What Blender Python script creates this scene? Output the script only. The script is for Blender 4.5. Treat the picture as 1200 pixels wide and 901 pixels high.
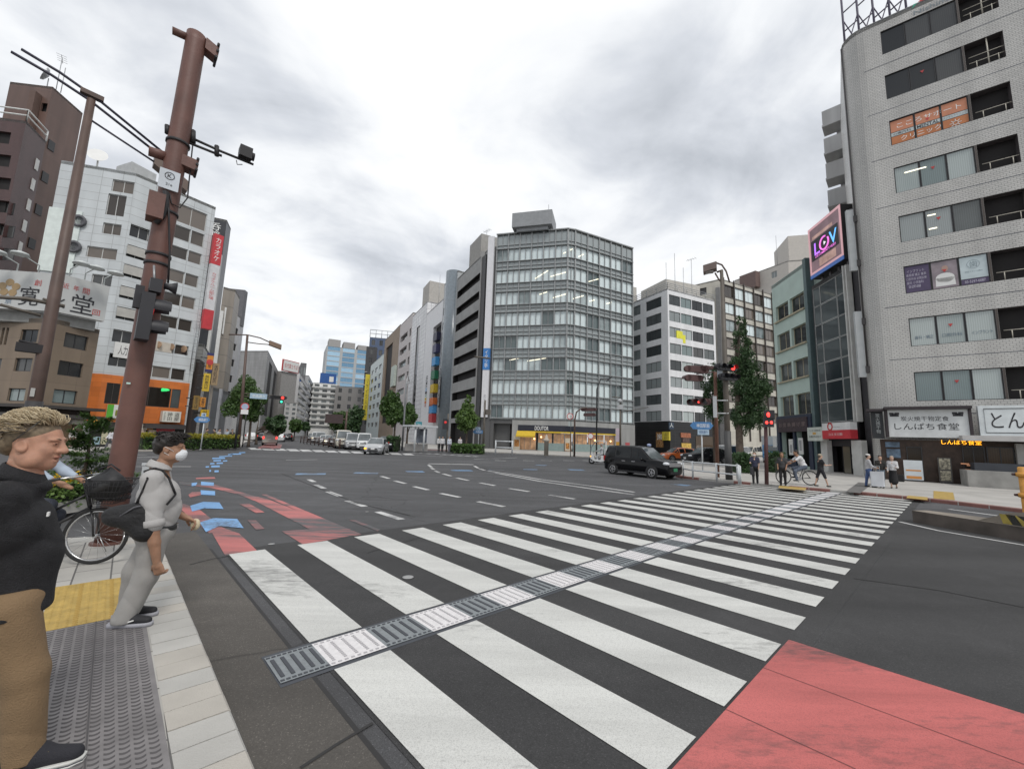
import bpy, math, random
import numpy as np
from mathutils import Vector, Matrix
random.seed(11)
for _o in list(bpy.data.objects):
 bpy.data.objects.remove(_o)
SC=bpy.context.scene
COL=SC.collection
R=math.radians
F_PX, PITCH, ROLL, CAM_H=480.0, R(7.6), R(1.9), 1.77
cam_d=bpy.data.cameras.new('camera')
cam=bpy.data.objects.new('camera', cam_d)
COL.objects.link(cam)
cam_d.sensor_width=36.0
cam_d.lens=F_PX*36.0/1200.0
cam_d.clip_start=0.05
cam_d.clip_end=3000
CAM_R=Matrix.Rotation(math.pi/2+PITCH, 3, 'X')@Matrix.Rotation(ROLL, 3, 'Z')
cam.matrix_world=Matrix.Translation((0, 0, CAM_H))@CAM_R.to_4x4()
SC.camera=cam
SUN_AZ, SUN_EL=152.0, 52.0
world=bpy.data.worlds.new('World')
SC.world=world
world.use_nodes= True
nt=world.node_tree
nt.nodes.clear()
def WN(t, **k):
 n=nt.nodes.new(t)
 for a, b in k.items():
  setattr(n, a, b)
 return n
sky=WN('ShaderNodeTexSky', sky_type='NISHITA', sun_disc=False)
sky.sun_elevation=R(SUN_EL)
sky.sun_rotation=R(SUN_AZ)
tc=WN('ShaderNodeTexCoord')
sep=WN('ShaderNodeSeparateXYZ')
nt.links.new(tc.outputs['Generated'], sep.inputs[0])
def WM(op, a, b=None, clamp=False):
 n=WN('ShaderNodeMath', operation=op, use_clamp=clamp)
 for i, v in enumerate((a, b)):
  if v is None: continue
  if isinstance(v, (int, float)): n.inputs[i].default_value=v
  else: nt.links.new(v, n.inputs[i])
 return n.outputs[0]
zz=WM('ADD', WM('MAXIMUM', sep.outputs['Z'], 0.0), 0.22)
comb=WN('ShaderNodeCombineXYZ')
nt.links.new(WM('DIVIDE', sep.outputs['X'], zz), comb.inputs[0])
nt.links.new(WM('DIVIDE', sep.outputs['Y'], zz), comb.inputs[1])
def wnoise(scale, detail, rough, dist, off):
 mp=WN('ShaderNodeMapping')
 mp.inputs['Location'].default_value=off
 nt.links.new(comb.outputs[0], mp.inputs[0])
 n=WN('ShaderNodeTexNoise')
 n.inputs['Scale'].default_value=scale
 n.inputs['Detail'].default_value=detail
 n.inputs['Roughness'].default_value=rough
 n.inputs['Distortion'].default_value=dist
 nt.links.new(mp.outputs[0], n.inputs['Vector'])
 return n.outputs['Fac']
n1=wnoise(0.72, 6, .55, .6, (3.1, 1.7, 0))
n2=wnoise(2.2, 7, .55, .5, (0.4, 5.2, 1))
mixn=WM('ADD', WM('MULTIPLY', n1, .60), WM('MULTIPLY', n2, .40))
ramp=WN('ShaderNodeValToRGB')
nt.links.new(mixn, ramp.inputs[0])
el=ramp.color_ramp.elements
el[0].position, el[0].color=.36, (.46, .49, .535, 1)
el[1].position, el[1].color=.60, (1.06, 1.06, 1.05, 1)
_e=el.new(.45); _e.color=(.68, .71, .76, 1)
_e=el.new(.52); _e.color=(.90, .92, .945, 1)
bg1=WN('ShaderNodeBackground')
bg1.inputs['Strength'].default_value=0.06
nt.links.new(sky.outputs[0], bg1.inputs['Color'])
bg2=WN('ShaderNodeBackground')
bg2.inputs['Strength'].default_value=0.86
nt.links.new(ramp.outputs[0], bg2.inputs['Color'])
mixs=WN('ShaderNodeMixShader')
mixs.inputs[0].default_value=0.93
nt.links.new(bg1.outputs[0], mixs.inputs[1])
nt.links.new(bg2.outputs[0], mixs.inputs[2])
out=WN('ShaderNodeOutputWorld')
nt.links.new(mixs.outputs[0], out.inputs[0])
sl=bpy.data.lights.new('sun', 'SUN')
sl.energy=1.3
sl.angle=R(15)
sl.color=(1.0, .965, .92)
so=bpy.data.objects.new('sun', sl)
COL.objects.link(so)
_d=Vector((math.sin(R(SUN_AZ))*math.cos(R(SUN_EL)), math.cos(R(SUN_AZ))*math.cos(R(SUN_EL)), math.sin(R(SUN_EL))))
so.rotation_euler=_d.to_track_quat('Z', 'Y').to_euler()
so.location=(0, 0, 60)
SC.view_settings.view_transform='Standard'
SC.view_settings.look='None'
SC.view_settings.exposure=0.36
SC.view_settings.gamma=1.0
SC.view_settings.use_curve_mapping= False
def ray(x, y):
 return CAM_R@Vector(((x-600)/F_PX, -(y-450.5)/F_PX, -1))
def G(x, y, z=0.0):
 d=ray(x, y)
 t=(z-CAM_H)/d.z
 return Vector((d.x*t, d.y*t, z))
def proj(P):
 q=CAM_R.transposed()@(Vector(P)-Vector((0, 0, CAM_H)))
 return 600-F_PX*q.x/q.z, 450.5+F_PX*q.y/q.z
def hgt(b, ty):
 lo, hi=0.0, 400.0
 for _ in range(50):
  m=(lo+hi)/2
  if proj((b.x, b.y, m))[1]>ty: lo=m
  else: hi=m
 return lo
def polar(az, d, z=0.0):
 return Vector((d*math.sin(R(az)), d*math.cos(R(az)), z))
def azv(az):
 return Vector((math.sin(R(az)), math.cos(R(az)), 0))
class MB:
 def __init__(s):
  s.v=[]; s.f=[]; s.m=[]; s.uv=[]; s.sm=[]
 def face(s, pts, m=0, uv=None, smooth=False):
  i=len(s.v)
  s.v+=[tuple(p) for p in pts]
  s.f.append(tuple(range(i, i+len(pts)))); s.m.append(m); s.uv.append(uv); s.sm.append(smooth)
 def obox(s, c, ax, ay, az, m=0):
  """box: centre c, half-axis vectors"""
  c=Vector(c); ax=Vector(ax); ay=Vector(ay); az=Vector(az)
  i=len(s.v)
  for sx in (-1, 1):
   for sy in (-1, 1):
    for sz in (-1, 1):
     s.v.append(tuple(c+ax*sx+ay*sy+az*sz))
  for q in ((0, 1, 3, 2), (4, 6, 7, 5), (0, 4, 5, 1), (2, 3, 7, 6), (0, 2, 6, 4), (1, 5, 7, 3)):
   s.f.append(tuple(i+k for k in q)); s.m.append(m); s.uv.append(None); s.sm.append(False)
  return s
 def box(s, c, size, rz=0.0, m=0):
  cs, sn=math.cos(rz), math.sin(rz)
  return s.obox(c, Vector((cs, sn, 0))*size[0]/2, Vector((-sn, cs, 0))*size[1]/2, Vector((0, 0, size[2]/2)), m)
 def grid(s, rings, m=0, closed=True, caps=True, smooth=True):
  i=len(s.v); n=len(rings[0])
  for r in rings: s.v+=[tuple(p) for p in r]
  for a in range(len(rings)-1):
   for b in range(n if closed else n-1):
    c=(b+1)%n
    s.f.append((i+a*n+b, i+a*n+c, i+(a+1)*n+c, i+(a+1)*n+b))
    s.m.append(m); s.uv.append(None); s.sm.append(smooth)
  if caps and closed:
   s.f.append(tuple(i+k for k in reversed(range(n)))); s.m.append(m); s.uv.append(None); s.sm.append(False)
   j=i+(len(rings)-1)*n
   s.f.append(tuple(j+k for k in range(n))); s.m.append(m); s.uv.append(None); s.sm.append(False)
  return s
 def tube(s, pts, r, n=8, m=0, smooth=True):
  pts=[Vector(p) for p in pts]
  rs=r if isinstance(r, (list, tuple)) else [r]*len(pts)
  rings=[]; up= None
  for k, p in enumerate(pts):
   d=(pts[min(k+1, len(pts)-1)]-pts[max(k-1, 0)]).normalized()
   if up is None:
    up=Vector((0, 0, 1)) if abs(d.z)<.9 else Vector((1, 0, 0))
   a=d.cross(up).normalized(); b=a.cross(d).normalized(); up=b
   rings.append([p+(a*math.cos(t)+b*math.sin(t))*rs[k] for t in (2*math.pi*q/n for q in range(n))])
  return s.grid(rings, m, smooth=smooth)
 def lathe(s, prof, c=(0, 0, 0), axis=(0, 0, 1), n=16, m=0, smooth=True, caps=True):
  """prof: list of (radius, height along axis)"""
  ax=Vector(axis).normalized(); c=Vector(c)
  t=Vector((1, 0, 0)) if abs(ax.x)<.9 else Vector((0, 1, 0))
  a=ax.cross(t).normalized(); b=ax.cross(a)
  rings=[[c+ax*h+(a*math.cos(q)+b*math.sin(q))*max(r, 1e-4) for q in (2*math.pi*k/n for k in range(n))] for r, h in prof]
  return s.grid(rings, m, caps=caps, smooth=smooth and not (len(prof)==3 and min(p[0] for p in prof)<.02))
 def prism(s, poly, z0, z1, m=0, mtop=None):
  n=len(poly)
  ar=sum(poly[i][0]*poly[(i+1)%n][1]-poly[(i+1)%n][0]*poly[i][1] for i in range(n))
  if ar<0: poly=list(reversed(poly))
  s.face([(p[0], p[1], z1) for p in poly], m if mtop is None else mtop)
  s.face([(p[0], p[1], z0) for p in reversed(poly)], m)
  L=0
  for k in range(n):
   a, b=poly[k], poly[(k+1)%n]
   l=math.hypot(b[0]-a[0], b[1]-a[1])
   s.face([(a[0], a[1], z0), (b[0], b[1], z0), (b[0], b[1], z1), (a[0], a[1], z1)], m, [(L, z0), (L+l, z0), (L+l, z1), (L, z1)])
   L+=l
  return s
 def sheet(s, poly, z, m=0):
  n=len(poly)
  ar=sum(poly[i][0]*poly[(i+1)%n][1]-poly[(i+1)%n][0]*poly[i][1] for i in range(n))
  if ar<0: poly=list(reversed(poly))
  s.face([(p[0], p[1], z) for p in poly], m)
  return s
 def ell(s, c, r, m=0, n=12, k=8, rot=None):
  rings=[]
  for a in range(k+1):
   t=math.pi*a/k
   ring=[]
   for b in range(n):
    q=2*math.pi*b/n
    p=Vector((max(math.sin(t), 1e-3)*math.cos(q)*r[0], max(math.sin(t), 1e-3)*math.sin(q)*r[1], -math.cos(t)*r[2]))
    if rot is not None: p=rot@p
    ring.append(Vector(c)+p)
   rings.append(ring)
  return s.grid(rings, m)
 def add(s, verts, faces, m=0, smooth=True):
  i=len(s.v)
  s.v+=[tuple(p) for p in verts]
  for f in faces:
   s.f.append(tuple(i+k for k in f)); s.m.append(m); s.uv.append(None); s.sm.append(smooth)
  return s
 def split(s, name, mats, parent):
  par=list(range(len(s.v)))
  def find(a):
   while par[a]!=a: par[a]=par[par[a]]; a=par[a]
   return a
  for f in s.f:
   for k in f[1:]: par[find(k)]=find(f[0])
  gr={}
  for i, f in enumerate(s.f): gr.setdefault(find(f[0]), []).append(i)
  for ids in gr.values():
   q=MB(); mp={}
   for i in ids:
    for k in s.f[i]:
     if k not in mp: mp[k]=len(q.v); q.v.append(s.v[k])
    q.f.append(tuple(mp[k] for k in s.f[i])); q.m.append(s.m[i]); q.uv.append(s.uv[i]); q.sm.append(s.sm[i])
   o=bpy.data.objects.new(name, q.mesh(name, mats, origin(parent))); COL.objects.link(o); o.parent=parent
  return o
 def mesh(s, name, mats, off=(0, 0, 0)):
  me=bpy.data.meshes.new(name)
  o=off
  me.from_pydata([(a-o[0], b-o[1], c-o[2]) for a, b, c in s.v], [], s.f)
  for x in (mats if isinstance(mats, (list, tuple)) else [mats]): me.materials.append(x)
  me.polygons.foreach_set('material_index', s.m)
  me.polygons.foreach_set('use_smooth', s.sm)
  if any(u is not None for u in s.uv):
   lay=me.uv_layers.new(name='UVMap')
   k=0
   for f, u in zip(s.f, s.uv):
    for q in range(len(f)):
     lay.data[k].uv=u[q] if u is not None else (0, 0)
     k+=1
  me.update()
  return me
 def put(s, name, mats, parent=None):
  if name in SPLIT: return s.split(name, mats, parent)
  off=origin(parent)
  o=bpy.data.objects.new(name, s.mesh(name, mats, off))
  COL.objects.link(o)
  if parent is not None: o.parent=parent
  return o
SPLIT=set('white_pillar red_panel food_poster vent notice flood_lamp ceiling_light small_window balcony stair_landing sill dark_eaves poster_faces fire_access_mark shop_lamp picture_detail white_rib pale_rib bracket_plate bracket mullion_pier crest'.split())
def origin(o):
 v=Vector((0, 0, 0))
 while o is not None:
  v+=o.location; o=o.parent
 return v
def thing(name, label, cat, loc=(0, 0, 0), group=None, rz=0.0):
 o=bpy.data.objects.new(name, None)
 o.empty_display_size=.3
 COL.objects.link(o)
 o.location=loc; o.rotation_euler=(0, 0, rz)
 return tag(o, label, cat, group)
def tag(o, label, cat, group=None):
 o['label']=label; o['category']=cat
 if group: o['group']=group
 return o
def struct(o, kind='structure'):
 o['kind']=kind
 return o
def copy_thing(src, loc, rz, label, group=None):
 def cp(o, par):
  c=o.copy(); COL.objects.link(c)
  if par is not None:
   c.parent=par
  for ch in list(kids.get(o.name, [])): cp(ch, c)
  return c
 kids={}
 def walk(o):
  for ch in o.children: kids.setdefault(o.name, []).append(ch); walk(ch)
 walk(src)
 r=cp(src, None)
 r.location=loc; r.rotation_euler=(0, 0, rz); r['label']=label
 if group: r['group']=group
 return r
MC={}
def _base(name):
 m=bpy.data.materials.new(name); m.use_nodes= True
 n=m.node_tree.nodes; l=m.node_tree.links
 return m, n, l, n['Principled BSDF']
def M(name, col, rough=.6, metal=0.0, var=.10, scale=2.0, bump=0.0, bscale=40.0, spec=.5, emit=0.0, coat=0.0, rand=0.0, det=4.0):
 if name in MC: return MC[name]
 m, n, l, b=_base(name)
 b.inputs['Roughness'].default_value=rough
 b.inputs['Metallic'].default_value=metal
 b.inputs['Specular IOR Level'].default_value=spec
 b.inputs['Coat Weight'].default_value=coat
 t=n.new('ShaderNodeTexCoord')
 nz=n.new('ShaderNodeTexNoise'); nz.inputs['Scale'].default_value=scale; nz.inputs['Detail'].default_value=det
 l.new(t.outputs['Object'], nz.inputs['Vector'])
 rp=n.new('ShaderNodeValToRGB'); l.new(nz.outputs['Fac'], rp.inputs[0])
 rp.color_ramp.elements[0].position=.3; rp.color_ramp.elements[1].position=.7
 rp.color_ramp.elements[0].color=tuple(c*(1-var) for c in col)+(1,)
 rp.color_ramp.elements[1].color=tuple(min(c*(1+var), 1) for c in col)+(1,)
 src=rp.outputs[0]
 if rand:
  oi=n.new('ShaderNodeObjectInfo'); hs=n.new('ShaderNodeHueSaturation')
  mr=n.new('ShaderNodeMapRange'); mr.inputs['To Min'].default_value=1-rand; mr.inputs['To Max'].default_value=1+rand
  l.new(oi.outputs['Random'], mr.inputs[0]); l.new(mr.outputs[0], hs.inputs['Value']); l.new(src, hs.inputs['Color']); src=hs.outputs[0]
 l.new(src, b.inputs['Base Color'])
 if name.startswith('skin_'): b.inputs['Subsurface Weight'].default_value=.12; b.inputs['Subsurface Radius'].default_value=(.012, .005, .003); b.inputs['Subsurface Scale'].default_value=1.0
 if emit:
  b.inputs['Emission Color'].default_value=tuple(col)+(1,); b.inputs['Emission Strength'].default_value=emit
 if bump:
  n2=n.new('ShaderNodeTexNoise'); n2.inputs['Scale'].default_value=bscale; n2.inputs['Detail'].default_value=3
  l.new(t.outputs['Object'], n2.inputs['Vector'])
  bp=n.new('ShaderNodeBump'); bp.inputs['Strength'].default_value=bump; bp.inputs['Distance'].default_value=.02
  l.new(n2.outputs['Fac'], bp.inputs['Height']); l.new(bp.outputs[0], b.inputs['Normal'])
 MC[name]=m
 return m
def TILE(name, col, mortar, w=.6, h=.6, gap=.012, var=.06, rough=.45, stagger=0.0, stain=.2):
 """tiled or panelled wall; uses the facade's metric UVs"""
 if name in MC: return MC[name]
 m, n, l, b=_base(name)
 b.inputs['Roughness'].default_value=rough
 uv=n.new('ShaderNodeUVMap'); uv.uv_map='UVMap'
 br=n.new('ShaderNodeTexBrick')
 br.offset=stagger; br.squash=1.0
 br.inputs['Scale'].default_value=1.0
 br.inputs['Brick Width'].default_value=w; br.inputs['Row Height'].default_value=h
 br.inputs['Mortar Size'].default_value=gap; br.inputs['Mortar Smooth'].default_value=.1
 br.inputs['Color1'].default_value=tuple(c*(1-var) for c in col)+(1,)
 br.inputs['Color2'].default_value=tuple(min(1, c*(1+var)) for c in col)+(1,)
 br.inputs['Mortar'].default_value=tuple(mortar)+(1,)
 l.new(uv.outputs[0], br.inputs['Vector'])
 t=n.new('ShaderNodeTexCoord'); mp=n.new('ShaderNodeMapping'); mp.inputs['Scale'].default_value=(.9, .9, .12)
 l.new(t.outputs['Object'], mp.inputs[0])
 nz=n.new('ShaderNodeTexNoise'); nz.inputs['Scale'].default_value=1.2; nz.inputs['Detail'].default_value=5
 l.new(mp.outputs[0], nz.inputs['Vector'])
 mr=n.new('ShaderNodeMapRange'); mr.inputs['From Min'].default_value=.3; mr.inputs['From Max'].default_value=.7
 mr.inputs['To Min'].default_value=1-stain; mr.inputs['To Max'].default_value=1+stain*.3
 l.new(nz.outputs['Fac'], mr.inputs[0])
 mx=n.new('ShaderNodeVectorMath'); mx.operation='SCALE'
 l.new(br.outputs['Color'], mx.inputs[0]); l.new(mr.outputs[0], mx.inputs['Scale'])
 l.new(mx.outputs[0], b.inputs['Base Color'])
 bp=n.new('ShaderNodeBump'); bp.inputs['Strength'].default_value=.4; bp.inputs['Distance'].default_value=.01; bp.invert= True
 l.new(br.outputs['Fac'], bp.inputs['Height']); l.new(bp.outputs[0], b.inputs['Normal'])
 MC[name]=m
 return m
def GLASS(name, dark, pale, mid=.5, rough=.06, hardness=.12, spec=.5):
 """window glass in front of a room: dark when the blind is up, pale when it is down, per window; soft vertical folds"""
 if name in MC: return MC[name]
 m, n, l, b=_base(name)
 b.inputs['Roughness'].default_value=rough
 b.inputs['Specular IOR Level'].default_value=spec
 oi=n.new('ShaderNodeObjectInfo')
 t=n.new('ShaderNodeTexCoord')
 add=n.new('ShaderNodeVectorMath'); add.operation='MULTIPLY_ADD'
 cx=n.new('ShaderNodeCombineXYZ'); l.new(oi.outputs['Random'], cx.inputs[0]); l.new(oi.outputs['Random'], cx.inputs[2])
 l.new(cx.outputs[0], add.inputs[0]); add.inputs[1].default_value=(40, 40, 40); l.new(t.outputs['Object'], add.inputs[2])
 nz=n.new('ShaderNodeTexNoise'); nz.inputs['Scale'].default_value=.55; nz.inputs['Detail'].default_value=2
 l.new(add.outputs[0], nz.inputs['Vector'])
 wr=n.new('ShaderNodeMath'); wr.operation='MULTIPLY_ADD'; wr.inputs[1].default_value=.22; l.new(nz.outputs['Fac'], wr.inputs[0])
 ws=n.new('ShaderNodeMath'); ws.operation='MULTIPLY_ADD'; ws.inputs[1].default_value=.9; ws.inputs[2].default_value=-.06; l.new(oi.outputs['Random'], ws.inputs[0]); l.new(ws.outputs[0], wr.inputs[2])
 rp=n.new('ShaderNodeValToRGB'); l.new(wr.outputs[0], rp.inputs[0])
 e=rp.color_ramp.elements
 e[0].position=max(0, mid-hardness); e[0].color=tuple(dark)+(1,)
 e[1].position=min(1, mid+hardness); e[1].color=tuple(pale)+(1,)
 wv=n.new('ShaderNodeTexWave'); wv.inputs['Scale'].default_value=3.5; wv.inputs['Distortion'].default_value=1.5
 l.new(t.outputs['Object'], wv.inputs['Vector'])
 mr=n.new('ShaderNodeMapRange'); mr.inputs['To Min'].default_value=.86; mr.inputs['To Max'].default_value=1.05
 l.new(wv.outputs['Fac'], mr.inputs[0])
 sc=n.new('ShaderNodeVectorMath'); sc.operation='SCALE'; l.new(rp.outputs[0], sc.inputs[0]); l.new(mr.outputs[0], sc.inputs['Scale'])
 l.new(sc.outputs[0], b.inputs['Base Color'])
 MC[name]=m
 return m
def PAINT(name, col, under, wear=.5, soft=.06, scale=14.0, rough=.55, stretch=1.0, dirt=.22):
 """road paint worn through to the asphalt"""
 if name in MC: return MC[name]
 m, n, l, b=_base(name)
 b.inputs['Roughness'].default_value=rough
 t=n.new('ShaderNodeTexCoord')
 nz=n.new('ShaderNodeTexNoise'); nz.inputs['Scale'].default_value=scale; nz.inputs['Detail'].default_value=8; nz.inputs['Roughness'].default_value=.7
 nl=n.new('ShaderNodeTexNoise'); nl.inputs['Scale'].default_value=.8; nl.inputs['Detail'].default_value=3
 mp=n.new('ShaderNodeMapping'); mp.inputs['Rotation'].default_value=(0, 0, R(-46)); mp.inputs['Scale'].default_value=(stretch, 1, 1)
 l.new(t.outputs['Object'], mp.inputs[0]); l.new(mp.outputs[0], nz.inputs['Vector']); l.new(mp.outputs[0], nl.inputs['Vector'])
 m3=n.new('ShaderNodeMapping'); m3.inputs['Rotation'].default_value=(0, 0, R(-46)); m3.inputs['Scale'].default_value=(.12, 1, 1); l.new(t.outputs['Object'], m3.inputs[0])
 nd=n.new('ShaderNodeTexNoise'); nd.inputs['Scale'].default_value=2.4; nd.inputs['Detail'].default_value=6; nd.inputs['Roughness'].default_value=.65; l.new(m3.outputs[0], nd.inputs['Vector'])
 dr=n.new('ShaderNodeMapRange'); dr.inputs['From Min'].default_value=.34; dr.inputs['From Max'].default_value=.62; dr.inputs['To Min'].default_value=1-dirt; l.new(nd.outputs['Fac'], dr.inputs[0])
 ad=n.new('ShaderNodeMath'); ad.operation='MULTIPLY_ADD'; ad.inputs[1].default_value=.6
 l.new(nl.outputs['Fac'], ad.inputs[0])
 ml=n.new('ShaderNodeMath'); ml.operation='MULTIPLY'; ml.inputs[1].default_value=.4
 l.new(nz.outputs['Fac'], ml.inputs[0]); l.new(ml.outputs[0], ad.inputs[2])
 rp=n.new('ShaderNodeMapRange'); rp.inputs['From Min'].default_value=wear-soft; rp.inputs['From Max'].default_value=wear+soft
 l.new(ad.outputs[0], rp.inputs[0])
 sp=n.new('ShaderNodeTexNoise'); sp.inputs['Scale'].default_value=160; sp.inputs['Detail'].default_value=2
 l.new(t.outputs['Object'], sp.inputs['Vector'])
 rc=n.new('ShaderNodeValToRGB'); l.new(sp.outputs['Fac'], rc.inputs[0])
 rc.color_ramp.elements[0].position=.3; rc.color_ramp.elements[1].position=.55
 rc.color_ramp.elements[0].color=tuple(c*.72 for c in col)+(1,); rc.color_ramp.elements[1].color=tuple(col)+(1,)
 mx=n.new('ShaderNodeMix'); mx.data_type='RGBA'
 l.new(rp.outputs[0], mx.inputs['Factor']); mx.inputs['A'].default_value=tuple(under)+(1,)
 dm=n.new('ShaderNodeVectorMath'); dm.operation='SCALE'; l.new(rc.outputs[0], dm.inputs[0]); l.new(dr.outputs[0], dm.inputs['Scale']); l.new(dm.outputs[0], mx.inputs['B'])
 l.new(mx.outputs['Result'], b.inputs['Base Color'])
 bp=n.new('ShaderNodeBump'); bp.inputs['Strength'].default_value=.35; bp.inputs['Distance'].default_value=.006
 l.new(sp.outputs['Fac'], bp.inputs['Height']); l.new(bp.outputs[0], b.inputs['Normal'])
 MC[name]=m
 return m
def ASPHALT(name, col, patch=.24, speck=.45, crack=True):
 if name in MC: return MC[name]
 m, n, l, b=_base(name)
 b.inputs['Roughness'].default_value=.82
 t=n.new('ShaderNodeTexCoord')
 def nz(s, d, rg=.6):
  q=n.new('ShaderNodeTexNoise'); q.inputs['Scale'].default_value=s; q.inputs['Detail'].default_value=d; q.inputs['Roughness'].default_value=rg
  l.new(t.outputs['Object'], q.inputs['Vector']); return q.outputs['Fac']
 def mrg(a, lo, hi, f0=.3, f1=.7):
  q=n.new('ShaderNodeMapRange'); q.inputs['From Min'].default_value=f0; q.inputs['From Max'].default_value=f1
  q.inputs['To Min'].default_value=lo; q.inputs['To Max'].default_value=hi
  l.new(a, q.inputs[0]); return q.outputs[0]
 def mul(a, c):
  q=n.new('ShaderNodeMath'); q.operation='MULTIPLY'; l.new(a, q.inputs[0]); l.new(c, q.inputs[1]); return q.outputs[0]
 fine=nz(110, 3, .75)
 k=mul(mrg(fine, 1-speck, 1+speck), mul(mrg(nz(.22, 4), 1-patch, 1+patch), mrg(nz(2.5, 5), .93, 1.07)))
 mt_=n.new('ShaderNodeMapping'); mt_.inputs['Rotation'].default_value=(0, 0, R(-46)); mt_.inputs['Scale'].default_value=(.04, 1, 1); l.new(t.outputs['Object'], mt_.inputs[0])
 wt=n.new('ShaderNodeTexNoise'); wt.inputs['Scale'].default_value=1.1; wt.inputs['Detail'].default_value=4; l.new(mt_.outputs[0], wt.inputs['Vector'])
 k=mul(k, mul(mrg(wt.outputs['Fac'], .82, 1.2, .35, .65), mrg(nz(.9, 6, .7), 1.25, .92, .25, .5)))
 vo=n.new('ShaderNodeTexVoronoi'); vo.inputs['Scale'].default_value=150
 l.new(t.outputs['Object'], vo.inputs['Vector'])
 sep_=n.new('ShaderNodeSeparateColor'); l.new(vo.outputs['Color'], sep_.inputs[0])
 k=mul(k, mrg(sep_.outputs[0], 1.0, 1.9, .92, 1.0))
 if crack:
  mp=n.new('ShaderNodeMapping'); l.new(t.outputs['Object'], mp.inputs[0])
  nzv=n.new('ShaderNodeTexNoise'); nzv.inputs['Scale'].default_value=1.5; l.new(t.outputs['Object'], nzv.inputs['Vector'])
  ad=n.new('ShaderNodeVectorMath'); ad.operation='MULTIPLY_ADD'; ad.inputs[1].default_value=(.6, .6, 0)
  l.new(nzv.outputs['Color'], ad.inputs[0]); l.new(mp.outputs[0], ad.inputs[2])
  ve=n.new('ShaderNodeTexVoronoi'); ve.feature='DISTANCE_TO_EDGE'; ve.inputs['Scale'].default_value=.13
  l.new(ad.outputs[0], ve.inputs['Vector'])
  k=mul(k, mrg(ve.outputs['Distance'], .55, 1.0, 0, .003))
 sc=n.new('ShaderNodeVectorMath'); sc.operation='SCALE'; sc.inputs[0].default_value=col
 l.new(k, sc.inputs['Scale']); l.new(sc.outputs[0], b.inputs['Base Color'])
 bp=n.new('ShaderNodeBump'); bp.inputs['Strength'].default_value=.5; bp.inputs['Distance'].default_value=.008
 l.new(fine, bp.inputs['Height']); l.new(bp.outputs[0], b.inputs['Normal'])
 MC[name]=m
 return m
def LEAF(name, lo, hi):
 if name in MC: return MC[name]
 m, n, l, b=_base(name)
 b.inputs['Roughness'].default_value=.5
 t=n.new('ShaderNodeTexCoord')
 nz=n.new('ShaderNodeTexNoise'); nz.inputs['Scale'].default_value=2.2; nz.inputs['Detail'].default_value=6; nz.inputs['Roughness'].default_value=.75
 l.new(t.outputs['Object'], nz.inputs['Vector'])
 rp=n.new('ShaderNodeValToRGB'); l.new(nz.outputs['Fac'], rp.inputs[0])
 rp.color_ramp.elements[0].position=.35; rp.color_ramp.elements[1].position=.65
 rp.color_ramp.elements[0].color=tuple(lo)+(1,); rp.color_ramp.elements[1].color=tuple(hi)+(1,)
 l.new(rp.outputs[0], b.inputs['Base Color'])
 tr=n.new('ShaderNodeBsdfTranslucent'); l.new(rp.outputs[0], tr.inputs['Color'])
 mx=n.new('ShaderNodeMixShader'); mx.inputs[0].default_value=.3
 l.new(b.outputs[0], mx.inputs[1]); l.new(tr.outputs[0], mx.inputs[2]); l.new(mx.outputs[0], n['Material Output'].inputs[0])
 MC[name]=m
 return m
TXT={}
def text_verts(body, spacing=1.0):
 key=body
 if key not in TXT:
  c=bpy.data.curves.new('lettering', 'FONT'); c.body=body
  c.align_x='CENTER'; c.space_line=.95; c.resolution_u=3; c.offset=.012 if body.isascii() else 0
  o=bpy.data.objects.new('lettering', c)
  me=bpy.data.meshes.new_from_object(o)
  vs=[(v.co.x, v.co.y) for v in me.vertices]; fs=[tuple(p.vertices) for p in me.polygons]
  bpy.data.objects.remove(o); bpy.data.curves.remove(c); bpy.data.meshes.remove(me)
  xs=[v[0] for v in vs]; ys=[v[1] for v in vs]
  x0, x1, y0, y1=min(xs), max(xs), min(ys), max(ys)
  TXT[key]=([((x-x0)/(x1-x0)-.5, (y-y0)/(y1-y0)-.5) for x, y in vs], fs)
 return TXT[key]
def lett(body, c, right, up, w, h, mat, parent, name='lettering', mb=None, m=0):
 """body fitted in a w x h box, centred at c, on the plane right/up"""
 vs, fs=text_verts(body)
 c=Vector(c); right=Vector(right).normalized(); up=Vector(up).normalized()
 q=mb or MB()
 q.add([c+right*(x*w)+up*(y*h) for x, y in vs], fs, m, smooth=False)
 if mb is None: return q.put(name, mat, parent)
Z=Vector((0, 0, 1))
# ground, roads, pavements, markings
AZU, AZV=-44.0, 47.2
U, V=azv(AZU), azv(AZV)
ASPH=(.068, .068, .071)
m_road=ASPHALT('road_asphalt', ASPH)
m_fresh=ASPHALT('crosswalk_asphalt', (.037, .0365, .037), patch=.16, crack=False)
m_gutter=ASPHALT('gutter_asphalt', (.088, .080, .071), patch=.3, speck=.24)
m_white=PAINT('white_road_paint', (.63, .63, .60), (.12, .118, .115), wear=.36, soft=.07, stretch=.35, dirt=.20)
m_whiteold=PAINT('worn_white_paint', (.62, .62, .61), ASPH, wear=.42, soft=.08)
m_red=PAINT('red_road_paint', (.56, .145, .135), (.12, .06, .058), wear=.425, soft=.08, scale=22, stretch=.3, dirt=.30)
m_redworn=PAINT('worn_red_paint', (.52, .15, .14), ASPH, wear=.505, soft=.055, scale=12, stretch=.14)
m_blue=PAINT('blue_road_paint', (.20, .42, .74), ASPH, wear=.38, soft=.06)
m_blueold=PAINT('worn_blue_paint', (.17, .33, .55), ASPH, wear=.50, soft=.06)
g=MB(); g.sheet([(-900, -300), (900, -300), (900, 1500), (-900, 1500)], 0)
struct(g.put('road', m_road))
O=G(268, 650)
PITCH_W=.905
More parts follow.
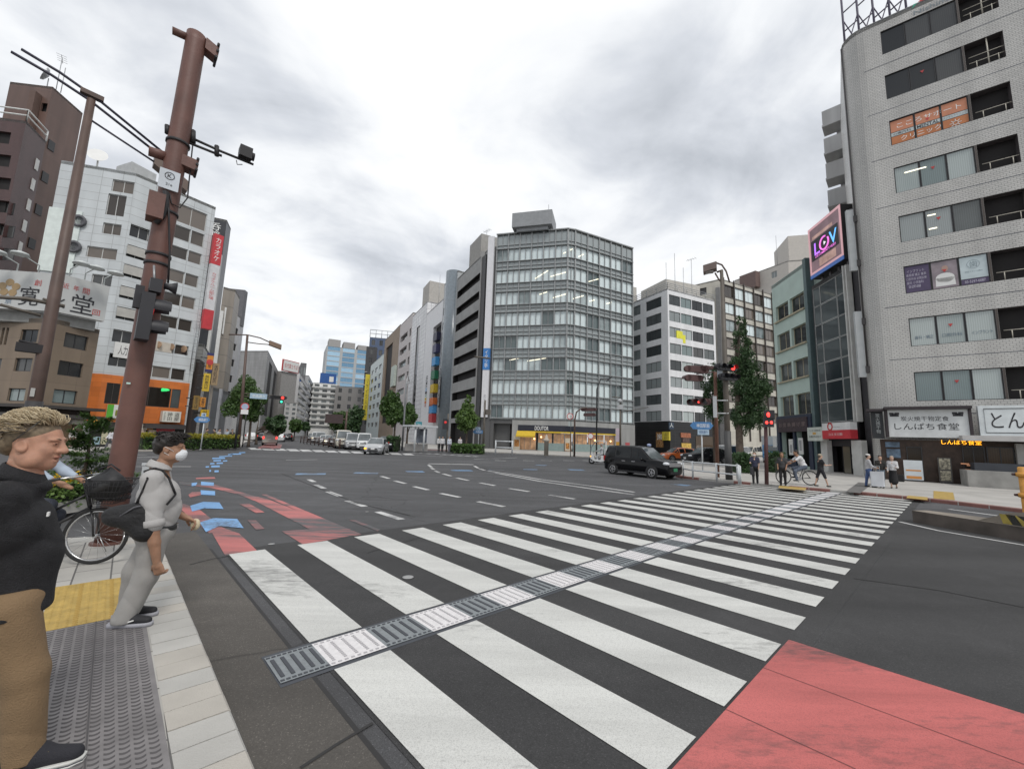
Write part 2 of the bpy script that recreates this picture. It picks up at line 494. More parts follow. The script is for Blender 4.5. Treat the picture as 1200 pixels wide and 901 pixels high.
CW_L=(G(907, 751)-O).dot(-U)
def uv(a, b, z=0.0):
 p=O+V*a-U*b
 return Vector((p.x, p.y, z))
N_STR=26
gp=MB()
gp.sheet([uv(-.03, -.25), uv(PITCH_W*N_STR, -.25), uv(PITCH_W*N_STR, CW_L+.2), uv(-.03, CW_L+.2)], .004)
gp.sheet([uv(-.2, CW_L+.21), uv(PITCH_W*17, CW_L+.2), uv(PITCH_W*17, CW_L+30), uv(-.2, CW_L+30)], .004)
struct(gp.put('road_patch', m_fresh))
tb0=(G(327, 768)-O).dot(-U); tb1=tb0+.44
st=MB()
for k in range(N_STR):
 a0, a1=k*PITCH_W, k*PITCH_W+.455
 for b0, b1 in ((0, tb0-.05), (tb1+.05, CW_L)):
  st.sheet([uv(a0, b0), uv(a1, b0), uv(a1, b1), uv(a0, b1)], .009)
struct(st.put('crosswalk', m_white))
m_tw=M('tactile_white', (.66, .64, .64), .6, var=.08, scale=30)
m_tg=M('tactile_grey', (.20, .218, .228), .6, var=.12, scale=30)
m_td=M('tactile_dark', (.055, .06, .07), .7)
tm=MB()
tm.sheet([uv(-.36, tb0-.045), uv(PITCH_W*N_STR, tb0-.045), uv(PITCH_W*N_STR, tb1+.045), uv(-.36, tb1+.045)], .0065, 2)
for k in range(-1, N_STR):
 for a0, a1, mm in ((k*PITCH_W, k*PITCH_W+.455, 0), (k*PITCH_W+.455, (k+1)*PITCH_W, 1)):
  if k==-1 and mm==0: continue
  if k==-1: a0+=.1
  tm.sheet([uv(a0, tb0), uv(a1, tb0), uv(a1, tb1), uv(a0, tb1)], .013, mm)
  if k<13:
   nb=5
   for q in range(nb):
    a=a0+(a1-a0)*(q+.5)/nb
    r0, r1=tb0+.075, tb1-.075
    if mm==1:
     p=(uv(a, r0)+uv(a, r1))/2
     tm.obox((p.x, p.y, .0155), V*.013, U*(r1-r0)/2, Z*.0035, 2)
    else:
     for w in range(11):
      p=uv(a, r0+(r1-r0)*w/10)
      tm.obox((p.x, p.y, .0155), V*.011, U*.007, Z*.003, 3)
   for w in range(9):
    for bb in (tb0+.028, tb1-.028):
     p=uv(a0+(a1-a0)*(w+.5)/9, bb)
     tm.obox((p.x, p.y, .015), V*.013, U*.008, Z*.003, 2 if mm==1 else 3)
m_tws=M('tactile_white_rib', (.38, .37, .38), .7)
struct(tm.put('crosswalk_guide_strip', [m_tw, m_tg, m_td, m_tws]))
rd=MB()
rw=CW_L+.02
rd.sheet([uv((G(756, 900)-O).dot(V)-.6, rw), uv((G(907, 751)-O).dot(V), rw), uv((G(907, 751)-O).dot(V), rw+14), uv((G(756, 900)-O).dot(V)-.6, rw+14)], .009)
struct(rd.put('red_lane', m_red))
sm=MB()
for dv in (.75, 1.55):
 a=(G(907, 751)-O).dot(V)-dv
 sm.sheet([uv(a, rw), uv(a+.006, rw), uv(a+.006, rw+12), uv(a, rw+12)], .0115)
struct(sm.put('red_lane_seams', M('seam', (.15, .06, .06), .8)))
def lstrip_(mb, pts, w, z, m=0):
 """a painted line through ground points, w metres wide"""
 pts=[Vector((p.x, p.y, 0)) for p in pts]
 L, Rr=[], []
 for k, p in enumerate(pts):
  d=(pts[min(k+1, len(pts)-1)]-pts[max(k-1, 0)]).normalized()
  nrm=Vector((-d.y, d.x, 0))
  L.append(p+nrm*w/2); Rr.append(p-nrm*w/2)
 for k in range(len(pts)-1):
  mb.sheet([L[k], L[k+1], Rr[k+1], Rr[k]], z, m)
def zp(px, py):
 return G(300+px/3, 480+py/3)
lm=MB()
for row in ([(185, 245, 205, 254), (210, 264, 240, 277), (252, 288, 296, 304), (320, 320, 382, 340), (428, 359, 512, 386)],
 [(440, 234, 468, 242), (487, 250, 526, 260), (555, 270, 605, 282), (648, 294, 716, 308), (780, 323, 872, 341)],
 [(606, 194, 617, 202), (616, 205, 626, 210), (629, 214, 645, 222), (657, 225, 685, 233), (706, 240, 747, 249), (787, 257, 840, 267), (890, 277, 960, 288), (1030, 300, 1120, 314)],
 [(768, 198, 782, 206), (786, 208, 805, 213)]):
 for a, b, c, d in row:
  lstrip_(lm, [zp(a, b), zp(c, d)], .17, .005)
lstrip_(lm, [zp(606, 190), zp(765, 193)], .4, .005)
lstrip_(lm, [zp(815, 215), zp(900, 228), zp(1000, 245), zp(1200, 271), zp(1330, 290)], .16, .005)
lstrip_(lm, [zp(840, 222), zp(920, 237), zp(1000, 252), zp(1200, 281), zp(1330, 299)], .16, .005)
for a, b in (((157, 536), (188, 535.3)), ((155, 546.7), (224, 546.7)), ((60, 540), (130, 538)), ((90, 550), (150, 547.5)), ((157, 533), (172, 533)), ((335, 539), (372, 538.5))):
 lstrip_(lm, [G(*a), G(*b)], .18, .005)
for x0 in (580, 613, 634, 660, 683):
 lstrip_(lm, [G(x0, 539.5), G(x0+13, 540)], .3, .005)
for a, b in (((555, 538), (606, 536.5)), ((490, 529.5), (556, 533)), ((470, 533), (520, 534.5)), ((1112, 596.5), (1300, 622)), ((1075, 601), (1300, 633))):
 lstrip_(lm, [G(*a), G(*b)], .16, .005)
for k in range(13):
 x=296+k*15; y=525.6+k*.55
 lstrip_(lm, [G(x, y-1.0), G(x+5, y+1.3)], .9, .005)
for k in range(9):
 x=482+k*9; y=530.3+k*.55
 lstrip_(lm, [G(x, y), G(x+6, y+.3)], .8, .005)
struct(lm.put('lane_markings', m_whiteold))
def z6(px, py):
 return G(150+px/4, 500+py/4)
rm=MB(); zq=.0046
def zpoly(mb, pts, z, f, m=0):
 mb.sheet([f(*p) for p in pts], z, m)
for q in ([(455, 604), (608, 584), (520, 500), (435, 470), (395, 500)], [(380, 500), (470, 492), (330, 385), (232, 350), (228, 372)],
 [(720, 490), (860, 480), (950, 530), (820, 552)],
 [(590, 345), (650, 338), (1085, 505), (945, 530)], [(625, 318), (650, 318), (1095, 505), (1060, 512)],
 [(240, 258), (400, 270), (560, 316), (650, 340), (590, 347), (520, 318), (380, 285), (240, 270)],
 [(1035, 438), (1070, 440), (1185, 483), (1170, 490)], [(520, 362), (570, 362), (640, 402), (600, 405)],
 [(318, 240), (405, 235), (410, 244), (318, 247)], [(283, 320), (300, 306), (345, 304), (345, 320), (290, 332)], [(560, 440), (600, 440), (640, 480), (600, 485)]):
 zq+=.0004; zpoly(rm, q, zq, z6)
rm.sheet([G(299, 525.5), G(328, 526.5), G(331, 520.5), G(313, 519.8)], .005)
rm.sheet([G(478, 526), G(560, 530), G(560, 528), G(482, 524.5)], .005)
struct(rm.put('red_lane_markings', m_redworn))
bm_=MB()
for q in ([(335, 450), (400, 430), (428, 466), (365, 496)], [(400, 430), (512, 434), (542, 477), (428, 468)],
 [(291, 372), (352, 353), (362, 382), (300, 399)], [(352, 353), (428, 356), (448, 387), (362, 384)],
 [(340, 298), (408, 303), (408, 323), (342, 320)], [(342, 258), (402, 263), (403, 278), (342, 275)], [(298, 265), (325, 262), (318, 277), (298, 280)]):
 zpoly(bm_, q, .0112, z6)
for x, y, w, h in ((415, 210, 20, 9), (385, 208, 8, 9), (410, 187, 40, 9), (372, 189, 16, 6), (430, 172, 30, 7), (395, 174, 20, 6), (418, 160, 36, 6), (455, 161, 20, 5), (425, 149, 60, 6),
 (470, 139, 36, 5), (505, 129, 50, 5), (535, 122, 30, 4), (440, 141, 26, 5), (480, 131, 22, 4)):
 zpoly(bm_, [(x-w/2, y-h/2), (x+w/2, y-h/2-1), (x+w/2, y+h/2-1), (x-w/2, y+h/2)], .0112, z6)
for a, b, c, d in ((140, 226, 245, 226), (345, 222, 430, 223), (528, 218, 590, 218), (685, 213, 760, 214), (818, 211, 872, 213), (940, 209, 990, 211), (985, 194, 1020, 196), (1100, 211, 1150, 212)):
 lstrip_(bm_, [zp(a, b), zp(c, d)], .75, .005, 1)
for a, b in (((788, 567), (808, 569)), ((716, 550), (724, 551))):
 lstrip_(bm_, [G(*a), G(*b)], .6, .005, 1)
struct(bm_.put('bicycle_lane_markings', [m_blue, m_blueold]))
K0, K1=G(285, 900), G(184, 647)
def kerb_uv(b):
 p=K0+U*b
 return Vector((p.x, p.y, 0))
gl=(K1-K0).dot(U)
gw=(uv(0, 0)-K0).dot(V)-.06
gt=MB()
gt.sheet([kerb_uv(-6), kerb_uv(gl+1.2), kerb_uv(gl+1.2)+V*gw, kerb_uv(-6)+V*gw], .0045)
struct(gt.put('gutter', m_gutter))
gs=MB()
gs.sheet([kerb_uv(-6)+V*(gw-.005), kerb_uv(gl-.2)+V*(gw-.005), kerb_uv(gl-.2)+V*(gw+.025), kerb_uv(-6)+V*(gw+.025)], .0052)
lstrip_(gs, [G(352, 901), G(395, 873), G(437, 848)], .022, .0085)
lstrip_(gs, [G(222, 662), G(250, 655), G(276, 650)], .02, .0085)
for row in ([(430, 648), (520, 622), (640, 608), (760, 590)], [(1000, 678), (1100, 692), (1200, 712)], [(330, 555), (420, 590), (480, 604)]):
 lstrip_(gs, [G(*p) for p in row], .03, .0085)
struct(gs.put('road_seams', M('seam_tar', (.022, .021, .021), .7)))
mh=MB()
for x, y, r in ((478, 677, .07), (318, 638, .05), (430, 600, .04)):
 p=G(x, y); mh.lathe([(r, .010), (r, .0125), (r*.5, .013)], (p.x, p.y, 0), n=14)
struct(mh.put('road_stud_patches', M('pale_patch', (.3, .3, .3), .8)))
m_pave=TILE('pavement_slabs', (.40, .385, .355), (.12, .115, .11), .60, .30, .008, .10, .75, .5)
m_kerb=M('kerb_stone', (.40, .39, .365), .8, var=.16, scale=1.5, bump=.3, bscale=120)
m_pav2=M('far_pavement', (.40, .385, .36), .85, var=.14, scale=.8, bump=.2)
KH=.12
CR=G(168, 612)
CS=azv(-153.0)
corner=[kerb_uv(-8), kerb_uv(gl-.25), kerb_uv(gl+.45)-V*.12, kerb_uv(gl+.95)-V*.55, kerb_uv(gl+1.15)-V*1.1]
Cend=corner[-1]
corner+=[Cend+CS*6, Cend+CS*40, Cend+CS*40-U*20]
def pave_uv(p):
 return ((p-K0).dot(U), (p-K0).dot(V))
KW=.295
pv=MB()
pts=[Vector((p.x, p.y, KH)) for p in corner]
inner=[p-V*KW for p in pts[:2]]+[pts[2]-V*KW-U*.05, pts[3]-V*.30-U*.28, pts[4]-U*.42-V*.05]+[pts[5]-azv(-63)*.0+azv(117)*.42, pts[6]+azv(117)*.42, pts[7]]
pv.face(list(reversed(inner)), 0, [pave_uv(p) for p in reversed(inner)])
nrm_up=pv
o_pv=pv.put('pavement', m_pave); struct(o_pv)
kb=MB()
def kerb_run(mb, pts, inn, h, lb, ch=.015):
 for k in range(len(pts)-1):
  a, b, c, d=pts[k], pts[k+1], inn[k+1], inn[k]
  L=(b-a).length; n=max(1, round(L/lb))
  for q in range(n):
   t0, t1=(q+.02)/n, (q+.98)/n
   A, B, Cc, D=a.lerp(b, t0), a.lerp(b, t1), d.lerp(c, t1), d.lerp(c, t0)
   nrm=(A-D); nrm.z=0; nrm.normalize()
   zt=h+.001+random.uniform(-.0015, .0015)
   def at(p, z): return Vector((p.x, p.y, z))
   mi=0 if random.random()<.6 else 1
   mb.face([at(D, zt), at(A-nrm*ch, zt), at(B-nrm*ch, zt), at(Cc, zt)][::-1], mi)
   mb.face([at(A-nrm*ch, zt), at(A, zt-ch), at(B, zt-ch), at(B-nrm*ch, zt)][::-1], mi)
   mb.face([at(A, zt-ch), at(A, 0), at(B, 0), at(B, zt-ch)][::-1], mi)
   mb.face([at(A, zt-ch), at(A-nrm*ch, zt), at(D, zt), at(D, 0), at(A, 0)], mi)
   mb.face([at(B, zt-ch), at(B-nrm*ch, zt), at(Cc, zt), at(Cc, 0), at(B, 0)], mi)
m_kerb2=M('kerb_stone_warm', (.405, .38, .34), .8, var=.14, scale=1.7, bump=.3, bscale=120)
kerb_run(kb, pts[:7], inner[:7], KH, .21)
struct(kb.put('kerb', [m_kerb, m_kerb2]))
kbb=MB(); kbb.sheet([p-V*.0 for p in pts[:2]]+[inner[1], inner[0]], KH-.012)
struct(kbb.put('kerb_joint_bed', M('joint_dark', (.07, .068, .065), .9)))
m_mat=M('grey_rubber_mat', (.175, .165, .165), .75, var=.18, scale=6, bump=.2)
m_matd=M('grey_rubber_mat_dark', (.075, .07, .072), .8)
m_yel=M('yellow_tactile', (.40, .275, .075), .7, var=.2, scale=8, bump=.2)
m_yeld=M('yellow_tactile_low', (.34, .22, .05), .75)
def mat_uv(a, b, z):
 p=K0+U*b-V*a
 return Vector((p.x, p.y, z))
yb0, yb1=2.38, 3.68
mt=MB()
a0, a1=KW+.01, KW+.62
mt.sheet([mat_uv(a0, -3, 0), mat_uv(a1, -3, 0), mat_uv(a1, yb0, 0), mat_uv(a0, yb0, 0)], KH+.003, 0)
rows=int((yb0+3)/.045)
for j in range(rows):
 for i in range(10):
  for s_ in range(2):
   a=a0+.02+(i+.5)*(a1-a0-.04)/10; b=-3+(j+.5)*.045
   if b<-2.4: continue
   seg=4
   for q in range(seg):
    if s_==1: continue
    t0, t1=-1+2*q/seg, -1+2*(q+1)/seg
    P0=mat_uv(a+t0*.021, b+.011*t0*t0, 0); P1=mat_uv(a+t1*.021, b+.011*t1*t1, 0)
    w=U*.0075; up=Vector((0, 0, KH+.008)); dn=Vector((0, 0, KH+.003))
    mt.face([P0-w*1.6+dn, P1-w*1.6+dn, P1-w*.2+up, P0-w*.2+up], 1)
    mt.face([P0-w*.2+up, P1-w*.2+up, P1+w*1.2+dn, P0+w*1.2+dn], 0)
lstrip_(mt, [mat_uv((a0+a1)/2, -3, 0), mat_uv((a0+a1)/2, yb0, 0)], .008, KH+.009, 1)
struct(mt.put('pavement_mat', [m_mat, m_matd]))
yt=MB()
a2=KW+.65
yt.sheet([mat_uv(KW+.01, yb0+.01, 0), mat_uv(a2, yb0+.01, 0), mat_uv(a2, yb1, 0), mat_uv(KW+.01, yb1, 0)], KH+.003, 0)
nx, ny=11, int((yb1-yb0)/.05)
for j in range(ny):
 for i in range(nx):
  p=mat_uv(KW+.05+(a2-KW-.09)*i/(nx-1), yb0+.035+(yb1-yb0-.07)*j/(ny-1), 0)
  yt.lathe([(.019, KH+.003), (.014, KH+.008), (.006, KH+.009)], (p.x, p.y, 0), n=8, m=1 if (i%4==3) else 0)
struct(yt.put('yellow_tactile_paving', [m_yel, m_yeld]))
def pavement(px, extra, h=.12, mat=None, red=False):
 P=[G(*p) for p in px]+extra
 mb=MB(); mb.prism([(p.x, p.y) for p in P], 0, h-.004)
 struct(mb.put('pavement', mat or m_pav2))
 kk=MB()
 n=len(px)
 A=P[:n]
 c=sum(P, Vector((0, 0, 0)))/len(P)
 inn=[]
 for k, p in enumerate(A):
  d=(A[min(k+1, n-1)]-A[max(k-1, 0)]).normalized(); q=Vector((-d.y, d.x, 0))
  if q.dot(c-p)<0: q=-q
  inn.append(p+q*.25)
 kerb_run(kk, [a-(i_-a)*.02 for a, i_ in zip(A, inn)], inn, h, .8)
 struct(kk.put('kerb', [M('red_kerb', (.22, .10, .085), .85, var=.2), m_kerb] if red else [m_kerb, m_kerb2]))
pavement([(1500, 655), (1200, 601), (1090, 588), (1000, 579), (880, 568.5), (840, 564.5), (800, 560.5), (770, 554), (765, 547)],
 [polar(20, 75), polar(33, 130), polar(60, 130), polar(75, 60)], red=True)
pavement([(470, 524), (500, 526.5), (560, 529.5), (640, 533.5), (700, 536.5), (735, 534)], [polar(14, 160), polar(-18, 180)])
pavement([(-160, 526), (0, 530.5), (100, 530), (200, 528.5), (262, 527), (282, 524), (287, 519)], [polar(-29.5, 150), polar(-45, 180), polar(-75, 100)])
yf=MB()
for q in ([(1094, 575), (1117, 577), (1119, 586), (1094, 584)], [(1064, 580.5), (1087, 582.5), (1087, 586), (1062, 583.5)], [(913, 569), (945, 571.5), (944, 574.5), (912, 571.8)]):
 yf.sheet([G(x, y, .12) for x, y in q], .1245)
struct(yf.put('yellow_tactile_paving', m_yel))
yf=MB(); yf.sheet([G(x, y, .12) for x, y in ((1006, 565), (1022, 567), (1008, 578), (991, 576))], .1245)
struct(yf.put('dark_pavement_slab', M('dark_slab', (.13, .125, .12), .85, var=.2)))
# buildings
m_frame=M('window_frame_grey', (.22, .22, .22), .45, metal=.4)
m_fwhite=M('window_frame_pale', (.55, .55, .53), .5)
m_fbrown=M('window_frame_bronze', (.075, .062, .055), .45, metal=.3)
m_fblack=M('window_frame_black', (.025, .025, .027), .4)
g_mix=GLASS('glass_mixed', (.035, .042, .045), (.30, .33, .33), .5, hardness=.3)
g_dark=GLASS('glass_dark', (.018, .02, .022), (.07, .072, .072), .5)
g_pale=GLASS('glass_pale_blind', (.20, .25, .25), (.42, .47, .46), .42)
g_brown=GLASS('glass_brown', (.05, .042, .036), (.17, .145, .125), .5)
g_office=GLASS('glass_office', (.13, .165, .17), (.70, .79, .80), .28, hardness=.10)
g_shop=GLASS('shop_glass', (.02, .017, .014), (.09, .065, .045), .5, spec=.2)
g_blue=GLASS('glass_sky_blue', (.14, .29, .44), (.38, .58, .74), .5)
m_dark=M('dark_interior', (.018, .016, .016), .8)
m_black=M('black_metal', (.02, .02, .022), .45)
m_roof=M('roof_concrete', (.26, .26, .25), .9, var=.15)
m_steel=M('galvanised_steel', (.36, .37, .38), .45, metal=.6, var=.12)
m_white=M('white_board', (.72, .72, .70), .5, var=.04)
m_lampon=M('ceiling_tube_light', (1.0, .93, .72), .5, emit=1.1)
m_ink=M('black_lettering', (.02, .02, .025), .6)
m_wink=M('white_lettering', (.78, .78, .76), .6)
m_rink=M('red_lettering', (.50, .05, .05), .6)
class Facade:
 def __init__(s, A, B, z0, z1):
  s.A=Vector((A.x, A.y, 0)); s.B=Vector((B.x, B.y, 0)); s.z0=z0; s.z1=z1
  s.L=(s.B-s.A).length; s.t=(s.B-s.A).normalized()
  n=Vector((s.t.y, -s.t.x, 0))
  if n.dot(-s.A-s.t*s.L/2)<0: n=-n
  s.n=n; s.w=[]
 def P(s, a, z, o=0.0):
  p=s.A+s.t*a+s.n*o
  return Vector((p.x, p.y, z))
 def px(s, x, y):
  d=ray(x, y); c=Vector((0, 0, CAM_H))
  k=(s.A-c).dot(s.n)/d.dot(s.n)
  p=c+d*k
  return (p-s.A).dot(s.t), p.z
 def rect(s, x0, y0, x1, y1):
  """picture rectangle (top-left, bottom-right) -> a0, a1, z0, z1 on the facade, taken along its middle"""
  a0=s.px(x0, (y0+y1)/2)[0]; a1=s.px(x1, (y0+y1)/2)[0]
  zt=(s.px((x0+x1)/2, y0)[1]); zb=(s.px((x0+x1)/2, y1)[1])
  return min(a0, a1), max(a0, a1), zb, zt
 def box(s, mb, a0, a1, z0, z1, o0, o1, m=0):
  c=s.P((a0+a1)/2, (z0+z1)/2, (o0+o1)/2)
  mb.obox(c, s.t*abs(a1-a0)/2, s.n*abs(o1-o0)/2, Z*abs(z1-z0)/2, m)
 def wall(s, mb, m=0, depth=.22, mr=None, holes=None):
  """the wall with its openings cut out and their reveals"""
  W=[(max(.02, a), min(s.L-.02, b), max(s.z0+.02, c), min(s.z1-.02, d)) for a, b, c, d in (s.w if holes is None else holes)]
  W=[w for w in W if w[1]>w[0] and w[3]>w[2]]
  xs=sorted({0.0, s.L}|{round(v, 4) for w in W for v in w[:2]})
  zs=sorted({s.z0, s.z1}|{round(v, 4) for w in W for v in w[2:]})
  for j in range(len(zs)-1):
   run= None
   zc=(zs[j]+zs[j+1])/2
   row=[w for w in W if w[2]<zc<w[3]]
   def emit(a, b):
    mb.face([s.P(a, zs[j]), s.P(b, zs[j]), s.P(b, zs[j+1]), s.P(a, zs[j+1])], m, [(a, zs[j]), (b, zs[j]), (b, zs[j+1]), (a, zs[j+1])])
   for i in range(len(xs)-1):
    xc=(xs[i]+xs[i+1])/2
    if any(w[0]<xc<w[1] for w in row):
     if run is not None: emit(run, xs[i]); run= None
    elif run is None: run=xs[i]
   if run is not None: emit(run, s.L)
  q=m if mr is None else mr
  for a, b, c, d in W:
   for (p0, p1) in (((a, c), (b, c)), ((b, c), (b, d)), ((b, d), (a, d)), ((a, d), (a, c))):
    mb.face([s.P(*p0), s.P(*p1), s.P(*p1, -depth), s.P(*p0, -depth)], q, [(0, 0), (.1, 0), (.1, .1), (0, .1)])
WIN={}
def win_mesh(w, h, n, fr, gl, hb, key):
 k=(round(w, 2), round(h, 2), n, fr.name, gl.name, hb)
 if k not in WIN:
  f=MB(); t=.055 if w>1.2 else .04
  def bx(x0, x1, z0, z1, y0=-.035, y1=.035): f.obox(((x0+x1)/2, (y0+y1)/2, (z0+z1)/2), ((x1-x0)/2, 0, 0), (0, (y1-y0)/2, 0), (0, 0, (z1-z0)/2))
  bx(-w/2, w/2, -h/2, -h/2+t); bx(-w/2, w/2, h/2-t, h/2)
  bx(-w/2, -w/2+t, -h/2+t, h/2-t); bx(w/2-t, w/2, -h/2+t, h/2-t)
  for i in range(1, n):
   x=-w/2+w*i/n; bx(x-t/2, x+t/2, -h/2+t, h/2-t, -.03, .03)
  if hb:
   zz_=h/2-h*hb
   for i in range(n):
    bx(-w/2+w*i/n+t, -w/2+w*(i+1)/n-t, zz_-t/2, zz_+t/2, -.025, .025)
  g=MB(); g.obox((0, .0, 0), (w/2-t, 0, 0), (0, .006, 0), (0, 0, h/2-t))
  WIN[k]=(f.mesh('window', fr), g.mesh('pane', gl))
 return WIN[k]
def win(root, F, a0, a1, z0, z1, n=2, fr=None, gl=None, depth=.16, hb=0, name='window', cut=True):
 if a1-a0<.15 or z1-z0<.15: return None
 fm, gm=win_mesh(a1-a0, z1-z0, n, fr or m_frame, gl or g_mix, hb, None)
 o=bpy.data.objects.new(name, fm); COL.objects.link(o); o.parent=root
 o.location=F.P((a0+a1)/2, (z0+z1)/2, -depth)-origin(root)
 o.rotation_euler=(0, 0, math.atan2(F.t.y, F.t.x))
 p=bpy.data.objects.new('pane', gm); COL.objects.link(p); p.parent=o
 if cut: F.w.append((a0, a1, z0, z1))
 return o
class Bld:
 def __init__(s, name, label, roof, h, back=14.0, z0=0.0, base=None, group=None, back_az=None):
  """roof: visible roof-edge points in the picture, left to right, all at height h (or ground Vectors)"""
  s.pts=[p if isinstance(p, Vector) else G(p[0], p[1], h) for p in roof]
  s.pts=[Vector((p.x, p.y, 0)) for p in s.pts]
  s.h=h; s.z0=z0
  c=sum(s.pts, Vector((0, 0, 0)))/len(s.pts)
  s.root=thing(name, label, 'building', (c.x, c.y, 0), group)
  s.F=[Facade(s.pts[i], s.pts[i+1], z0, h) for i in range(len(s.pts)-1)]
  n0=s.F[0].n; n1=s.F[-1].n
  if back_az is not None: n0=n1=-azv(back_az)
  s.bk=[s.pts[-1]-n1*back, s.pts[0]-n0*back]
  if len(s.pts)==3 and back_az is None:
   s.bk=[s.pts[0]+(s.pts[2]-s.pts[1])]
 def close(s, mat, mroof=None, parapet=.0, depth=.22, mr=None):
  mats=[mat, mroof or m_roof]+([mr] if mr else [])
  wl=MB()
  for F in s.F: F.wall(wl, 0, depth, 2 if mr else None)
  ring=s.pts+s.bk
  for i in range(len(s.pts)-1, len(ring)):
   a, b=ring[i], ring[(i+1)%len(ring)]
   L=(b-a).length
   wl.face([(a.x, a.y, s.z0), (b.x, b.y, s.z0), (b.x, b.y, s.h), (a.x, a.y, s.h)], 0, [(0, s.z0), (L, s.z0), (L, s.h), (0, s.h)])
  s.wall=wl.put('wall', mats, s.root)
  rf=MB()
  rf.prism([(p.x, p.y) for p in ring], s.h-.35, s.h-.02 if not parapet else s.h-.3)
  s.roof=rf.put('roof', mroof or m_roof, s.root)
  core=MB()
  cc=sum(ring, Vector((0, 0, 0)))/len(ring)
  inner=[p+(cc-p).normalized()*min(1.2, .2*(cc-p).length) for p in ring]
  core.prism([(p.x, p.y) for p in inner], s.z0+.02, s.h-.5)
  core.put('interior', m_dark, s.root)
  return s
 def part(s, name, mats, fn):
  mb=MB(); fn(mb); return mb.put(name, mats, s.root)
 def text(s, body, F, rect, mat, o=.06, name='lettering', parent=None):
  a0, a1, z0, z1=rect
  right=F.t
  if (F.P(1, 0)-F.P(0, 0)).dot(Z.cross(F.n))<0: right=-F.t
  return lett(body, F.P((a0+a1)/2, (z0+z1)/2, o), right, Z, a1-a0, z1-z0, mat, parent or s.root, name)
def board(b, F, rect, o0, o1, mat, name='signboard', parent=None):
 mb=MB(); F.box(mb, *rect, o0, o1); return mb.put(name, mat, parent or b.root)
def vtext(t): return '\n'.join(t)
def antenna(root, p, h, mat=None, yagi=True):
 mb=MB(); mb.tube([p, p+Z*h], .05, 6)
 if yagi:
  for k in range(4):
   mb.tube([p+Z*(h-.15)+U*(-.9+.5*k)-V*.5, p+Z*(h-.15)+U*(-.9+.5*k)+V*.5], .025, 5)
  mb.tube([p+Z*(h-.15)-U, p+Z*(h-.15)+U], .03, 5)
 return mb.put('antenna', mat or m_steel, root)
def rooftop_box(b, p, size, mat, az=0, name='rooftop_unit'):
 mb=MB(); mb.box((p.x, p.y, b.h-.2+size[2]/2), size, -R(az)); return mb.put(name, mat, b.root)
def railing(root, pts, h, mat, name='railing', step=1.5, r=.03, bars=2):
 mb=MB()
 for k in range(len(pts)-1):
  a, b=pts[k], pts[k+1]; n=max(1, int((b-a).length/step))
  for q in range(n+1):
   p=a.lerp(b, q/n); mb.tube([p, p+Z*h], r, 5)
  for w in range(bars):
   zz_=h*(w+1)/bars; mb.tube([a+Z*zz_, b+Z*zz_], r, 5)
 return mb.put(name, mat, root)
m_tile_grey=TILE('grey_stone_cladding', (.30, .30, .29), (.10, .10, .10), 1.2, .6, .012)
m_span=GLASS('spandrel_glass', (.33, .365, .37), (.42, .455, .46), .5, rough=.06)
gl_h=37.6
gb=Bld('glass_office_building', 'nine storey grey glass corner office block above the shop with the yellow awning', [(583.4, 275.8), (665.8, 268.8), (674, 270.2), (740.5, 291.6)], gl_h, back=18)
Ff, Fc, Fr=gb.F
zf=[Ff.px(620, y)[1] for y in ()]
ztop=[Ff.px(606, y)[1] for y in (292, 317, 342.3, 366.5, 394, 420, 445.5, 475)]
zbot=[Ff.px(606, y)[1] for y in (305.5, 331, 356.5, 381.5, 408, 434, 461.5, 489.5)]
zsh=5.0
gf0=gb.F
bays_f=6; bays_r=5
for F, nb in ((Ff, bays_f), (Fc, 1), (Fr, bays_r)):
 bw=F.L/nb
 for k in range(8):
  zt, zb=ztop[k], zbot[k]
  for i in range(nb):
   win(gb.root, F, i*bw+.04, (i+1)*bw-.04, zb, zt, 2 if nb>1 else 1, m_steel, g_office, depth=.10)
class _H: pass
mb=MB()
for F, nb in ((Ff, bays_f), (Fc, 1), (Fr, bays_r)):
 F.z0=zsh
gb.z0=zsh
mt_frame=MB()
for F, nb in ((Ff, bays_f), (Fc, 1), (Fr, bays_r)):
 bw=F.L/nb
 for i in range(nb*2+1):
  a=i*bw/2
  thick=.09 if i%2==0 else .045
  F.box(mt_frame, a-thick, a+thick, zsh, gl_h+.1, .02, .22 if i%2==0 else .12)
 for k in range(8):
  for z_ in (zbot[k]-.12, ztop[k]+.12):
   F.box(mt_frame, -.1, F.L+.1, z_-.05, z_+.05, .02, .30)
  z_=ztop[k]+.8
  if z_<gl_h: F.box(mt_frame, -.1, F.L+.1, z_-.035, z_+.035, .02, .16)
 F.box(mt_frame, -.15, F.L+.15, gl_h-.05, gl_h+.15, -.3, .3)
mt_frame.put('curtain_frame', M('curtain_frame_grey', (.30, .31, .31), .5, metal=.3), gb.root)
gb.close(m_span, depth=.14, mr=m_steel)
lt=MB()
for x0, y0, x1, y1 in ((627, 326.5, 642, 317), (645, 324, 663, 319), (632, 345, 641, 342), (648, 349, 663, 344.5), (672, 350, 684, 346.5), (691, 353, 697, 351.5), (711, 356, 717, 354), (690, 330, 703, 326.5), (678, 301, 684, 298), (660, 297, 663, 295.5), (597, 422, 609, 419.5), (618, 423, 640, 419.5), (669, 293, 671, 291.5)):
 F=Ff if x1<667 else Fr
 p, q=F.px(x0, y0), F.px(x1, y1)
 A, B=F.P(p[0], p[1], -.08), F.P(q[0], q[1], -.08)
 lt.tube([A, B], .065, 5)
lt.put('ceiling_light', m_lampon, gb.root)
m_wtile=TILE('white_shop_tiles', (.86, .86, .84), (.35, .35, .34), .6, .3, .01)
gr=MB()
Lf=Ff.L
a_ent=Ff.px(600, 510)[0]
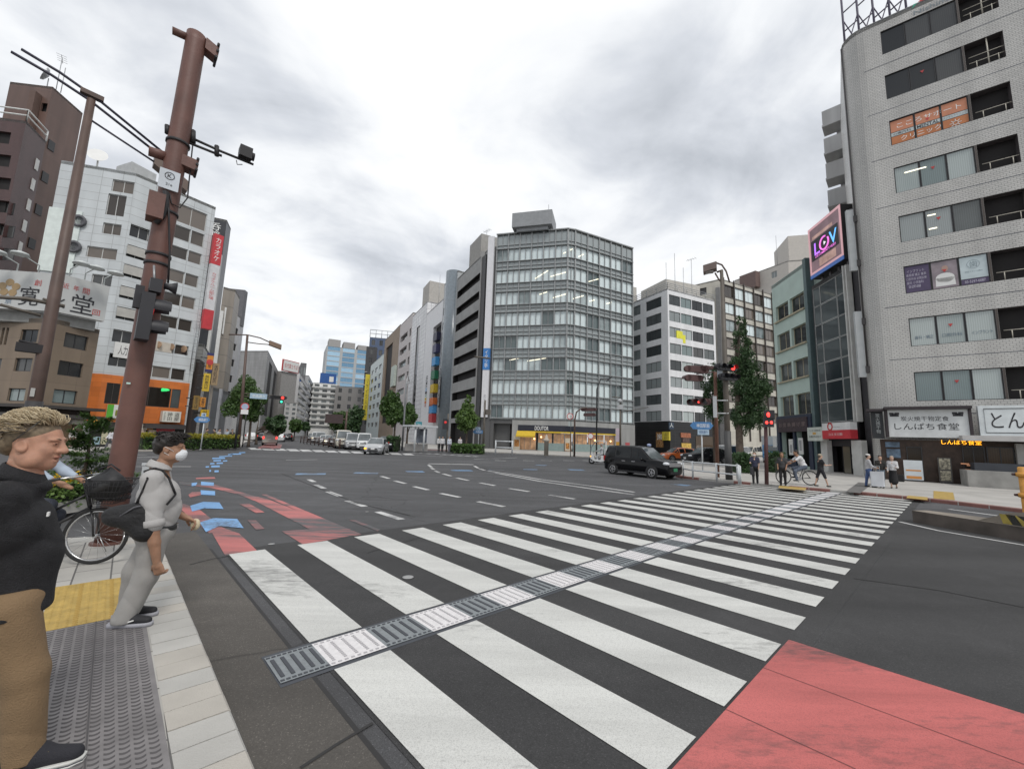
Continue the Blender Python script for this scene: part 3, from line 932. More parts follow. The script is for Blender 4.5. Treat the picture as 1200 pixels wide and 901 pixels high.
Ff.box(gr, 0, 3.2, 0, 4.95, -1.6, -1.0); Ff.box(gr, 0, .6, 0, 4.95, -.98, .05); Ff.box(gr, 0, a_ent, 4.3, 4.95, -.97, .02)
gr.put('entrance_recess', m_tile_grey, gb.root)
S0, S1=Ff.P(a_ent, 0, .12), Ff.P(Lf, 0, .12)
sh=MB()
def shop_face(F, a0, a1, doors):
 F.box(sh, a0, a1, 4.15, 4.95, -.5, .16)
shop_face(Ff, a_ent, Lf+.2, None); shop_face(Fc, -.1, Fc.L+.1, None); shop_face(Fr, -.2, Fr.L+.3, None)
Ff.box(sh, a_ent, a_ent+1.0, 0, 4.14, -.5, .16)
ar=Fr.L-4.2
Fr.box(sh, ar, Fr.L+.3, 0, 4.14, -.5, .16)
sh.put('shop_surround', m_wtile, gb.root)
fa=MB()
for F, a0, a1 in ((Ff, a_ent+1.02, Lf+.2), (Fc, -.1, Fc.L+.1), (Fr, -.1, ar-.02)):
 F.box(fa, a0, a1, 3.2, 4.13, -.1, .24)
fas=fa.put('shop_fascia', M('black_fascia', (.02, .022, .035), .4), gb.root)
aw=MB()
for F, a0, a1 in ((Ff, a_ent+1.02, Lf+.2), (Fc, -.1, Fc.L+.1), (Fr, -.1, ar-.02)):
 F.box(aw, a0, a1, 2.96, 3.19, 0, .34)
A0, A1=a_ent+.9, a_ent+4.0
aw.face([Ff.P(A0, 3.19, .3), Ff.P(A1, 3.19, .3), Ff.P(A1, 2.45, 1.2), Ff.P(A0, 2.45, 1.2)], 0)
aw.face([Ff.P(A0, 2.45, 1.2), Ff.P(A1, 2.45, 1.2), Ff.P(A1, 2.2, 1.2), Ff.P(A0, 2.2, 1.2)], 0)
aw.face([Ff.P(A0, 3.19, .3), Ff.P(A0, 2.45, 1.2), Ff.P(A0, 2.2, 1.2)], 0); aw.face([Ff.P(A1, 3.19, .3), Ff.P(A1, 2.45, 1.2), Ff.P(A1, 2.2, 1.2)], 0)
aw.put('awning', M('yellow_canvas', (.62, .42, .03), .7, var=.08), gb.root)
gb.text('DOUTOR', Ff, (Ff.px(627, 502)[0], Ff.px(643, 502)[0], 3.35, 4.0), m_wink, .27, parent=fas)
for F, ks in ((Ff, [(a_ent+1.1, a_ent+4.0), (a_ent+4.3, a_ent+6.6), (a_ent+6.8, Lf-.1)]), (Fc, [(.05, Fc.L-.05)]), (Fr, [(.2, 3.1), (3.3, 6.6), (6.8, 10.2), (10.4, ar-.15)])):
 for i, (a, b) in enumerate(ks):
  win(gb.root, F, a, b, .15, 2.94, 3, m_frame, M('lit_shop_interior', (.34, .20, .11), .35, var=.85, scale=1.1, emit=.30), depth=.25, name='shop_window', cut=False)
mb=MB()
for F, a0, a1 in ((Ff, a_ent+4.3, Lf-.1), (Fr, .2, 10.2)):
 F.box(mb, a0, a1, .1, 1.35, -.2, -.12)
mb.put('frosted_panel', M('frosted_teal_panel', (.24, .31, .30), .35), gb.root)
mb=MB()
for F, x0, y0, x1, y1 in ((Ff, 602, 511, 609.5, 527.5), (Ff, 662.5, 513.5, 668, 528)):
 F.box(mb, *F.rect(x0, y0, x1, y1), .165, .20)
pst=mb.put('food_poster', M('poster_cream', (.55, .50, .40), .6), gb.root)
mb=MB()
for F, x0, y0, x1, y1 in ((Ff, 603, 515, 608.6, 523), (Ff, 663.2, 519, 667.4, 526)):
 F.box(mb, *F.rect(x0, y0, x1, y1), .20, .206)
mb.put('poster_picture', M('poster_food', (.46, .20, .05), .6, var=.6, scale=3), pst)
mb=MB(); Fr.box(mb, *Fr.rect(732, 518.5, 737, 523.5), .17, .2); mb.put('red_bordered_plate', M('red_plate', (.45, .09, .10), .6), gb.root)
il=MB()
for x, y in ((606, 519), (634, 512), (640, 511), (690, 511), (698, 516), (716, 517), (626, 514)):
 F=Ff if x<667 else Fr
 p=F.px(x, y); il.ell(F.P(p[0], p[1], -.1), (.12, .12, .12), n=8, k=5)
il.put('shop_lamp', M('warm_lamp', (1.0, .62, .25), .5, emit=3.5), gb.root)
p0=G(627, 268, gl_h)
sb=MB(); sb.box((p0.x, p0.y+2.5, gl_h+1.9), (7.0, 5.0, 2.6), -R(14)); sb.box((p0.x, p0.y+2.5, gl_h+.3), (5.5, 4.0, .7), -R(14))
sbx=sb.put('roof_sign', M('grey_sign_box', (.27, .28, .29), .6), gb.root)
antenna(gb.root, Vector((p0.x+2.5, p0.y+3, gl_h)), 6.3, yagi=False)
D1=gb.pts[0]
def plane_pt(x, az_from, p):
 pass
AZ_ST=-27.2
ph_=hgt(Ff.P(-.4, 0), 287)
slab_r=Ff.P(-.3, 0, .1);
def st_face(name, label, xl, xr, ytop_r, start, az=AZ_ST+180-180, back=14):
 pass
def along(start, az, x, y):
 """walk from start along az until the picture column at (x, y) is reached; returns the ground point"""
 d=azv(az); best= None
 lo, hi=-5.0, 400.0
 nrm=Vector((d.y, -d.x, 0)); r=ray(x, y); c=Vector((0, 0, CAM_H))
 k=(start-c).dot(nrm)/r.dot(nrm)
 q=c+r*k
 return Vector((q.x, q.y, 0)), q.z
pier0, pier1=Ff.P(-1.6, 0, 0), Ff.P(-.05, 0, 0)
pr=MB(); F=Facade(pier0, pier1, 0, 35.5); F.box(pr, 0, F.L, 0, 35.5, -6, 0)
pr.put('pier', m_tile_grey, gb.root)
vs=thing('blade_sign', 'tall white vertical strip sign with a blue panel on the edge of the glass block', 'sign', F.P(.5, 9))
b_=MB(); F.box(b_, .05, 1.15, hgt(F.P(.6, 0), 489), hgt(F.P(.6, 0), 279), .10, .62); b_.put('panel', M('white_sign_panel', (.68, .68, .70), .5, var=.05), vs)
zb0, zb1=hgt(F.P(.6, 0), 434), hgt(F.P(.6, 0), 409)
b_=MB(); F.box(b_, .03, 1.17, zb0, zb1, .08, .66); bp_=b_.put('blue_panel', M('blue_sign', (.05, .20, .50), .5), vs)
lett(vtext('イタリ亭'), F.P(.6, (zb0+zb1)/2, .665), F.t, Z, .6, (zb1-zb0)*.8, m_wink, bp_)
lett(vtext('和洋菓子舗'), F.P(.6, hgt(F.P(.6, 0), 475), .625), F.t, Z, .4, 3.6, M('grey_ink', (.3, .3, .32), .6), vs)
start=pier0-Ff.n*.3
g1h=hgt(start, 291)
m_conc=M('grey_concrete_band', (.33, .33, .325), .85, var=.12, scale=.6, bump=.15)
A_, _=along(start, AZ_ST, 531.5, 420)
cb=Bld('balcony_building', 'dark grey parking style block with horizontal open bands beside the glass tower', [A_, start], g1h, back=16)
F=cb.F[0]
fl=MB(); dk=MB()
ys_r=[(312, 328), (340, 354), (368, 382), (396, 410), (425, 439.5), (454, 468)]
ztop_=hgt(start, 298)
nfl=8
fh=(ztop_-5.5)/nfl
for k in range(nfl+1):
 zt=ztop_-k*fh
 if k: F.w.append((.35, F.L-1.9, zt+.02, zt+fh*.44))
F.w.append((.5, F.L-.8, .05, 4.6))
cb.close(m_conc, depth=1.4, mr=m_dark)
mb=MB(); F.box(mb, F.L-1.7, F.L-.02, .0, g1h-1.2, .02, .55); mb.put('dark_stair_strip', M('dark_strip', (.06, .06, .062), .6), cb.root)
mb=MB(); F.box(mb, F.L-2.0, F.L-1.72, 0, g1h, .02, .7); mb.put('edge_rib', m_conc, cb.root)
p0=G(557, 283, g1h+3)
rooftop_box(cb, (A_+start)/2-F.n*4, (7, 6, 5.5), M('beige_penthouse', (.33, .32, .30), .8, var=.1), AZ_ST, 'penthouse')
antenna(cb.root, (A_*.45+start*.55)-F.n*2.5+Z*(g1h+5), 2.5)
B0=A_-F.t*.15
B1, _=along(B0, AZ_ST, 516, 420)
bh=hgt(B0, 317)
b2=Bld('rounded_building', 'narrow blue grey office block with a rounded corner and a vertical dark nameplate', [B1, B0], bh, back=14)
F=b2.F[0]
for k in range(8):
 zt=bh-6-k*3.5
 if zt>6: win(b2.root, F, .3, F.L*.42, zt-1.7, zt, 1, m_frame, g_dark, depth=.3)
b2.close(M('pale_grey_panels', (.42, .44, .45), .5, var=.06), depth=.5)
mb=MB(); mb.lathe([(1.9, 0), (1.9, bh+.4)], F.P(F.L*.72, 0, -.2), n=20); mb.put('rounded_bay', M('blue_grey_glass', (.17, .20, .225), .25, var=.1), b2.root)
mb=MB(); F.box(mb, F.L*.72-.5, F.L*.72+.5, hgt(F.P(F.L*.7, 0), 478), hgt(F.P(F.L*.7, 0), 443), 1.72, 1.85); nb_=mb.put('nameplate', m_fblack, b2.root)
lett(vtext('天下寿ビル'), F.P(F.L*.72, (hgt(F.P(F.L*.7, 0), 478)+hgt(F.P(F.L*.7, 0), 443))/2, 1.86), F.t, Z, .7, 5.6, m_wink, nb_)
C0=B1-F.t*.2
C1, _=along(C0, AZ_ST, 497, 420)
ch=hgt(C0, 350)
b3=Bld('white_slab_building', 'white tower with rainbow vertical lettering and coloured box signs at its side', [C1, C0], ch, back=14)
F=b3.F[0]
zr=hgt(C0, 376)
F.w.append((F.L*.50, F.L*.98, 6, zr))
b3.close(M('white_render', (.75, .75, .76), .6, var=.05), depth=2.2)
cols=[(.02, .02, .05), (.05, .05, .12), (.06, .30, .62), (.02, .16, .08), (.60, .42, .03), (.62, .16, .04), (.08, .30, .60), (.5, .06, .07)]
ysg=[394, 408, 423, 439, 455, 471, 479, 490]
for i, (c_, y_) in enumerate(zip(cols, ysg)):
 z_=hgt(C0, y_)
 mb=MB(); F.box(mb, F.L*.80, F.L*1.0, z_-.95, z_+.95, .1, 1.1)
 mb.put('box_sign', M('box_sign_%d'%i, c_, .5), b3.root)
let='NUMANIVIIN'; colr=[(.03, .03, .04)]*3+[(.03, .03, .05), (.08, .35, .65), (.03, .03, .04), (.05, .3, .12), (.6, .45, .05), (.65, .2, .05), (.5, .06, .06)]
z1_, z0_=hgt(C0, 434), hgt(C0, 474)
for i, ch_ in enumerate(let):
 lett(ch_, F.P(F.L*.28, z1_+(z0_-z1_)*(i+.5)/len(let), .04), -Z, F.t, (z1_-z0_)/len(let)*.8, 1.6, M('letter_colour_%d'%i, colr[i], .6), b3.root)
D0=C1-F.t*.1
D1_, _=along(D0, AZ_ST, 480.5, 420)
dh=hgt(D0, 353)
b4=Bld('tiled_tower', 'white tiled tower with one tall dark arched strip window', [D1_, D0], dh, back=14)
F=b4.F[0]
F.w.append((F.L*.38, F.L*.60, 7, dh-5))
b4.close(TILE('white_square_tiles', (.75, .75, .76), (.28, .28, .29), 1.1, 1.1, .035), depth=.3)
win(b4.root, F, F.L*.38, F.L*.60, 7, dh-5, 1, m_frame, g_dark, depth=.2, cut=False)
rooftop_box(b4, (D0+D1_)/2-F.n*6+F.t*-2, (8, 7, 8.5), M('beige_plant_room', (.42, .40, .37), .8), AZ_ST, 'plant_room')
antenna(b4.root, D0-F.n*3+Z*dh, 8, yagi=False)
E0=D1_-F.t*.1
E1, _=along(E0, AZ_ST, 466.5, 420)
eh=hgt(E0, 366)
b5=Bld('pinkish_office_block', 'pale pinkish office block with dark recessed balconies, between tan and white towers', [E1, E0], eh, back=14)
F=b5.F[0]
for k in range(7):
 zt=eh-4.5-k*4.4
 win(b5.root, F, F.L*.10, F.L*.68, zt-2, zt, 2, m_frame, g_dark if k<2 else g_pale, depth=.7)
 win(b5.root, F, F.L*.82, F.L*.95, zt-2.4, zt, 1, m_frame, g_dark, depth=.3)
b5.close(M('pinkish_tiles', (.55, .51, .50), .7, var=.06), depth=.8)
F0=E1-F.t*.2
F1, _=along(F0, AZ_ST, 449, 430)
fhh=hgt(F0, 380)
b6=Bld('tan_framed_building', 'tan brown building framed by two tall piers with a deep stair recess', [F1, F0], fhh, back=14)
F=b6.F[0]
F.w.append((F.L*.15, F.L*.60, 6, fhh-4))
b6.close(M('tan_stone', (.30, .235, .18), .8, var=.1, scale=.5), depth=2.0)
mb=MB()
for k in range(9): F.box(mb, F.L*.16, F.L*.59, 7+k*3.4, 8.1+k*3.4, -1.9, -.6)
mb.put('stair_landing', M('tan_stair', (.26, .17, .12), .8), b6.root)
mb=MB(); F.box(mb, F.L*.8, F.L*1.0, hgt(F0, 452), hgt(F0, 428), .1, .9); mb.put('green_white_sign', M('pale_sign', (.5, .56, .5), .6), b6.root)
G0=F1-F.t*.3
G1, _=along(G0, AZ_ST, 433, 450)
gh=hgt(G0, 414)
b7=Bld('pale_narrow_block', 'pale cream and mint block with a long yellow vertical sign', [G1, G0], gh, back=14)
F=b7.F[0]
for k in range(7):
 zt=gh-3.5-k*3.9
 for q in range(3):
  win(b7.root, F, F.L*(.12+.3*q), F.L*(.30+.3*q), zt-1.9, zt, 1, m_frame, g_dark, depth=.25)
b7.close(M('pale_mint_wall', (.62, .68, .67), .7, var=.07), depth=.3)
ysn=thing('blade_sign', 'long yellow vertical blade sign down the front of the pale narrow block', 'sign', F.P(0, 10, .5))
z0_, z1_=hgt(G1, 492), hgt(G1, 439)
mb=MB(); F.box(mb, 0, .5, z0_, z1_, .1, 2.0); yo=mb.put('panel', M('yellow_sign', (.62, .50, .04), .5), ysn)
fs_=(F.P(0, 0, .1)-F.P(0, 0, 2.0)).normalized()
lett(vtext('リサイクル中村'), F.P(.26+.26, (z0_+z1_)/2, 1.05), -F.n, Z, 1.0, (z1_-z0_)*.8, m_ink, yo)
def far_block(name, label, x0, x1, ytop, D, mat, h_az, floors, cols_, gl, fr=None, depth_=14, ww=.7, wh=.55, slabs=False, z_first=6.0, back=18):
 P0=polar(math.degrees(math.atan2(ray(x0, 500).x, ray(x0, 500).y)), D)
 d=azv(h_az); r=ray(x1, 500)
 n_=Vector((r.y, -r.x, 0)); t_=-(P0.dot(n_))/d.dot(n_)
 P1=P0+d*t_
 h=hgt(P0 if ytop[1]==0 else P1, ytop[0])
 b=Bld(name, label, [P0, P1], h, back=back)
 F=b.F[0]
 fh_=(h-z_first)/floors
 for k in range(floors):
  for i in range(cols_):
   w_=F.L/cols_
   win(b.root, F, w_*(i+.5-ww/2), w_*(i+.5+ww/2), z_first+k*fh_+fh_*.2, z_first+k*fh_+fh_*(.2+wh), 2 if w_>2.5 else 1, fr or m_frame, gl, depth=.2)
 b.close(mat)
 return b
bt=far_block('slim_dark_tower', 'slim charcoal tower with small balconies left of the yellow vertical sign', 422, 434.5, (407, 1), 235, M('charcoal_wall', (.055, .055, .058), .7), 78, 9, 1, g_dark, ww=.3, back=3)
mb=MB()
for k in range(8): bt.F[0].box(mb, .2, 1.4, 10+k*3.6, 10.3+k*3.6, .02, 1.1)
mb.put('balcony', M('pale_balcony', (.5, .5, .5), .7), bt.root)
bb=far_block('dark_blue_block', 'dark blue high block with a steel frame on its roof in the far street', 425, 453, (395, 0), 250, M('dark_blue_panels', (.07, .10, .17), .5), 75, 9, 3, g_dark, ww=.45)
railing(bb.root, [bb.F[0].P(0, bb.h), bb.F[0].P(bb.F[0].L, bb.h)], 4.5, m_steel, 'roof_frame', step=3, r=.18)
ft=far_block('blue_glass_tower', 'tall sky blue glass office tower with grey piers at the far end of the street', 374, 427, (405, 0), 420, M('grey_pier', (.40, .41, .41), .6), 62, 16, 3, g_blue, M('pale_mullion', (.45, .5, .55), .4), ww=.82, wh=.82, back=40)
mb=MB()
for i in range(3):
 w_=ft.F[0].L/3; ft.F[0].box(mb, w_*(i+.1), w_*(i+.9), ft.h-1, ft.h+7-i*1.2, -16, -.4)
mb.put('crown', M('grey_louvre', (.33, .32, .31), .7), ft.root)
fg=far_block('grey_brown_block', 'low grey brown block below the blue glass tower', 389, 424, (452, 0), 270, M('grey_brown_wall', (.26, .25, .24), .8), 70, 5, 3, g_dark, ww=.35)
fw=far_block('white_stepped_apartments', 'white stepped apartment block under the big blue rooftop billboard', 362, 391, (448, 0), 280, M('white_apartment', (.75, .75, .73), .7), 65, 8, 3, g_mix, ww=.6)
mb=MB()
for k in range(8): fw.F[0].box(mb, -.5, fw.F[0].L, 6+k*(fw.h-6)/8, 7.0+k*(fw.h-6)/8, .05, 1.3)
mb.put('balcony', M('white_balcony', (.62, .62, .60), .7), fw.root)
bbd=thing('rooftop_billboard', 'big blue rooftop billboard with a pale square on the white stepped apartments', 'billboard', fw.F[0].P(2, fw.h))
F=fw.F[0]; z0_, z1_=hgt(F.P(6, 0), 451), hgt(F.P(6, 0), 437)
mb=MB(); F.box(mb, 3.5, F.L-1.0, z0_, z1_, -7, -.6); mb.put('panel', M('deep_blue_board', (.02, .09, .30), .5), bbd)
mb=MB(); F.box(mb, F.L-5.0, F.L-2.5, z0_+(z1_-z0_)*.3, z0_+(z1_-z0_)*.75, -.59, -.5); mb.put('emblem', m_white, bbd)
mb=MB(); F.box(mb, 4, F.L-1.5, fw.h-.5, z0_, -6, -1.5); mb.put('sign_base', m_white, bbd)
AZ_L=-22.5
gst=G(288, 523); gst=polar(-32.2, 60)
def left_block(name, label, x_near, x_far, ytop_near, D=None, start=None, back=14, az=AZ_L):
 if start is None:
  r_=ray(x_near, 500); start=polar(math.degrees(math.atan2(r_.x, r_.y)), D)
 q, _=along(start, az, x_far, 480)
 h=hgt(start, ytop_near)
 b=Bld(name, label, [start, q], h, back=back)
 return b, q
gbk, q=left_block('grey_pier_building', 'grey stone building with six tall dark vertical window slots', 304, 335, 411, D=140, az=-26)
F=gbk.F[0]
for k in range(6):
 a=F.L*(.06+.155*k); win(gbk.root, F, a, a+F.L*.09, 6.5, gbk.h-2.0, 1, m_fbrown, g_dark, depth=.35)
for k in range(5):
 a=F.L*(.06+.18*k); win(gbk.root, F, a, a+F.L*.10, 1, 4, 1, m_fbrown, g_pale, depth=.4)
gbk.bk=[q+Vector((-14, 8, 0)), gbk.pts[0]+azv(-80)*30]
m_gst=TILE('grey_stone_blocks', (.27, .27, .27), (.15, .15, .15), 1.6, .9, .015)
gbk.close(m_gst, depth=.6)
rs=thing('rooftop_sign', 'white rooftop sign with a red border and red writing beyond the grey pier building', 'sign', q)
sA, sB2=polar(-29.6, 180), polar(-27.8, 186)
Sf=Facade(sA, sB2, 0, 30)
z0_, z1_=hgt(sA, 434), hgt(sA, 420.5)
mb=MB(); Sf.box(mb, 0, Sf.L, z0_, z1_, -.5, 0); mb.put('frame', M('red_border', (.42, .05, .05), .6), rs)
mb=MB(); Sf.box(mb, .3, Sf.L-.3, z0_+.3, z1_-.3, .01, .1); pb=mb.put('panel', m_white, rs)
lett('名代富士そば', Sf.P(Sf.L/2, (z0_+z1_)/2, .12), Sf.t, Z, Sf.L*.8, (z1_-z0_)*.4, m_rink, pb)
mb=MB(); Sf.box(mb, .5, Sf.L, 0, z0_-.1, -6, -.6); mb.put('support_block', M('grey_wall_b', (.30, .29, .28), .8), rs)
lb2, q2=left_block('white_banded_block', 'white office block with dark ribbon windows far down the left of the street', 345, 358, 437, D=200)
F=lb2.F[0]
for k in range(7):
 zt=lb2.h-2-k*(lb2.h-4)/7; win(lb2.root, F, .8, F.L-.8, zt-1.9, zt, 4, m_frame, g_dark)
lb2.close(M('white_band_wall', (.52, .52, .52), .7))
lb3, q3=left_block('grey_banded_block', 'grey office block with ribbon windows next to the white banded one, further off', 358, 366, 440, start=q2-lb2.F[0].t*-.4)
F=lb3.F[0]
for k in range(7):
 zt=lb3.h-2-k*(lb3.h-4)/7; win(lb3.root, F, .8, F.L-.8, zt-1.9, zt, 4, m_frame, g_dark)
lb3.close(M('grey_band_wall', (.42, .43, .44), .7))
for x0_, x1_, yt, D_, lab, c_ in ((331, 346, 471, 170, 'low pale shopfront block with a red vertical strip, beyond the grey pier building', (.5, .5, .49)), (345, 352, 425, 230, 'dark lattice rooftop billboard block far down the left of the street', (.12, .12, .125))):
 far_block('distant_block', lab, x0_, x1_, (yt, 0), D_, M('distant_%d'%x0_, c_, .8), 60, 4, 2, g_mix, ww=.5)
far_block('street_end_block', 'pale low building closing the far end of the street', 330, 372, (480, 0), 480, M('street_end_wall', (.42, .42, .42), .8), 64, 6, 6, g_mix, ww=.6)
# buildings at the left
def rp(x, y, D):
 """ground point and height of the picture point (x, y) at horizontal distance D"""
 d=ray(x, y); k=D/math.hypot(d.x, d.y)
 return Vector((d.x*k, d.y*k, 0)), CAM_H+d.z*k
p, h=rp(62, 102, 84)
tw=Bld('brown_tower', 'dark brown tiled apartment tower with a plain tan side wall, tallest at the left', [G(12, 96, h), p, G(97, 133, h)], h)
m_brown1=TILE('brown_tiles', (.085, .044, .042), (.05, .034, .032), .35, .16, .01, stagger=.5)
m_brown2=TILE('tan_side_wall', (.135, .082, .066), (.10, .07, .06), 3.0, 3.0, .02)
F=tw.F[0]
win(tw.root, F, *F.rect(48, 121, 55, 131)[:2], *F.rect(48, 121, 55, 131)[2:], 2, m_fblack, g_dark, depth=.5)
mats=[m_brown2, m_roof]
tw.close(m_brown2)
mb=MB(); r_=F.rect(39, 112, 46, 150); F.box(mb, r_[0], r_[1], r_[2]-25, r_[3], .05, .9); mb.put('duct', M('brown_duct', (.12, .075, .06), .7), tw.root)
mb=MB()
for k in range(6):
 zt=tw.F[1].px(80, 180+k*40)[1]
 tw.F[1].box(mb, .8, 1.7, zt-1.4, zt, .02, .10)
mb.put('small_window', m_fblack, tw.root)
dp=F.px(51, 98); pb=F.P(dp[0], tw.h, -.5)
mb=MB(); mb.tube([pb, pb+Z*1.6], .06, 6); mb.lathe([(.1, 0), (.85, .25), (1.0, .5)], pb+Z*1.9, (-.6, -.8, .3), 14); mb.put('satellite_dish', m_steel, tw.root)
antenna(tw.root, pb+Vector((.6, .6, 0)), 5.5); antenna(tw.root, tw.pts[1]+Vector((0, 1, tw.h)), 4, yagi=False)
p, h2=rp(31, 142, 78)
tv=Bld('brown_tower', 'lower dark purple brown wing with white railing on top, in front of the brown tower', [G(-30, 134, h2), p, G(54, 166, h2)], h2)
F=tv.F[0]
for k in range(7):
 r_=F.rect(-8, 154+k*27, 12, 168+k*27)
 win(tv.root, F, *r_, 2, m_fblack, g_dark, depth=.5)
tv.close(m_brown1, depth=.6)
railing(tv.root, [q_+Z*h2 for q_ in tv.pts], 1.5, m_white, 'railing', 3.5, .09)
mb=MB()
for k in range(5):
 zt=tv.F[1].px(47, 190+k*27)[1]; tv.F[1].box(mb, tv.F[1].L*.7, tv.F[1].L*.85, zt-1.5, zt, .02, .1)
mb.put('small_window', m_fwhite, tv.root)
p, h=rp(160, 203, 55)
gt_=Bld('tiled_corner_building', 'pale grey tiled corner building whose two lower floors are painted orange', [G(72, 188, h), p, G(253, 243, h)], h, back=12)
FL, FR=gt_.F
m_gt=TILE('pale_grey_panels_big', (.56, .59, .60), (.34, .35, .35), 1.7, .85, .02, .05, .4, 0, .12)
win_r=[]
for (xl, yt, xr, yb) in ((206, 272, 240, 291), (203, 287, 238, 306)):
 pass
def rowz(F, x, ys): return [F.px(x, y)[1] for y in ys]
xc=222
rows_r=[(266, 282), (291, 304.5), (319, 333), (346.5, 360), (374, 387.5), (405, 416), (433, 446)]
aR0=FR.px(206, 300)[0]; aR1=FR.px(233, 300)[0]
aE=FR.L*.90; aS=FR.L*.30
for k, (y0, y1) in enumerate(rows_r):
 z1, z0=FR.px(215, y0)[1], FR.px(215, y1)[1]
 win(gt_.root, FR, aS, aS+(aE-aS)*.70, z0, z1, 2, m_fwhite, g_brown, depth=.15)
 win(gt_.root, FR, aS+(aE-aS)*.72, aE, z0, z1, 1, m_fwhite, g_brown, depth=.15)
zt0, zt1=FR.px(215, 262)[1], FR.px(215, 240)[1]
win(gt_.root, FR, aS, aE, zt0, zt1, 3, m_fwhite, g_brown, depth=.15)
for k, y in enumerate((276, 300, 323, 348, 372, 398, 425)):
 z1=FR.px(182, y-4)[1]; z0=FR.px(182, y+10)[1]
 win(gt_.root, FR, FR.L*.03, FR.L*.24, z0, z1, 2, m_fwhite, g_dark, depth=.35)
for x0, y0, x1, y1, gl in ((131, 212, 158, 226, g_brown), (125, 228, 147, 253, g_brown), (120, 262, 142, 275, g_brown), (101, 290, 137, 303, g_brown), (80, 305, 90, 313, g_dark), (107, 322, 131, 335, g_dark)):
 win(gt_.root, FL, *FL.rect(x0, y0, x1, y1), 2 if x1-x0>15 else 1, m_fwhite, gl, depth=.15)
gt_.z0=0
zo=FR.px(200, 447)[1]
gt_.close(m_gt)
mb=MB()
for k, y in enumerate((300, 323, 348, 372)):
 z0=FR.px(182, y+6)[1]; mb=MB()
 FR.box(mb, FR.L*.03, FR.L*.24, z0-.1, z0+.8, .02, .09)
 mb.put('balcony_rail', M('pale_rail', (.42, .41, .38), .6), gt_.root)
mb=MB()
rA=FL.rect(50, 247, 92, 330);
FL.box(mb, FL.px(58, 247)[0], FL.px(92, 280)[0], FL.px(75, 320)[1], FL.px(80, 246)[1], .02, .12)
an=mb.put('stair_annex', M('mint_white', (.66, .72, .69), .7), gt_.root)
mb=MB()
for x, y in ((94, 260), (88, 290)):
 q_=FL.px(x, y); mb.lathe([(.55, 0), (.62, .25), (.4, .26), (.35, .1)], FL.P(q_[0], q_[1], .02), FL.n, 14)
mb.put('vent', M('vent_dark', (.10, .10, .11), .6), gt_.root)
dq=FL.px(105, 190); pb=FL.P(dq[0], gt_.h, -1)
mb=MB(); mb.tube([pb, pb+Z*1.2], .08, 6); mb.lathe([(.1, 0), (.6, .15), (.8, .35)], pb+Z*1.5, (.5, -.8, .35), 16); mb.put('satellite_dish', m_white, gt_.root)
rooftop_box(gt_, gt_.pts[1]*.93+FL.t*0+(gt_.pts[1]-Vector((0, 0, 0))).normalized()*6, (2.6, 2.2, 1.5), M('pale_unit', (.45, .46, .46), .6), 20)
m_or=TILE('orange_panels', (.60, .165, .03), (.42, .11, .02), 1.3, .45, .008, .14, .55, .5)
ob=MB()
zg=FR.px(200, 497)[1]
orF=[Facade(FL.P(FL.L*.80, 0, .12), FR.P(-.05, 0, .14), zg, zo), Facade(FR.P(-.05, 0, .14), FR.P(FR.L*.97, 0, .12), zg, zo)]
w0=orF[1].rect(182, 455, 209, 477.5)
root_=gt_.root
win(root_, orF[1], orF[1].L*.26, orF[1].L*.78, w0[2], w0[3], 2, m_fbrown, g_shop, depth=.05)
win(root_, orF[1], orF[1].L*.79, orF[1].L*.90, w0[2], w0[3], 1, m_fbrown, g_mix, depth=.05)
win(root_, orF[1], .4, orF[1].L*.2, w0[2], w0[3], 2, m_fbrown, g_shop, depth=.05)
for f_ in orF:
 f_.wall(ob, 0, .10)
 ob.face([f_.P(0, zo), f_.P(f_.L, zo), f_.P(f_.L, zo, -.4), f_.P(0, zo, -.4)], 0); ob.face([f_.P(0, zg), f_.P(f_.L, zg), f_.P(f_.L, zg, -.4), f_.P(0, zg, -.4)], 0)
ob.put('orange_cladding', m_or, root_)
F=orF[1]
mb=MB(); F.box(mb, -.2, F.L+.1, .02, zg-.02, -.3, -.02); sf=mb.put('shopfront', M('dark_shopfront', (.03, .027, .025), .6), root_)
mb=MB(); F.box(mb, F.L*.5, F.L*.98, zg-.5, zg-.05, 0, 1.0); mb.put('canopy', M('dark_canopy', (.05, .045, .045), .7), root_)
mb=MB(); F.box(mb, F.L*.30, F.L*.62, 1.7, zg-.7, 0, .15); mb.put('menu_board', M('menu_wood', (.42, .20, .06), .6, var=.5, scale=3), root_)
mb=MB(); F.box(mb, F.L*.30, F.L*.55, zg-.65, zg-.1, .02, .2); mb.put('shop_sign', M('cream_sign', (.6, .57, .5), .6), root_)
mb=MB()
for k in range(4): F.box(mb, F.L*(.33+.12*k), F.L*(.42+.12*k), .6, 1.5, .02, .22)
mb.put('menu_panels', M('menu_panels', (.5, .40, .33), .6, var=.5, scale=5), root_)
mb=MB(); F.box(mb, F.L*.66, F.L*.88, zg-1.6, zg-.5, .05, .25); cc_=mb.put('red_sign', M('red_cola_sign', (.36, .03, .04), .5), root_)
gt_.text('Coca-Cola', F, (F.L*.68, F.L*.86, zg-1.2, zg-.75), m_wink, .26, parent=cc_)
mb=MB(); F.box(mb, F.L*.80, F.L*.97, zg-2.3, zg-1.1, .28, .4); rs_=mb.put('round_logo_board', m_white, root_)
mb=MB(); mb.lathe([(.01, .03), (.5, .03), (.5, 0)], F.P(F.L*.885, zg-1.5, .4), F.n, 18); mb.put('red_disc', m_rink, rs_)
r_=F.rect(187, 482, 208.5, 494.5)
ks=thing('lit_box_sign', 'white box sign with four black characters on the orange storey', 'sign', F.P((r_[0]+r_[1])/2, r_[2], .5))
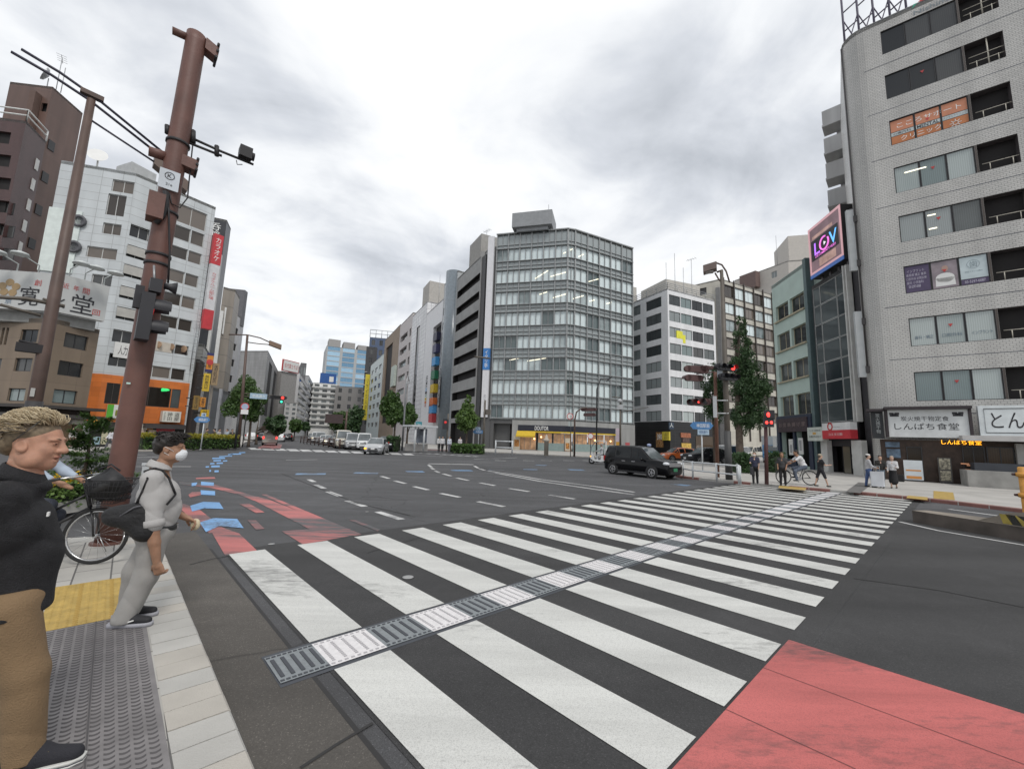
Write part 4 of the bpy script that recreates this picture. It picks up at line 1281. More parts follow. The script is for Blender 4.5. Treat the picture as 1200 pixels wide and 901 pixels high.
mb=MB(); F.box(mb, *r_, .12, .75); kp=mb.put('panel', M('box_sign_white', (.64, .64, .58), .5), ks)
lett('神 道\n田 屋', F.P((r_[0]*.42+r_[1]*.58), (r_[2]+r_[3])/2, .757), F.t, Z, (r_[1]-r_[0])*.66, (r_[3]-r_[2])*.8, m_ink, kp)
lett(vtext('まいどおおきに'), F.P(r_[0]+(r_[1]-r_[0])*.12, (r_[2]+r_[3])/2, .757), F.t, Z, .16, (r_[3]-r_[2])*.8, m_ink, kp)
r_=FR.rect(124, 474, 139, 490)
gs_=thing('window_banner', 'green and white picture sign at the corner of the orange storey', 'sign', FR.P(r_[0], r_[2], .3))
mb=MB(); FR.box(mb, r_[0], r_[1], r_[2], r_[3], .2, .3); gp_=mb.put('panel', m_white, gs_)
mb=MB(); FR.box(mb, r_[0], (r_[0]+r_[1])/2, r_[2], r_[3], .3, .31); mb.put('green_half', M('green_sign', (.10, .42, .04), .5), gp_)
mb=MB(); mb.ell(FR.P(r_[0]*.3+r_[1]*.7, (r_[2]*.6+r_[3]*.4), .31), (.35, .02, .3)); mb.put('picture', M('olive_blob', (.25, .27, .04), .6), gp_)
r_=FR.rect(177, 454, 190, 459)
mb=MB();
mb.ell(FR.P(r_[0]+.9, r_[3]-.2, .16), (.75, .05, .17), n=10, k=5)
gn=mb.put('green_neon', M('green_neon', (.05, .8, .2), .5, emit=.5), root_)
r_=FR.rect(133, 402, 158, 420)
mb=MB(); FR.box(mb, r_[0], r_[1], r_[2], r_[3], .02, .14); jb=mb.put('name_board', m_white, root_)
gt_.text('人力車', FR, (r_[0]+.3, r_[1]-.2, r_[2]+.3, r_[3]-.3), m_ink, .15, parent=jb)
r_=FR.rect(188, 400.5, 208, 413.5)
mb=MB(); FR.box(mb, aS+1.0, aS+(aE-aS)*.66, FR.px(215, 416)[1], FR.px(215, 405)[1], -.14, .03); pf=mb.put('window_poster', M('poster_pale', (.52, .47, .40), .6), root_)
mb=MB()
for k in range(3):
 mb.ell(FR.P(aS+1.6+k*1.1, FR.px(215, 409)[1], .03), (.42, .03, .38))
mb.put('poster_faces', M('poster_brown', (.30, .20, .13), .7, var=.4), pf)
mb=MB(); q0=FR.P(FR.L*.97, 8, .25)
for d_ in (-.2, .2): mb.tube([q0+FR.t*d_, q0+FR.t*d_+Z*(FR.px(226, 375)[1]-8)], .04, 5)
for k in range(20): mb.tube([q0-FR.t*.2+Z*k*.7, q0+FR.t*.2+Z*k*.7], .03, 4)
mb.put('ladder', m_steel, root_)
p, h=rp(62, 373, 45)
ts=Bld('tan_stone_building', 'low tan stone confectioner building carrying a large white rooftop board', [G(-60, 373, h), p, G(117, 386.5, h)], h, back=9)
F0_, F1_=ts.F
for x0, y0, x1, y1, gl in ((75, 392, 103, 409, g_dark), (68, 424, 97, 441, g_dark), (62, 457, 90, 473, g_pale)):
 win(ts.root, F1_, *F1_.rect(x0, y0, x1, y1), 2, m_fblack, gl, depth=.15)
for x0, y0, x1, y1, gl in ((24, 386, 44, 401, g_dark), (17, 419.5, 37, 435, g_dark), (9, 455, 29, 470, g_pale), (1, 384, 4, 404, g_dark), (6, 384, 9, 404, g_dark), (-12, 420, 1, 436, g_dark)):
 win(ts.root, F0_, *F0_.rect(x0, y0, x1, y1), 2 if x1-x0>8 else 1, m_fblack, gl, depth=.15)
F1_.w.append((.4, F1_.L-.5, .3, 3.0)); F0_.w.append((F0_.L*.4, F0_.L-.5, .3, 3.0))
ts.close(TILE('tan_stone_slabs', (.215, .165, .12), (.15, .115, .085), 2.2, 1.6, .012, .05, .6, .0, .15), depth=.4)
mb=MB()
for F in ts.F: F.box(mb, 0, F.L+.6, F.px(75, 480)[1] if F is F1_ else F1_.px(75, 480)[1], (F1_.px(75, 476.5)[1]), .02, 1.0)
zA=F1_.px(85, 491)[1]
for F in ts.F: F.box(mb, 0, F.L+.5, zA, zA+.28, .02, 1.3)
mb.put('dark_eaves', M('dark_eaves', (.05, .045, .042), .7), ts.root)
r_=F1_.rect(66, 480.5, 103, 488)
bs=board(ts, F1_, r_, .05, .2, M('brown_board', (.055, .035, .028), .6), 'brown_signboard')
ts.text('寛永堂', F1_, (r_[0]+1.2, r_[1]-.8, r_[2]+.25, r_[3]-.2), m_wink, .21, parent=bs)
r_=F1_.rect(68, 492, 100, 497)
nb2=board(ts, F1_, r_, .9, 1.2, M('noren_grey', (.16, .15, .13), .8), 'noren')
mb=MB(); mb.ell(F1_.P(r_[1]-.3, (r_[2]+r_[3])/2, 1.25), (.16, .1, .3), n=8, k=5); mb.put('lantern', M('lantern_on', (1, .5, .12), .5, emit=1.5), ts.root)
q_=F0_.px(2, 491); mb=MB(); mb.ell(F0_.P(q_[0], q_[1], 1.2), (.35, .2, .3), n=8, k=5); mb.put('lantern', MC['lantern_on'], ts.root)
mb=MB(); F1_.box(mb, F1_.L*.45, F1_.L-.6, .3, 2.4, -.3, -.22); mb.put('lit_display', M('shop_warm_wall', (.26, .18, .11), .7, var=.3), ts.root)
for x0, y0, x1, y1, col, nm, lb_ in ((90, 511, 97, 520, (.35, .5, .55), 'pale blue standing board in front of the tan confectioner shop', 1), (100, 503, 106, 520, (.55, .52, .36), 'cream vertical standing sign with a dark frame beside the tan shop door', 2)):
 r_=F1_.rect(x0, y0, x1, y1)
 t_=thing('standing_sign', lb_ if isinstance(lb_, str) else nm, 'sign', F1_.P(r_[0], 0, 1.6))
 mb=MB(); F1_.box(mb, r_[0], r_[1], max(.25, r_[2]), r_[3], 1.4, 1.5); mb.put('panel', M('stand_'+str(x0), col, .6), t_)
 mb=MB(); F1_.box(mb, r_[0]-.05, r_[1]+.05, .12, .3, 1.3, 1.6); mb.put('foot', m_fblack, t_)
hb0, hb1=h+.5, F1_.px(73, 322)[1]
c_=G(72, 321, hb1); a_=G(-60, 312, hb1); e_=G(129, 336, hb1)
bbo=thing('rooftop_billboard', 'big white rooftop board with black brush characters and a tan blossom emblem', 'billboard', Vector((c_.x, c_.y, h)))
BF0=Facade(a_, c_, hb0, hb1); BF1=Facade(c_, e_, hb0, hb1)
mb=MB()
for F in (BF0, BF1): F.box(mb, 0, F.L, hb0, hb1, -.5, 0)
pnl=mb.put('panel', TILE('white_board_panels', (.62, .63, .62), (.50, .51, .50), 2.4, .9, .012, .02, .5, 0, .05), bbo)
mb=MB()
for F in (BF0, BF1): F.box(mb, .3, F.L-.3, h-.3, hb0, -1.2, -.55)
mb.put('base', m_roof, bbo)
def pxrect(F, x0, y0, x1, y1): return F.rect(x0, y0, x1, y1)
def btext(t, F, x0, y0, x1, y1, mat):
 r_=F.rect(x0, y0, x1, y1); lett(t, F.P((r_[0]+r_[1])/2, (r_[2]+r_[3])/2, .03), F.t, Z, r_[1]-r_[0], r_[3]-r_[2], mat, pnl)
btext('寛', BF0, 23, 336, 46, 358, m_ink); btext('永', BF1, 55, 343, 77, 361, m_ink); btext('堂', BF1, 83, 346, 110, 368, m_ink)
btext('創', BF0, 41, 328, 49, 335, m_rink); btext('業', BF0, 58, 331, 65, 337, m_rink); btext('近', BF1, 74, 332, 81, 338, m_rink)
btext('年', BF1, 86, 335, 93, 341, m_rink); btext('間', BF1, 97, 338, 105, 345, m_rink)
btext('回', BF1, 108, 363, 117, 369.5, m_rink); btext('京', BF0, 6, 350, 14, 356, M('blue_ink', (.12, .2, .3), .6))
mb=MB()
for x, y in ((12, 331), (19, 336), (15, 343), (5, 342), (3, 335)):
 q_=BF0.px(x, y); mb.lathe([(.01, .03), (.27, .03), (.27, 0)], BF0.P(q_[0], q_[1], .0), BF0.n, 18)
mb.put('blossom_emblem', M('tan_emblem', (.36, .25, .13), .6), pnl)
mb=MB()
for F, x, y in ((BF0, 18, 309), (BF0, 43, 311), (BF1, 83, 321), (BF1, 101, 324), (BF1, 124, 329)):
 q_=F.px(x, y); pt=F.P(q_[0], hb1-.3, -.2)
 tip=F.P(q_[0]+.1, hb1+.75, 1.3)
 mb.tube([pt, pt+Z*.9, tip+Z*.1], .045, 6); mb.lathe([(.1, .28), (.42, .16), (.5, 0), (.42, .02)], tip, Z, 12)
mb.put('flood_lamp', M('lamp_enamel', (.50, .53, .52), .4), bbo)
p, h=rp(255, 254, 76)
d1=Bld('dark_clad_building', 'tall black clad building behind the red and white vertical sign', [G(243, 253, h), G(266, 258, h), G(270.5, 268, h)], h, back_az=None, back=12)
F=d1.F[0]
zA, zB=F.px(257, 280)[1], F.px(257, 262)[1]
d1.close(TILE('black_panels', (.035, .037, .042), (.02, .02, .022), 1.5, .9, .012, .15, .35))
d1.text(vtext('呑喰'), F, (F.L*.25, F.L*.75, zA, zB), m_wink, .06)
mb=MB(); F.box(mb, F.L*.86, F.L*.95, 8, F.px(260, 300)[1], .02, .4); F.box(mb, F.L*.97, F.L*1.02, 8, F.px(260, 300)[1], .02, .8); mb.put('pale_rib', m_fwhite, d1.root)
z1_, z0_=FR.px(247, 274)[1], FR.px(240, 386)[1]
rv=thing('blade_sign', 'long white and red vertical blade sign at the right edge of the tiled corner building', 'sign', FR.P(FR.L, z0_, .3))
X0, X1=FR.L*1.0+.05, FR.L*1.0+.95
mb=MB(); FR.box(mb, X0, X1, z0_, z1_, .1, .6); rvp=mb.put('panel', M('sign_white_b', (.60, .60, .61), .5), rv)
mb=MB(); FR.box(mb, X0-.01, X1+.02, z1_-3.6, z1_+.02, .09, .62); FR.box(mb, X0-.01, X1+.02, z0_-.02, z0_+2.2, .09, .62); rdp=mb.put('red_panel', M('sign_red', (.52, .04, .05), .5), rv)
lett(vtext('カラオケ'), FR.P((X0+X1)/2, z1_-1.8, .625), FR.t, Z, .55, 2.8, m_wink, rdp)
lett(vtext('カラオケルーム歌広場'), FR.P((X0+X1)/2, (z0_+z1_)/2-.6, .605), FR.t, Z, .5, (z1_-z0_)-8, m_rink, rvp)
def nblk(name, label, pts, D, mat, **k):
 p_, h_=rp(pts[1][0], pts[1][1], D)
 return Bld(name, label, [G(x, y, h_) for x, y in pts], h_, back=12)
d2=nblk('stepped_tile_building', 'small pale tiled building squeezed between the black clad and the orange one', [(228, 402), (239, 403.5), (245, 413)], 62, None)
d2.close(TILE('small_pale_tiles', (.44, .43, .40), (.25, .24, .22), .9, .45, .03))
d3=nblk('dark_brown_shop', 'narrow dark brown shop house right of the orange storeys', [(222, 420), (234, 421), (240, 425)], 58, None)
d3.close(M('dark_brown_wall', (.045, .032, .028), .7))
d4=nblk('beige_pencil_building', 'slender beige tower with pale joints beyond the black clad building', [(262, 336), (276, 340), (281, 349)], 96, None)
d4.close(TILE('beige_panels', (.30, .265, .225), (.18, .16, .14), 4, 3.2, .06, .04))
mb=MB(); d4.F[0].box(mb, d4.F[0].L*.3, d4.F[0].L*.42, 20, d4.h-4, .02, .3); d4.F[0].box(mb, -.8, .2, 10, d4.h-5, .02, 1.0); mb.put('white_rib', m_white, d4.root)
d5=nblk('silver_balcony_building', 'silver white block with small balconies before the tan tree street', [(274, 366), (283, 372), (286, 378)], 112, None)
F=d5.F[0]
for k in range(8):
 z_=d5.h-3-k*3.6
 if z_>8: win(d5.root, F, .5, F.L-.8, z_-1.6, z_, 2, m_fwhite, g_mix, depth=.3)
d5.close(M('silver_wall', (.50, .50, .51), .5))
mb=MB(); d5.F[0].box(mb, F.L*.9, F.L+1.2, d5.h-2, d5.h+6.5, -3, .2); mb.put('roof_tank', M('dark_tank', (.13, .13, .14), .6), d5.root)
d6=nblk('blue_grey_block', 'blue grey low block behind the hedge and the yellow signs', [(250, 454), (262, 457), (268, 460)], 56, None)
d6.close(TILE('blue_grey_panels', (.16, .17, .185), (.11, .115, .125), 2.0, 3.0, .03))
mb=MB(); d6.F[0].box(mb, d6.F[0].L*.55, d6.F[0].L*.66, 0, d6.h, .02, .3); mb.put('pale_rib', M('rib_grey', (.32, .33, .35), .6), d6.root)
def blade(label, x0, y0, x1, y1, D, col, txt, tcol, extra=None):
 pc, _=rp((x0+x1)/2, (y0+y1)/2, D)
 t_=azv(math.degrees(math.atan2(pc.x, pc.y))+78)
 f_=Facade(pc-t_*5, pc+t_*5, 0, 30)
 r_=f_.rect(x0, y0, x1, y1)
 s=thing('blade_sign', label, 'sign', f_.P((r_[0]+r_[1])/2, r_[2]))
 mb=MB(); f_.box(mb, *r_, -.25, 0); pn=mb.put('panel', M('sign_'+label[:14], col, .5), s)
 lett(vtext(txt), f_.P((r_[0]+r_[1])/2, (r_[2]+r_[3])/2-(0 if not extra else .12*(r_[3]-r_[2])), .01), f_.t, Z, (r_[1]-r_[0])*.6, (r_[3]-r_[2])*(.8 if not extra else .55), tcol, pn)
 if extra:
  mb=MB(); mb.lathe([(.01, .02), (.32, .02), (.32, 0)], f_.P((r_[0]+r_[1])/2, r_[3]-.75, 0), f_.n, 16); mb.put('red_disc', m_rink, pn)
  mb=MB(); f_.box(mb, r_[0]-.02, r_[1]+.02, r_[3], r_[3]+.28, -.26, .01); f_.box(mb, r_[0]-.02, r_[1]+.02, r_[2]-.28, r_[2], -.26, .01); mb.put('blue_edge', M('navy_edge', (.03, .03, .12), .5), pn)
 mb=MB(); mb.tube([f_.P(r_[0]-.6, r_[2]+.3, -.12), f_.P(r_[0], r_[2]+.3, -.12)], .05, 5); mb.tube([f_.P(r_[0]-.6, r_[3]-.3, -.12), f_.P(r_[0], r_[3]-.3, -.12)], .05, 5); mb.put('bracket', m_fblack, s)
blade('orange vertical sign with a red disc over two dark characters', 242.5, 416.5, 249.5, 433, 56, (.62, .24, .03), '松屋', m_ink, True)
blade('long yellow vertical sign with black characters under the orange one', 238, 437.5, 246, 458.5, 56, (.62, .43, .04), '無料案内所', m_ink)
blade('tan wooden vertical sign with black brush writing', 248.5, 425.5, 256, 451.5, 60, (.36, .26, .15), '酒処民', m_ink)
blade('dark ochre sign with black characters low beside the orange storeys', 226.5, 463.5, 233.5, 480, 53, (.24, .15, .04), '生そば', m_ink)
blade('small orange square sign with a dark character above the yellow lamp', 234.5, 465.5, 241, 477, 54, (.6, .25, .04), '寿', m_ink)
blade('small yellow sign below the orange square one', 235, 480, 245, 488, 54, (.62, .40, .02), '丼', m_ink)
# buildings at the right
p, h=rp(782, 337.5, 76)
wb=Bld('white_office_building', 'white eight storey corner office block standing on a black shop base', [G(736, 356.5, h), p, G(837, 351.8, h)], h, back=14)
FL2, FR2=wb.F
ys=(357, 375.5, 393.5, 412, 431, 450, 469, 488)
for k, y in enumerate(ys):
 z1, z0=FL2.px(766, y-6.3)[1], FL2.px(766, y+5.2)[1]
 a=FL2.px(757, y)[0]; b=FL2.px(775, y)[0]
 win(wb.root, FL2, a, b, z0, z1, 3, m_fblack, g_mix, depth=.15)
 a=FL2.px(739, y)[0]; b=FL2.px(750.5, y)[0]
 win(wb.root, FL2, a, b, z0, z1, 2, m_fblack, g_mix, depth=.15)
 for i in range(4):
  a=FR2.L*(.03+.235*i); b=a+FR2.L*.225
  win(wb.root, FR2, a, b, z0, z1, 2, m_fblack, (g_mix, g_pale, g_dark)[(k*3+i)%3], depth=.15)
wb.close(TILE('white_tiles', (.78, .78, .79), (.62, .62, .62), .5, .25, .008, .03, .45, .5, .10))
zbk=FL2.px(766, 494)[1]
mb=MB()
mb.prism([tuple((q_+(q_-p*1.0).normalized()*0)[:2]) for q_ in ()] or [tuple(FL2.P(-.1, 0, .25)[:2]), tuple((FL2.P(FL2.L, 0, .25)+FR2.n*.25)[:2]), tuple(FR2.P(FR2.L+.1, 0, .25)[:2]), tuple(FR2.P(FR2.L+.1, 0, -2)[:2]), tuple((p-(FL2.n+FR2.n)*3)[:2]), tuple(FL2.P(-.1, 0, -2)[:2])], 0.02, zbk)
mb.put('black_base', TILE('black_boards', (.012, .012, .013), (.03, .03, .03), 6, .5, .02, .2, .4), wb.root)
F=FL2
r_=FL2.rect(778, 495, 785.5, 503);
mb=MB(); FR2.box(mb, -.6, .55, r_[2], r_[3], .27, .4); sg=mb.put('small_logo_board', M('navy_logo', (.03, .05, .08), .5), wb.root)
wb.text('人', FR2, (-.45, .4, r_[2]+.35, r_[3]-.1), m_wink, .41, parent=sg)
r_=FL2.rect(770.5, 506.5, 778.5, 524); bd1=board(wb, FL2, r_, .27, .36, M('food_board', (.30, .16, .06), .6, var=.6, scale=2.5), 'food_board')
wb.text('390', FL2, (r_[0]+.3, r_[1]-.2, r_[3]-1.3, r_[3]-.3), m_wink, .37, parent=bd1)
ybd=thing('blade_sign', 'yellow square sign with black brush writing on the black shop base', 'sign', FL2.P(FL2.L-.4, 4, .8))
r_=FL2.rect(777.5, 506, 785.5, 516); mb=MB(); FL2.box(mb, r_[0]+.5, r_[1]+.5, r_[2], r_[3], .5, .8); yp=mb.put('panel', M('yellow_square', (.62, .50, .05), .5), ybd)
lett('山\nか', FL2.P((r_[0]+r_[1])/2+.5, (r_[2]+r_[3])/2, .81), FL2.t, Z, .8, 1.2, m_ink, yp)
for x0, y0, x1, y1, c_, nm in ((796, 507, 807.5, 512.5, (.34, .12, .06), 'menu_banner'), (797, 519, 808, 525, (.55, .36, .08), 'menu_banner'), (798, 513, 806, 518, (.10, .06, .05), 'menu_banner')):
 a=FR2.px(x0, y0)[0]; b=FR2.px(x1, y0)[0]; z1, z0=FR2.px(x0, y0)[1], FR2.px(x0, y1)[1]
 bb_=board(wb, FR2, (a, b, max(z0, .3), z1), .27, .36, M('banner_%d'%y0, c_, .6, var=.4, scale=4), nm)
mb=MB(); FR2.box(mb, FR2.L*.48, FR2.L*.95, .4, 3.4, .26, .3); mb.put('shop_window', g_shop, wb.root)
rb=MB(); rb.box((0, 0, 0), (1, 1, 1))
cen=(wb.pts[0]+wb.pts[2])/2
mb=MB()
for dx_, sz in ((0, (9, 8, 6.0)), (-6.5, (3, 3, 5.0))):
 q_=cen+FR2.t*(dx_*.6)-FL2.n*4.5+Vector((-1, 6, 0))
 mb.box((q_.x+dx_, q_.y, wb.h+sz[2]/2-.1), sz, R(20))
mb.put('penthouse', M('cream_penthouse', (.48, .46, .42), .8, var=.08), wb.root)
for k in range(4): antenna(wb.root, cen+FR2.t*(k*2.4-5)-FL2.n*4+Z*wb.h, 8+(k%2)*2.5, yagi=(k==3))
railing(wb.root, [q_+Z*(wb.h-.1) for q_ in wb.pts], 1.1, m_steel, 'roof_railing', 2.2, .05, 3)
mb=MB()
a=FR2.px(793, 393)[0]; b=FR2.px(800, 393)[0]; z_=FR2.px(796, 393)[1]
FR2.box(mb, a, b, z_-.6, z_+.8, -.12, .02); FR2.box(mb, b, b+.7, z_-1.3, z_+.2, -.12, .02); mb.put('yellow_notice', M('yellow_notice', (.75, .72, .05), .5), wb.root)
p, h=rp(845, 326.5, 98)
gg=Bld('brown_glass_building', 'beige office block with brown tinted ribbon glass and dark vertical ribs', [G(803, 336.5, h), p, G(925, 351, h)], h, back=16)
FL3, FR3=gg.F
yrow=[(334.5, 348), (355, 367.5), (374.5, 388), (395.5, 408), (416, 428.5), (437, 449.5), (458, 470), (479, 491)]
for k, (y0, y1) in enumerate(yrow):
 z1, z0=FR3.px(852, y0)[1], FR3.px(852, y1)[1]
 for i in range(7):
  a=.6+(FR3.L-1.0)*i/7
  win(gg.root, FR3, a+.08, a+(FR3.L-1.0)/7-.08, z0, z1, 2, m_fbrown, (g_brown if k>2 else g_office) if (i+k)%3 else g_brown, depth=.12)
win(gg.root, FL3, *FL3.rect(815, 338, 828, 346), 2, m_fblack, g_dark, depth=.3)
gg.close(TILE('beige_wall_panels', (.52, .495, .43), (.30, .28, .25), 3.0, 1.2, .015, .04))
mb=MB()
for i in range(8):
 a=.6+(FR3.L-1.0)*i/7; FR3.box(mb, a-.12, a+.12, 3, gg.h+.3, .02, .28)
for k, (y0, y1) in enumerate(yrow):
 for y in (y0, y1):
  z_=FR3.px(852, y)[1]; FR3.box(mb, .4, FR3.L-.2, z_-.07, z_+.07, .02, .14)
mb.put('ribs', m_fbrown, gg.root)
mb=MB(); FL3.box(mb, FL3.L*.86, FL3.L*.97, 0, gg.h-2, .02, .5); mb.put('drain_duct', M('duct_grey', (.20, .20, .20), .6), gg.root)
lt=MB()
for x, y in ((884, 375), (886, 414), (893, 416), (881, 433), (897, 453), (860, 412)):
 q_=FR3.px(x, y); lt.obox(FR3.P(q_[0], q_[1], -.05), FR3.t*.5, FR3.n*.02, Z*.06)
lt.put('ceiling_light', m_lampon, gg.root)
p, h=rp(923.5, 305.5, 128)
cm=Bld('cream_stepped_building', 'cream rendered block with stepped top behind the mint building', [G(861, 328.5, h), p, G(1010, 300, h)], h, back=16)
win(cm.root, cm.F[0], *cm.F[0].rect(904, 318, 910.5, 325.5), 2, m_fwhite, g_mix)
cm.close(M('cream_render', (.50, .47, .43), .8, var=.05))
mb=MB(); q_=cm.F[1]; q_.box(mb, .3, q_.L, cm.h-1, cm.h+7, -10, -.05); mb.put('upper_storey', M('cream_render', (.5, .47, .43)), cm.root)
mb=MB(); q_=cm.F[0]; r_=q_.rect(872, 322, 891, 340); q_.box(mb, r_[0], r_[1], r_[2], r_[3], .02, 2.0); mb.put('roof_frame', M('brown_frame', (.16, .11, .10), .7), cm.root)
antenna(cm.root, cm.F[0].P(cm.F[0].L*.78, cm.h, -1), 9, yagi=False)
p, h=rp(941.5, 308.5, 42)
mg=Bld('mint_building', 'mint green five storey building with a dark purple sign and navy shop base', [G(904, 335.5, h), p], h, back=14, back_az=60)
F=mg.F[0]
rows_m=[(362.5, 398), (404, 431), (431, 457)]
for (xa, ya, xb, yb) in ((911, 366, 942.5, 388), (913.5, 403, 946, 422), (916, 440, 948, 456), (919, 475, 953, 488)):
 pass
ztops=[F.px(925, y)[1] for y in (351, 386.5, 424.5, 463.5)]
zbots=[F.px(925, y)[1] for y in (370, 408, 445.5, 487)]
for zt, zb in zip(ztops, zbots):
 for a, b in ((.10, .50), (.55, .96)):
  win(mg.root, F, F.L*a, F.L*b, zb, zt, 2, M('cream_sash', (.42, .37, .26), .5), g_dark, depth=.25)
F.w.append((F.L*.08, F.L*.48, .8, 3.3)); F.w.append((F.L*.54, F.L*.92, .3, 3.3))
mg.close(M('mint_render', (.46, .565, .515), .75, var=.07, scale=.8), depth=.4)
mb=MB(); F.box(mb, F.L+.02, F.L+.42, 0, h+.3, -.5, .12); mb.put('teal_fin', M('teal_fin', (.10, .145, .15), .5), mg.root)
mb=MB()
for zb in zbots: F.box(mb, F.L*.07, F.L*.97, zb-.12, zb, .02, .16)
mb.put('sill', MC['cream_sash'], mg.root)
zs0, zs1=F.px(935, 506)[1], F.px(935, 489.5)[1]
m_navy=M('navy_timber', (.025, .035, .065), .5)
mb=MB(); F.box(mb, 0, F.L, zs1-.02, zs1+.25, .02, .2); F.box(mb, 0, .45, 0, zs1, .02, .22); F.box(mb, F.L-.5, F.L, 0, zs1, .02, .22); F.box(mb, .46, F.L-.51, 3.3, zs0, .02, .2); F.box(mb, F.L*.49, F.L*.535, 0, 3.29, .02, .2); F.box(mb, .46, F.L*.489, 0, .8, .02, .2)
mb.put('shop_frame', m_navy, mg.root)
sg=board(mg, F, (F.L*.07, F.L*.92, zs0, zs1), .05, .3, M('purple_sign', (.055, .038, .045), .6, var=.3, scale=4), 'purple_signboard')
mg.text('お 席 串 揚 げ 家', F, (F.L*.12, F.L*.88, zs0+.45, zs1-.4), M('faded_letter', (.26, .20, .19), .7), .31, parent=sg)
mb=MB(); F.box(mb, F.L*.30, F.L*.42, 1.2, 2.6, .0, .05); F.box(mb, F.L*.58, F.L*.70, 1.3, 2.7, .0, .05); nt_=mb.put('notice', m_white, mg.root)
mb=MB(); F.box(mb, F.L*.335, F.L*.395, 1.4, 2.1, .05, .056); F.box(mb, F.L*.61, F.L*.67, 1.6, 2.5, .05, .056); mb.put('notice_print', M('print_grey', (.35, .35, .36), .7), nt_)
wbn=thing('hanging_banner', 'narrow white cloth banner hanging at the left edge of the mint building', 'banner', F.P(-.3, 2, .5))
mb=MB(); F.box(mb, -.75, -.1, F.px(916, 524)[1], F.px(916, 511.5)[1], .2, .24); mb.put('cloth', m_white, wbn)
p, h=rp(992, 311, 37.2)
p0=G(951, 336, h)
bk=Bld('black_glass_building', 'narrow black glass building with pale glazing bars, under the big video screen', [p0, p], h, back=12, back_az=58)
F=bk.F[0]
mbk=M('black_cladding', (.028, .026, .03), .5)
zsg=F.px(985, 495.5)[1]
nx_=[0, .22, .72, 1.0]
zlist=[zsg+.1]+[zsg+.1+(h-.4-zsg)*k/7 for k in range(1, 8)]
for k in range(7):
 for i in range(3):
  win(bk.root, F, F.L*.02+F.L*.93*nx_[i], F.L*.02+F.L*.93*nx_[i+1], zlist[k], zlist[k+1]-.02, 1, M('pale_bar', (.38, .39, .38), .45), GLASS('glass_night', (.028, .036, .042), (.075, .088, .092), .5), depth=.05)
F.w.append((F.L*.22, F.L*.95, .1, zsg-1.7))
bk.close(mbk, depth=.5)
mb=MB(); F.box(mb, F.L*.965, F.L*.985, zsg, h, .02, .25); F.box(mb, F.L*1.0, F.L*1.03, zsg, h, -.2, .15); mb.put('white_rib', m_fwhite, bk.root)
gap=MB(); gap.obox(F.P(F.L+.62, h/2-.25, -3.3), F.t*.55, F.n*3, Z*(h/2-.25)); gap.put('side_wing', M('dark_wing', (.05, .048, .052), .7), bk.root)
zr0, zr1=F.px(985, 514.5)[1], F.px(985, 504.5)[1]; zt1=F.px(985, 496)[1]
x0=F.px(976, 505)[0]; x1=F.px(1010.5, 505)[0]
mb=MB(); F.box(mb, x0, x1, zr1, zt1, .3, .75); w1=mb.put('white_signboard', M('sign_lit_white', (.72, .72, .72), .4), bk.root)
mb=MB(); F.box(mb, x0, x1, zr0, zr1-.003, .3, .76); w2=mb.put('red_signboard', M('sign_lit_red', (.56, .035, .05), .4), bk.root)
bk.text('MAGAZ', F, (x0+(x1-x0)*.40, x0+(x1-x0)*.66, zr1+.2, zt1-.3), m_ink, .755, parent=w1)
mb=MB(); mb.lathe([(.30, .0), (.30, .02), (.2, .02), (.2, 0)], F.P(x0+(x1-x0)*.31, (zr1+zt1)/2, .75), F.n, 18, caps=False, smooth=False); mb.put('round_logo', m_rink, w1)
bk.text('コエタ川新', F, (x0+(x1-x0)*.24, x0+(x1-x0)*.74, zr0+.22, zr1-.2), m_wink, .765, parent=w2)
xa=F.px(958, 508)[0]
mb=MB(); F.box(mb, xa, x0-.03, zr0-.15, zt1-.25, .3, .75); w3=mb.put('cream_signboard', M('sign_pale', (.58, .62, .57), .5), bk.root)
bk.text('アスタス研修室', F, (xa+.2, x0-.2, zr1-.05, zr1+.1), m_ink, .755, parent=w3)
bk.text('各種説明会場 5F', F, (xa+.2, x0-.2, zr0+.1, zr0+.25), m_ink, .755, parent=w3)
mb=MB(); F.box(mb, xa+.7, xa+1.1, zr0+.35, zr0+.5, .75, .76); mb.put('orange_mark', M('orange_mark', (.6, .33, .05), .6), w3)
mb=MB(); F.box(mb, F.L*.12, F.L*.30, 0, zr0-.1, .05, .4); F.box(mb, F.L*.93, F.L*1.16, 0, zr0-.1, .05, .4); mb.put('white_pillar', m_fwhite, bk.root)
win(bk.root, F, F.L*.52, F.L*.72, .1, zr0-.3, 1, m_fblack, GLASS('door_beige', (.16, .145, .11), (.24, .22, .17)), depth=.1, cut=False)
win(bk.root, F, F.L*.74, F.L*.92, .1, zr0-.3, 1, m_fblack, MC['door_beige'], depth=.1, cut=False)
mb=MB(); F.box(mb, F.L*.77, F.L*.86, 1.5, 2.2, -.06, -.02); F.box(mb, F.L*.77, F.L*.88, .5, 1.3, -.06, -.02); mb.put('notice', m_white, bk.root)
sF=Facade(F.P(0, 0, .35), F.P(F.L, 0, .35), 0, 40)
c4=[sF.px(*q_) for q_ in ((946.8, 272.5), (983.5, 238), (990, 301.8), (951, 328.8))]
sa0, sa1=(c4[0][0]+c4[3][0])/2, (c4[1][0]+c4[2][0])/2
sz0, sz1=(c4[2][1]+c4[3][1])/2, (c4[0][1]+c4[1][1])/2
scr=thing('video_screen', 'big outdoor video screen with a pink border and neon letters above the black glass building', 'video screen', sF.P((sa0+sa1)/2, sz0))
mb=MB(); sF.box(mb, sa0, sa1, sz0, sz1, -.95, -.02); cs_=mb.put('casing', m_black, scr)
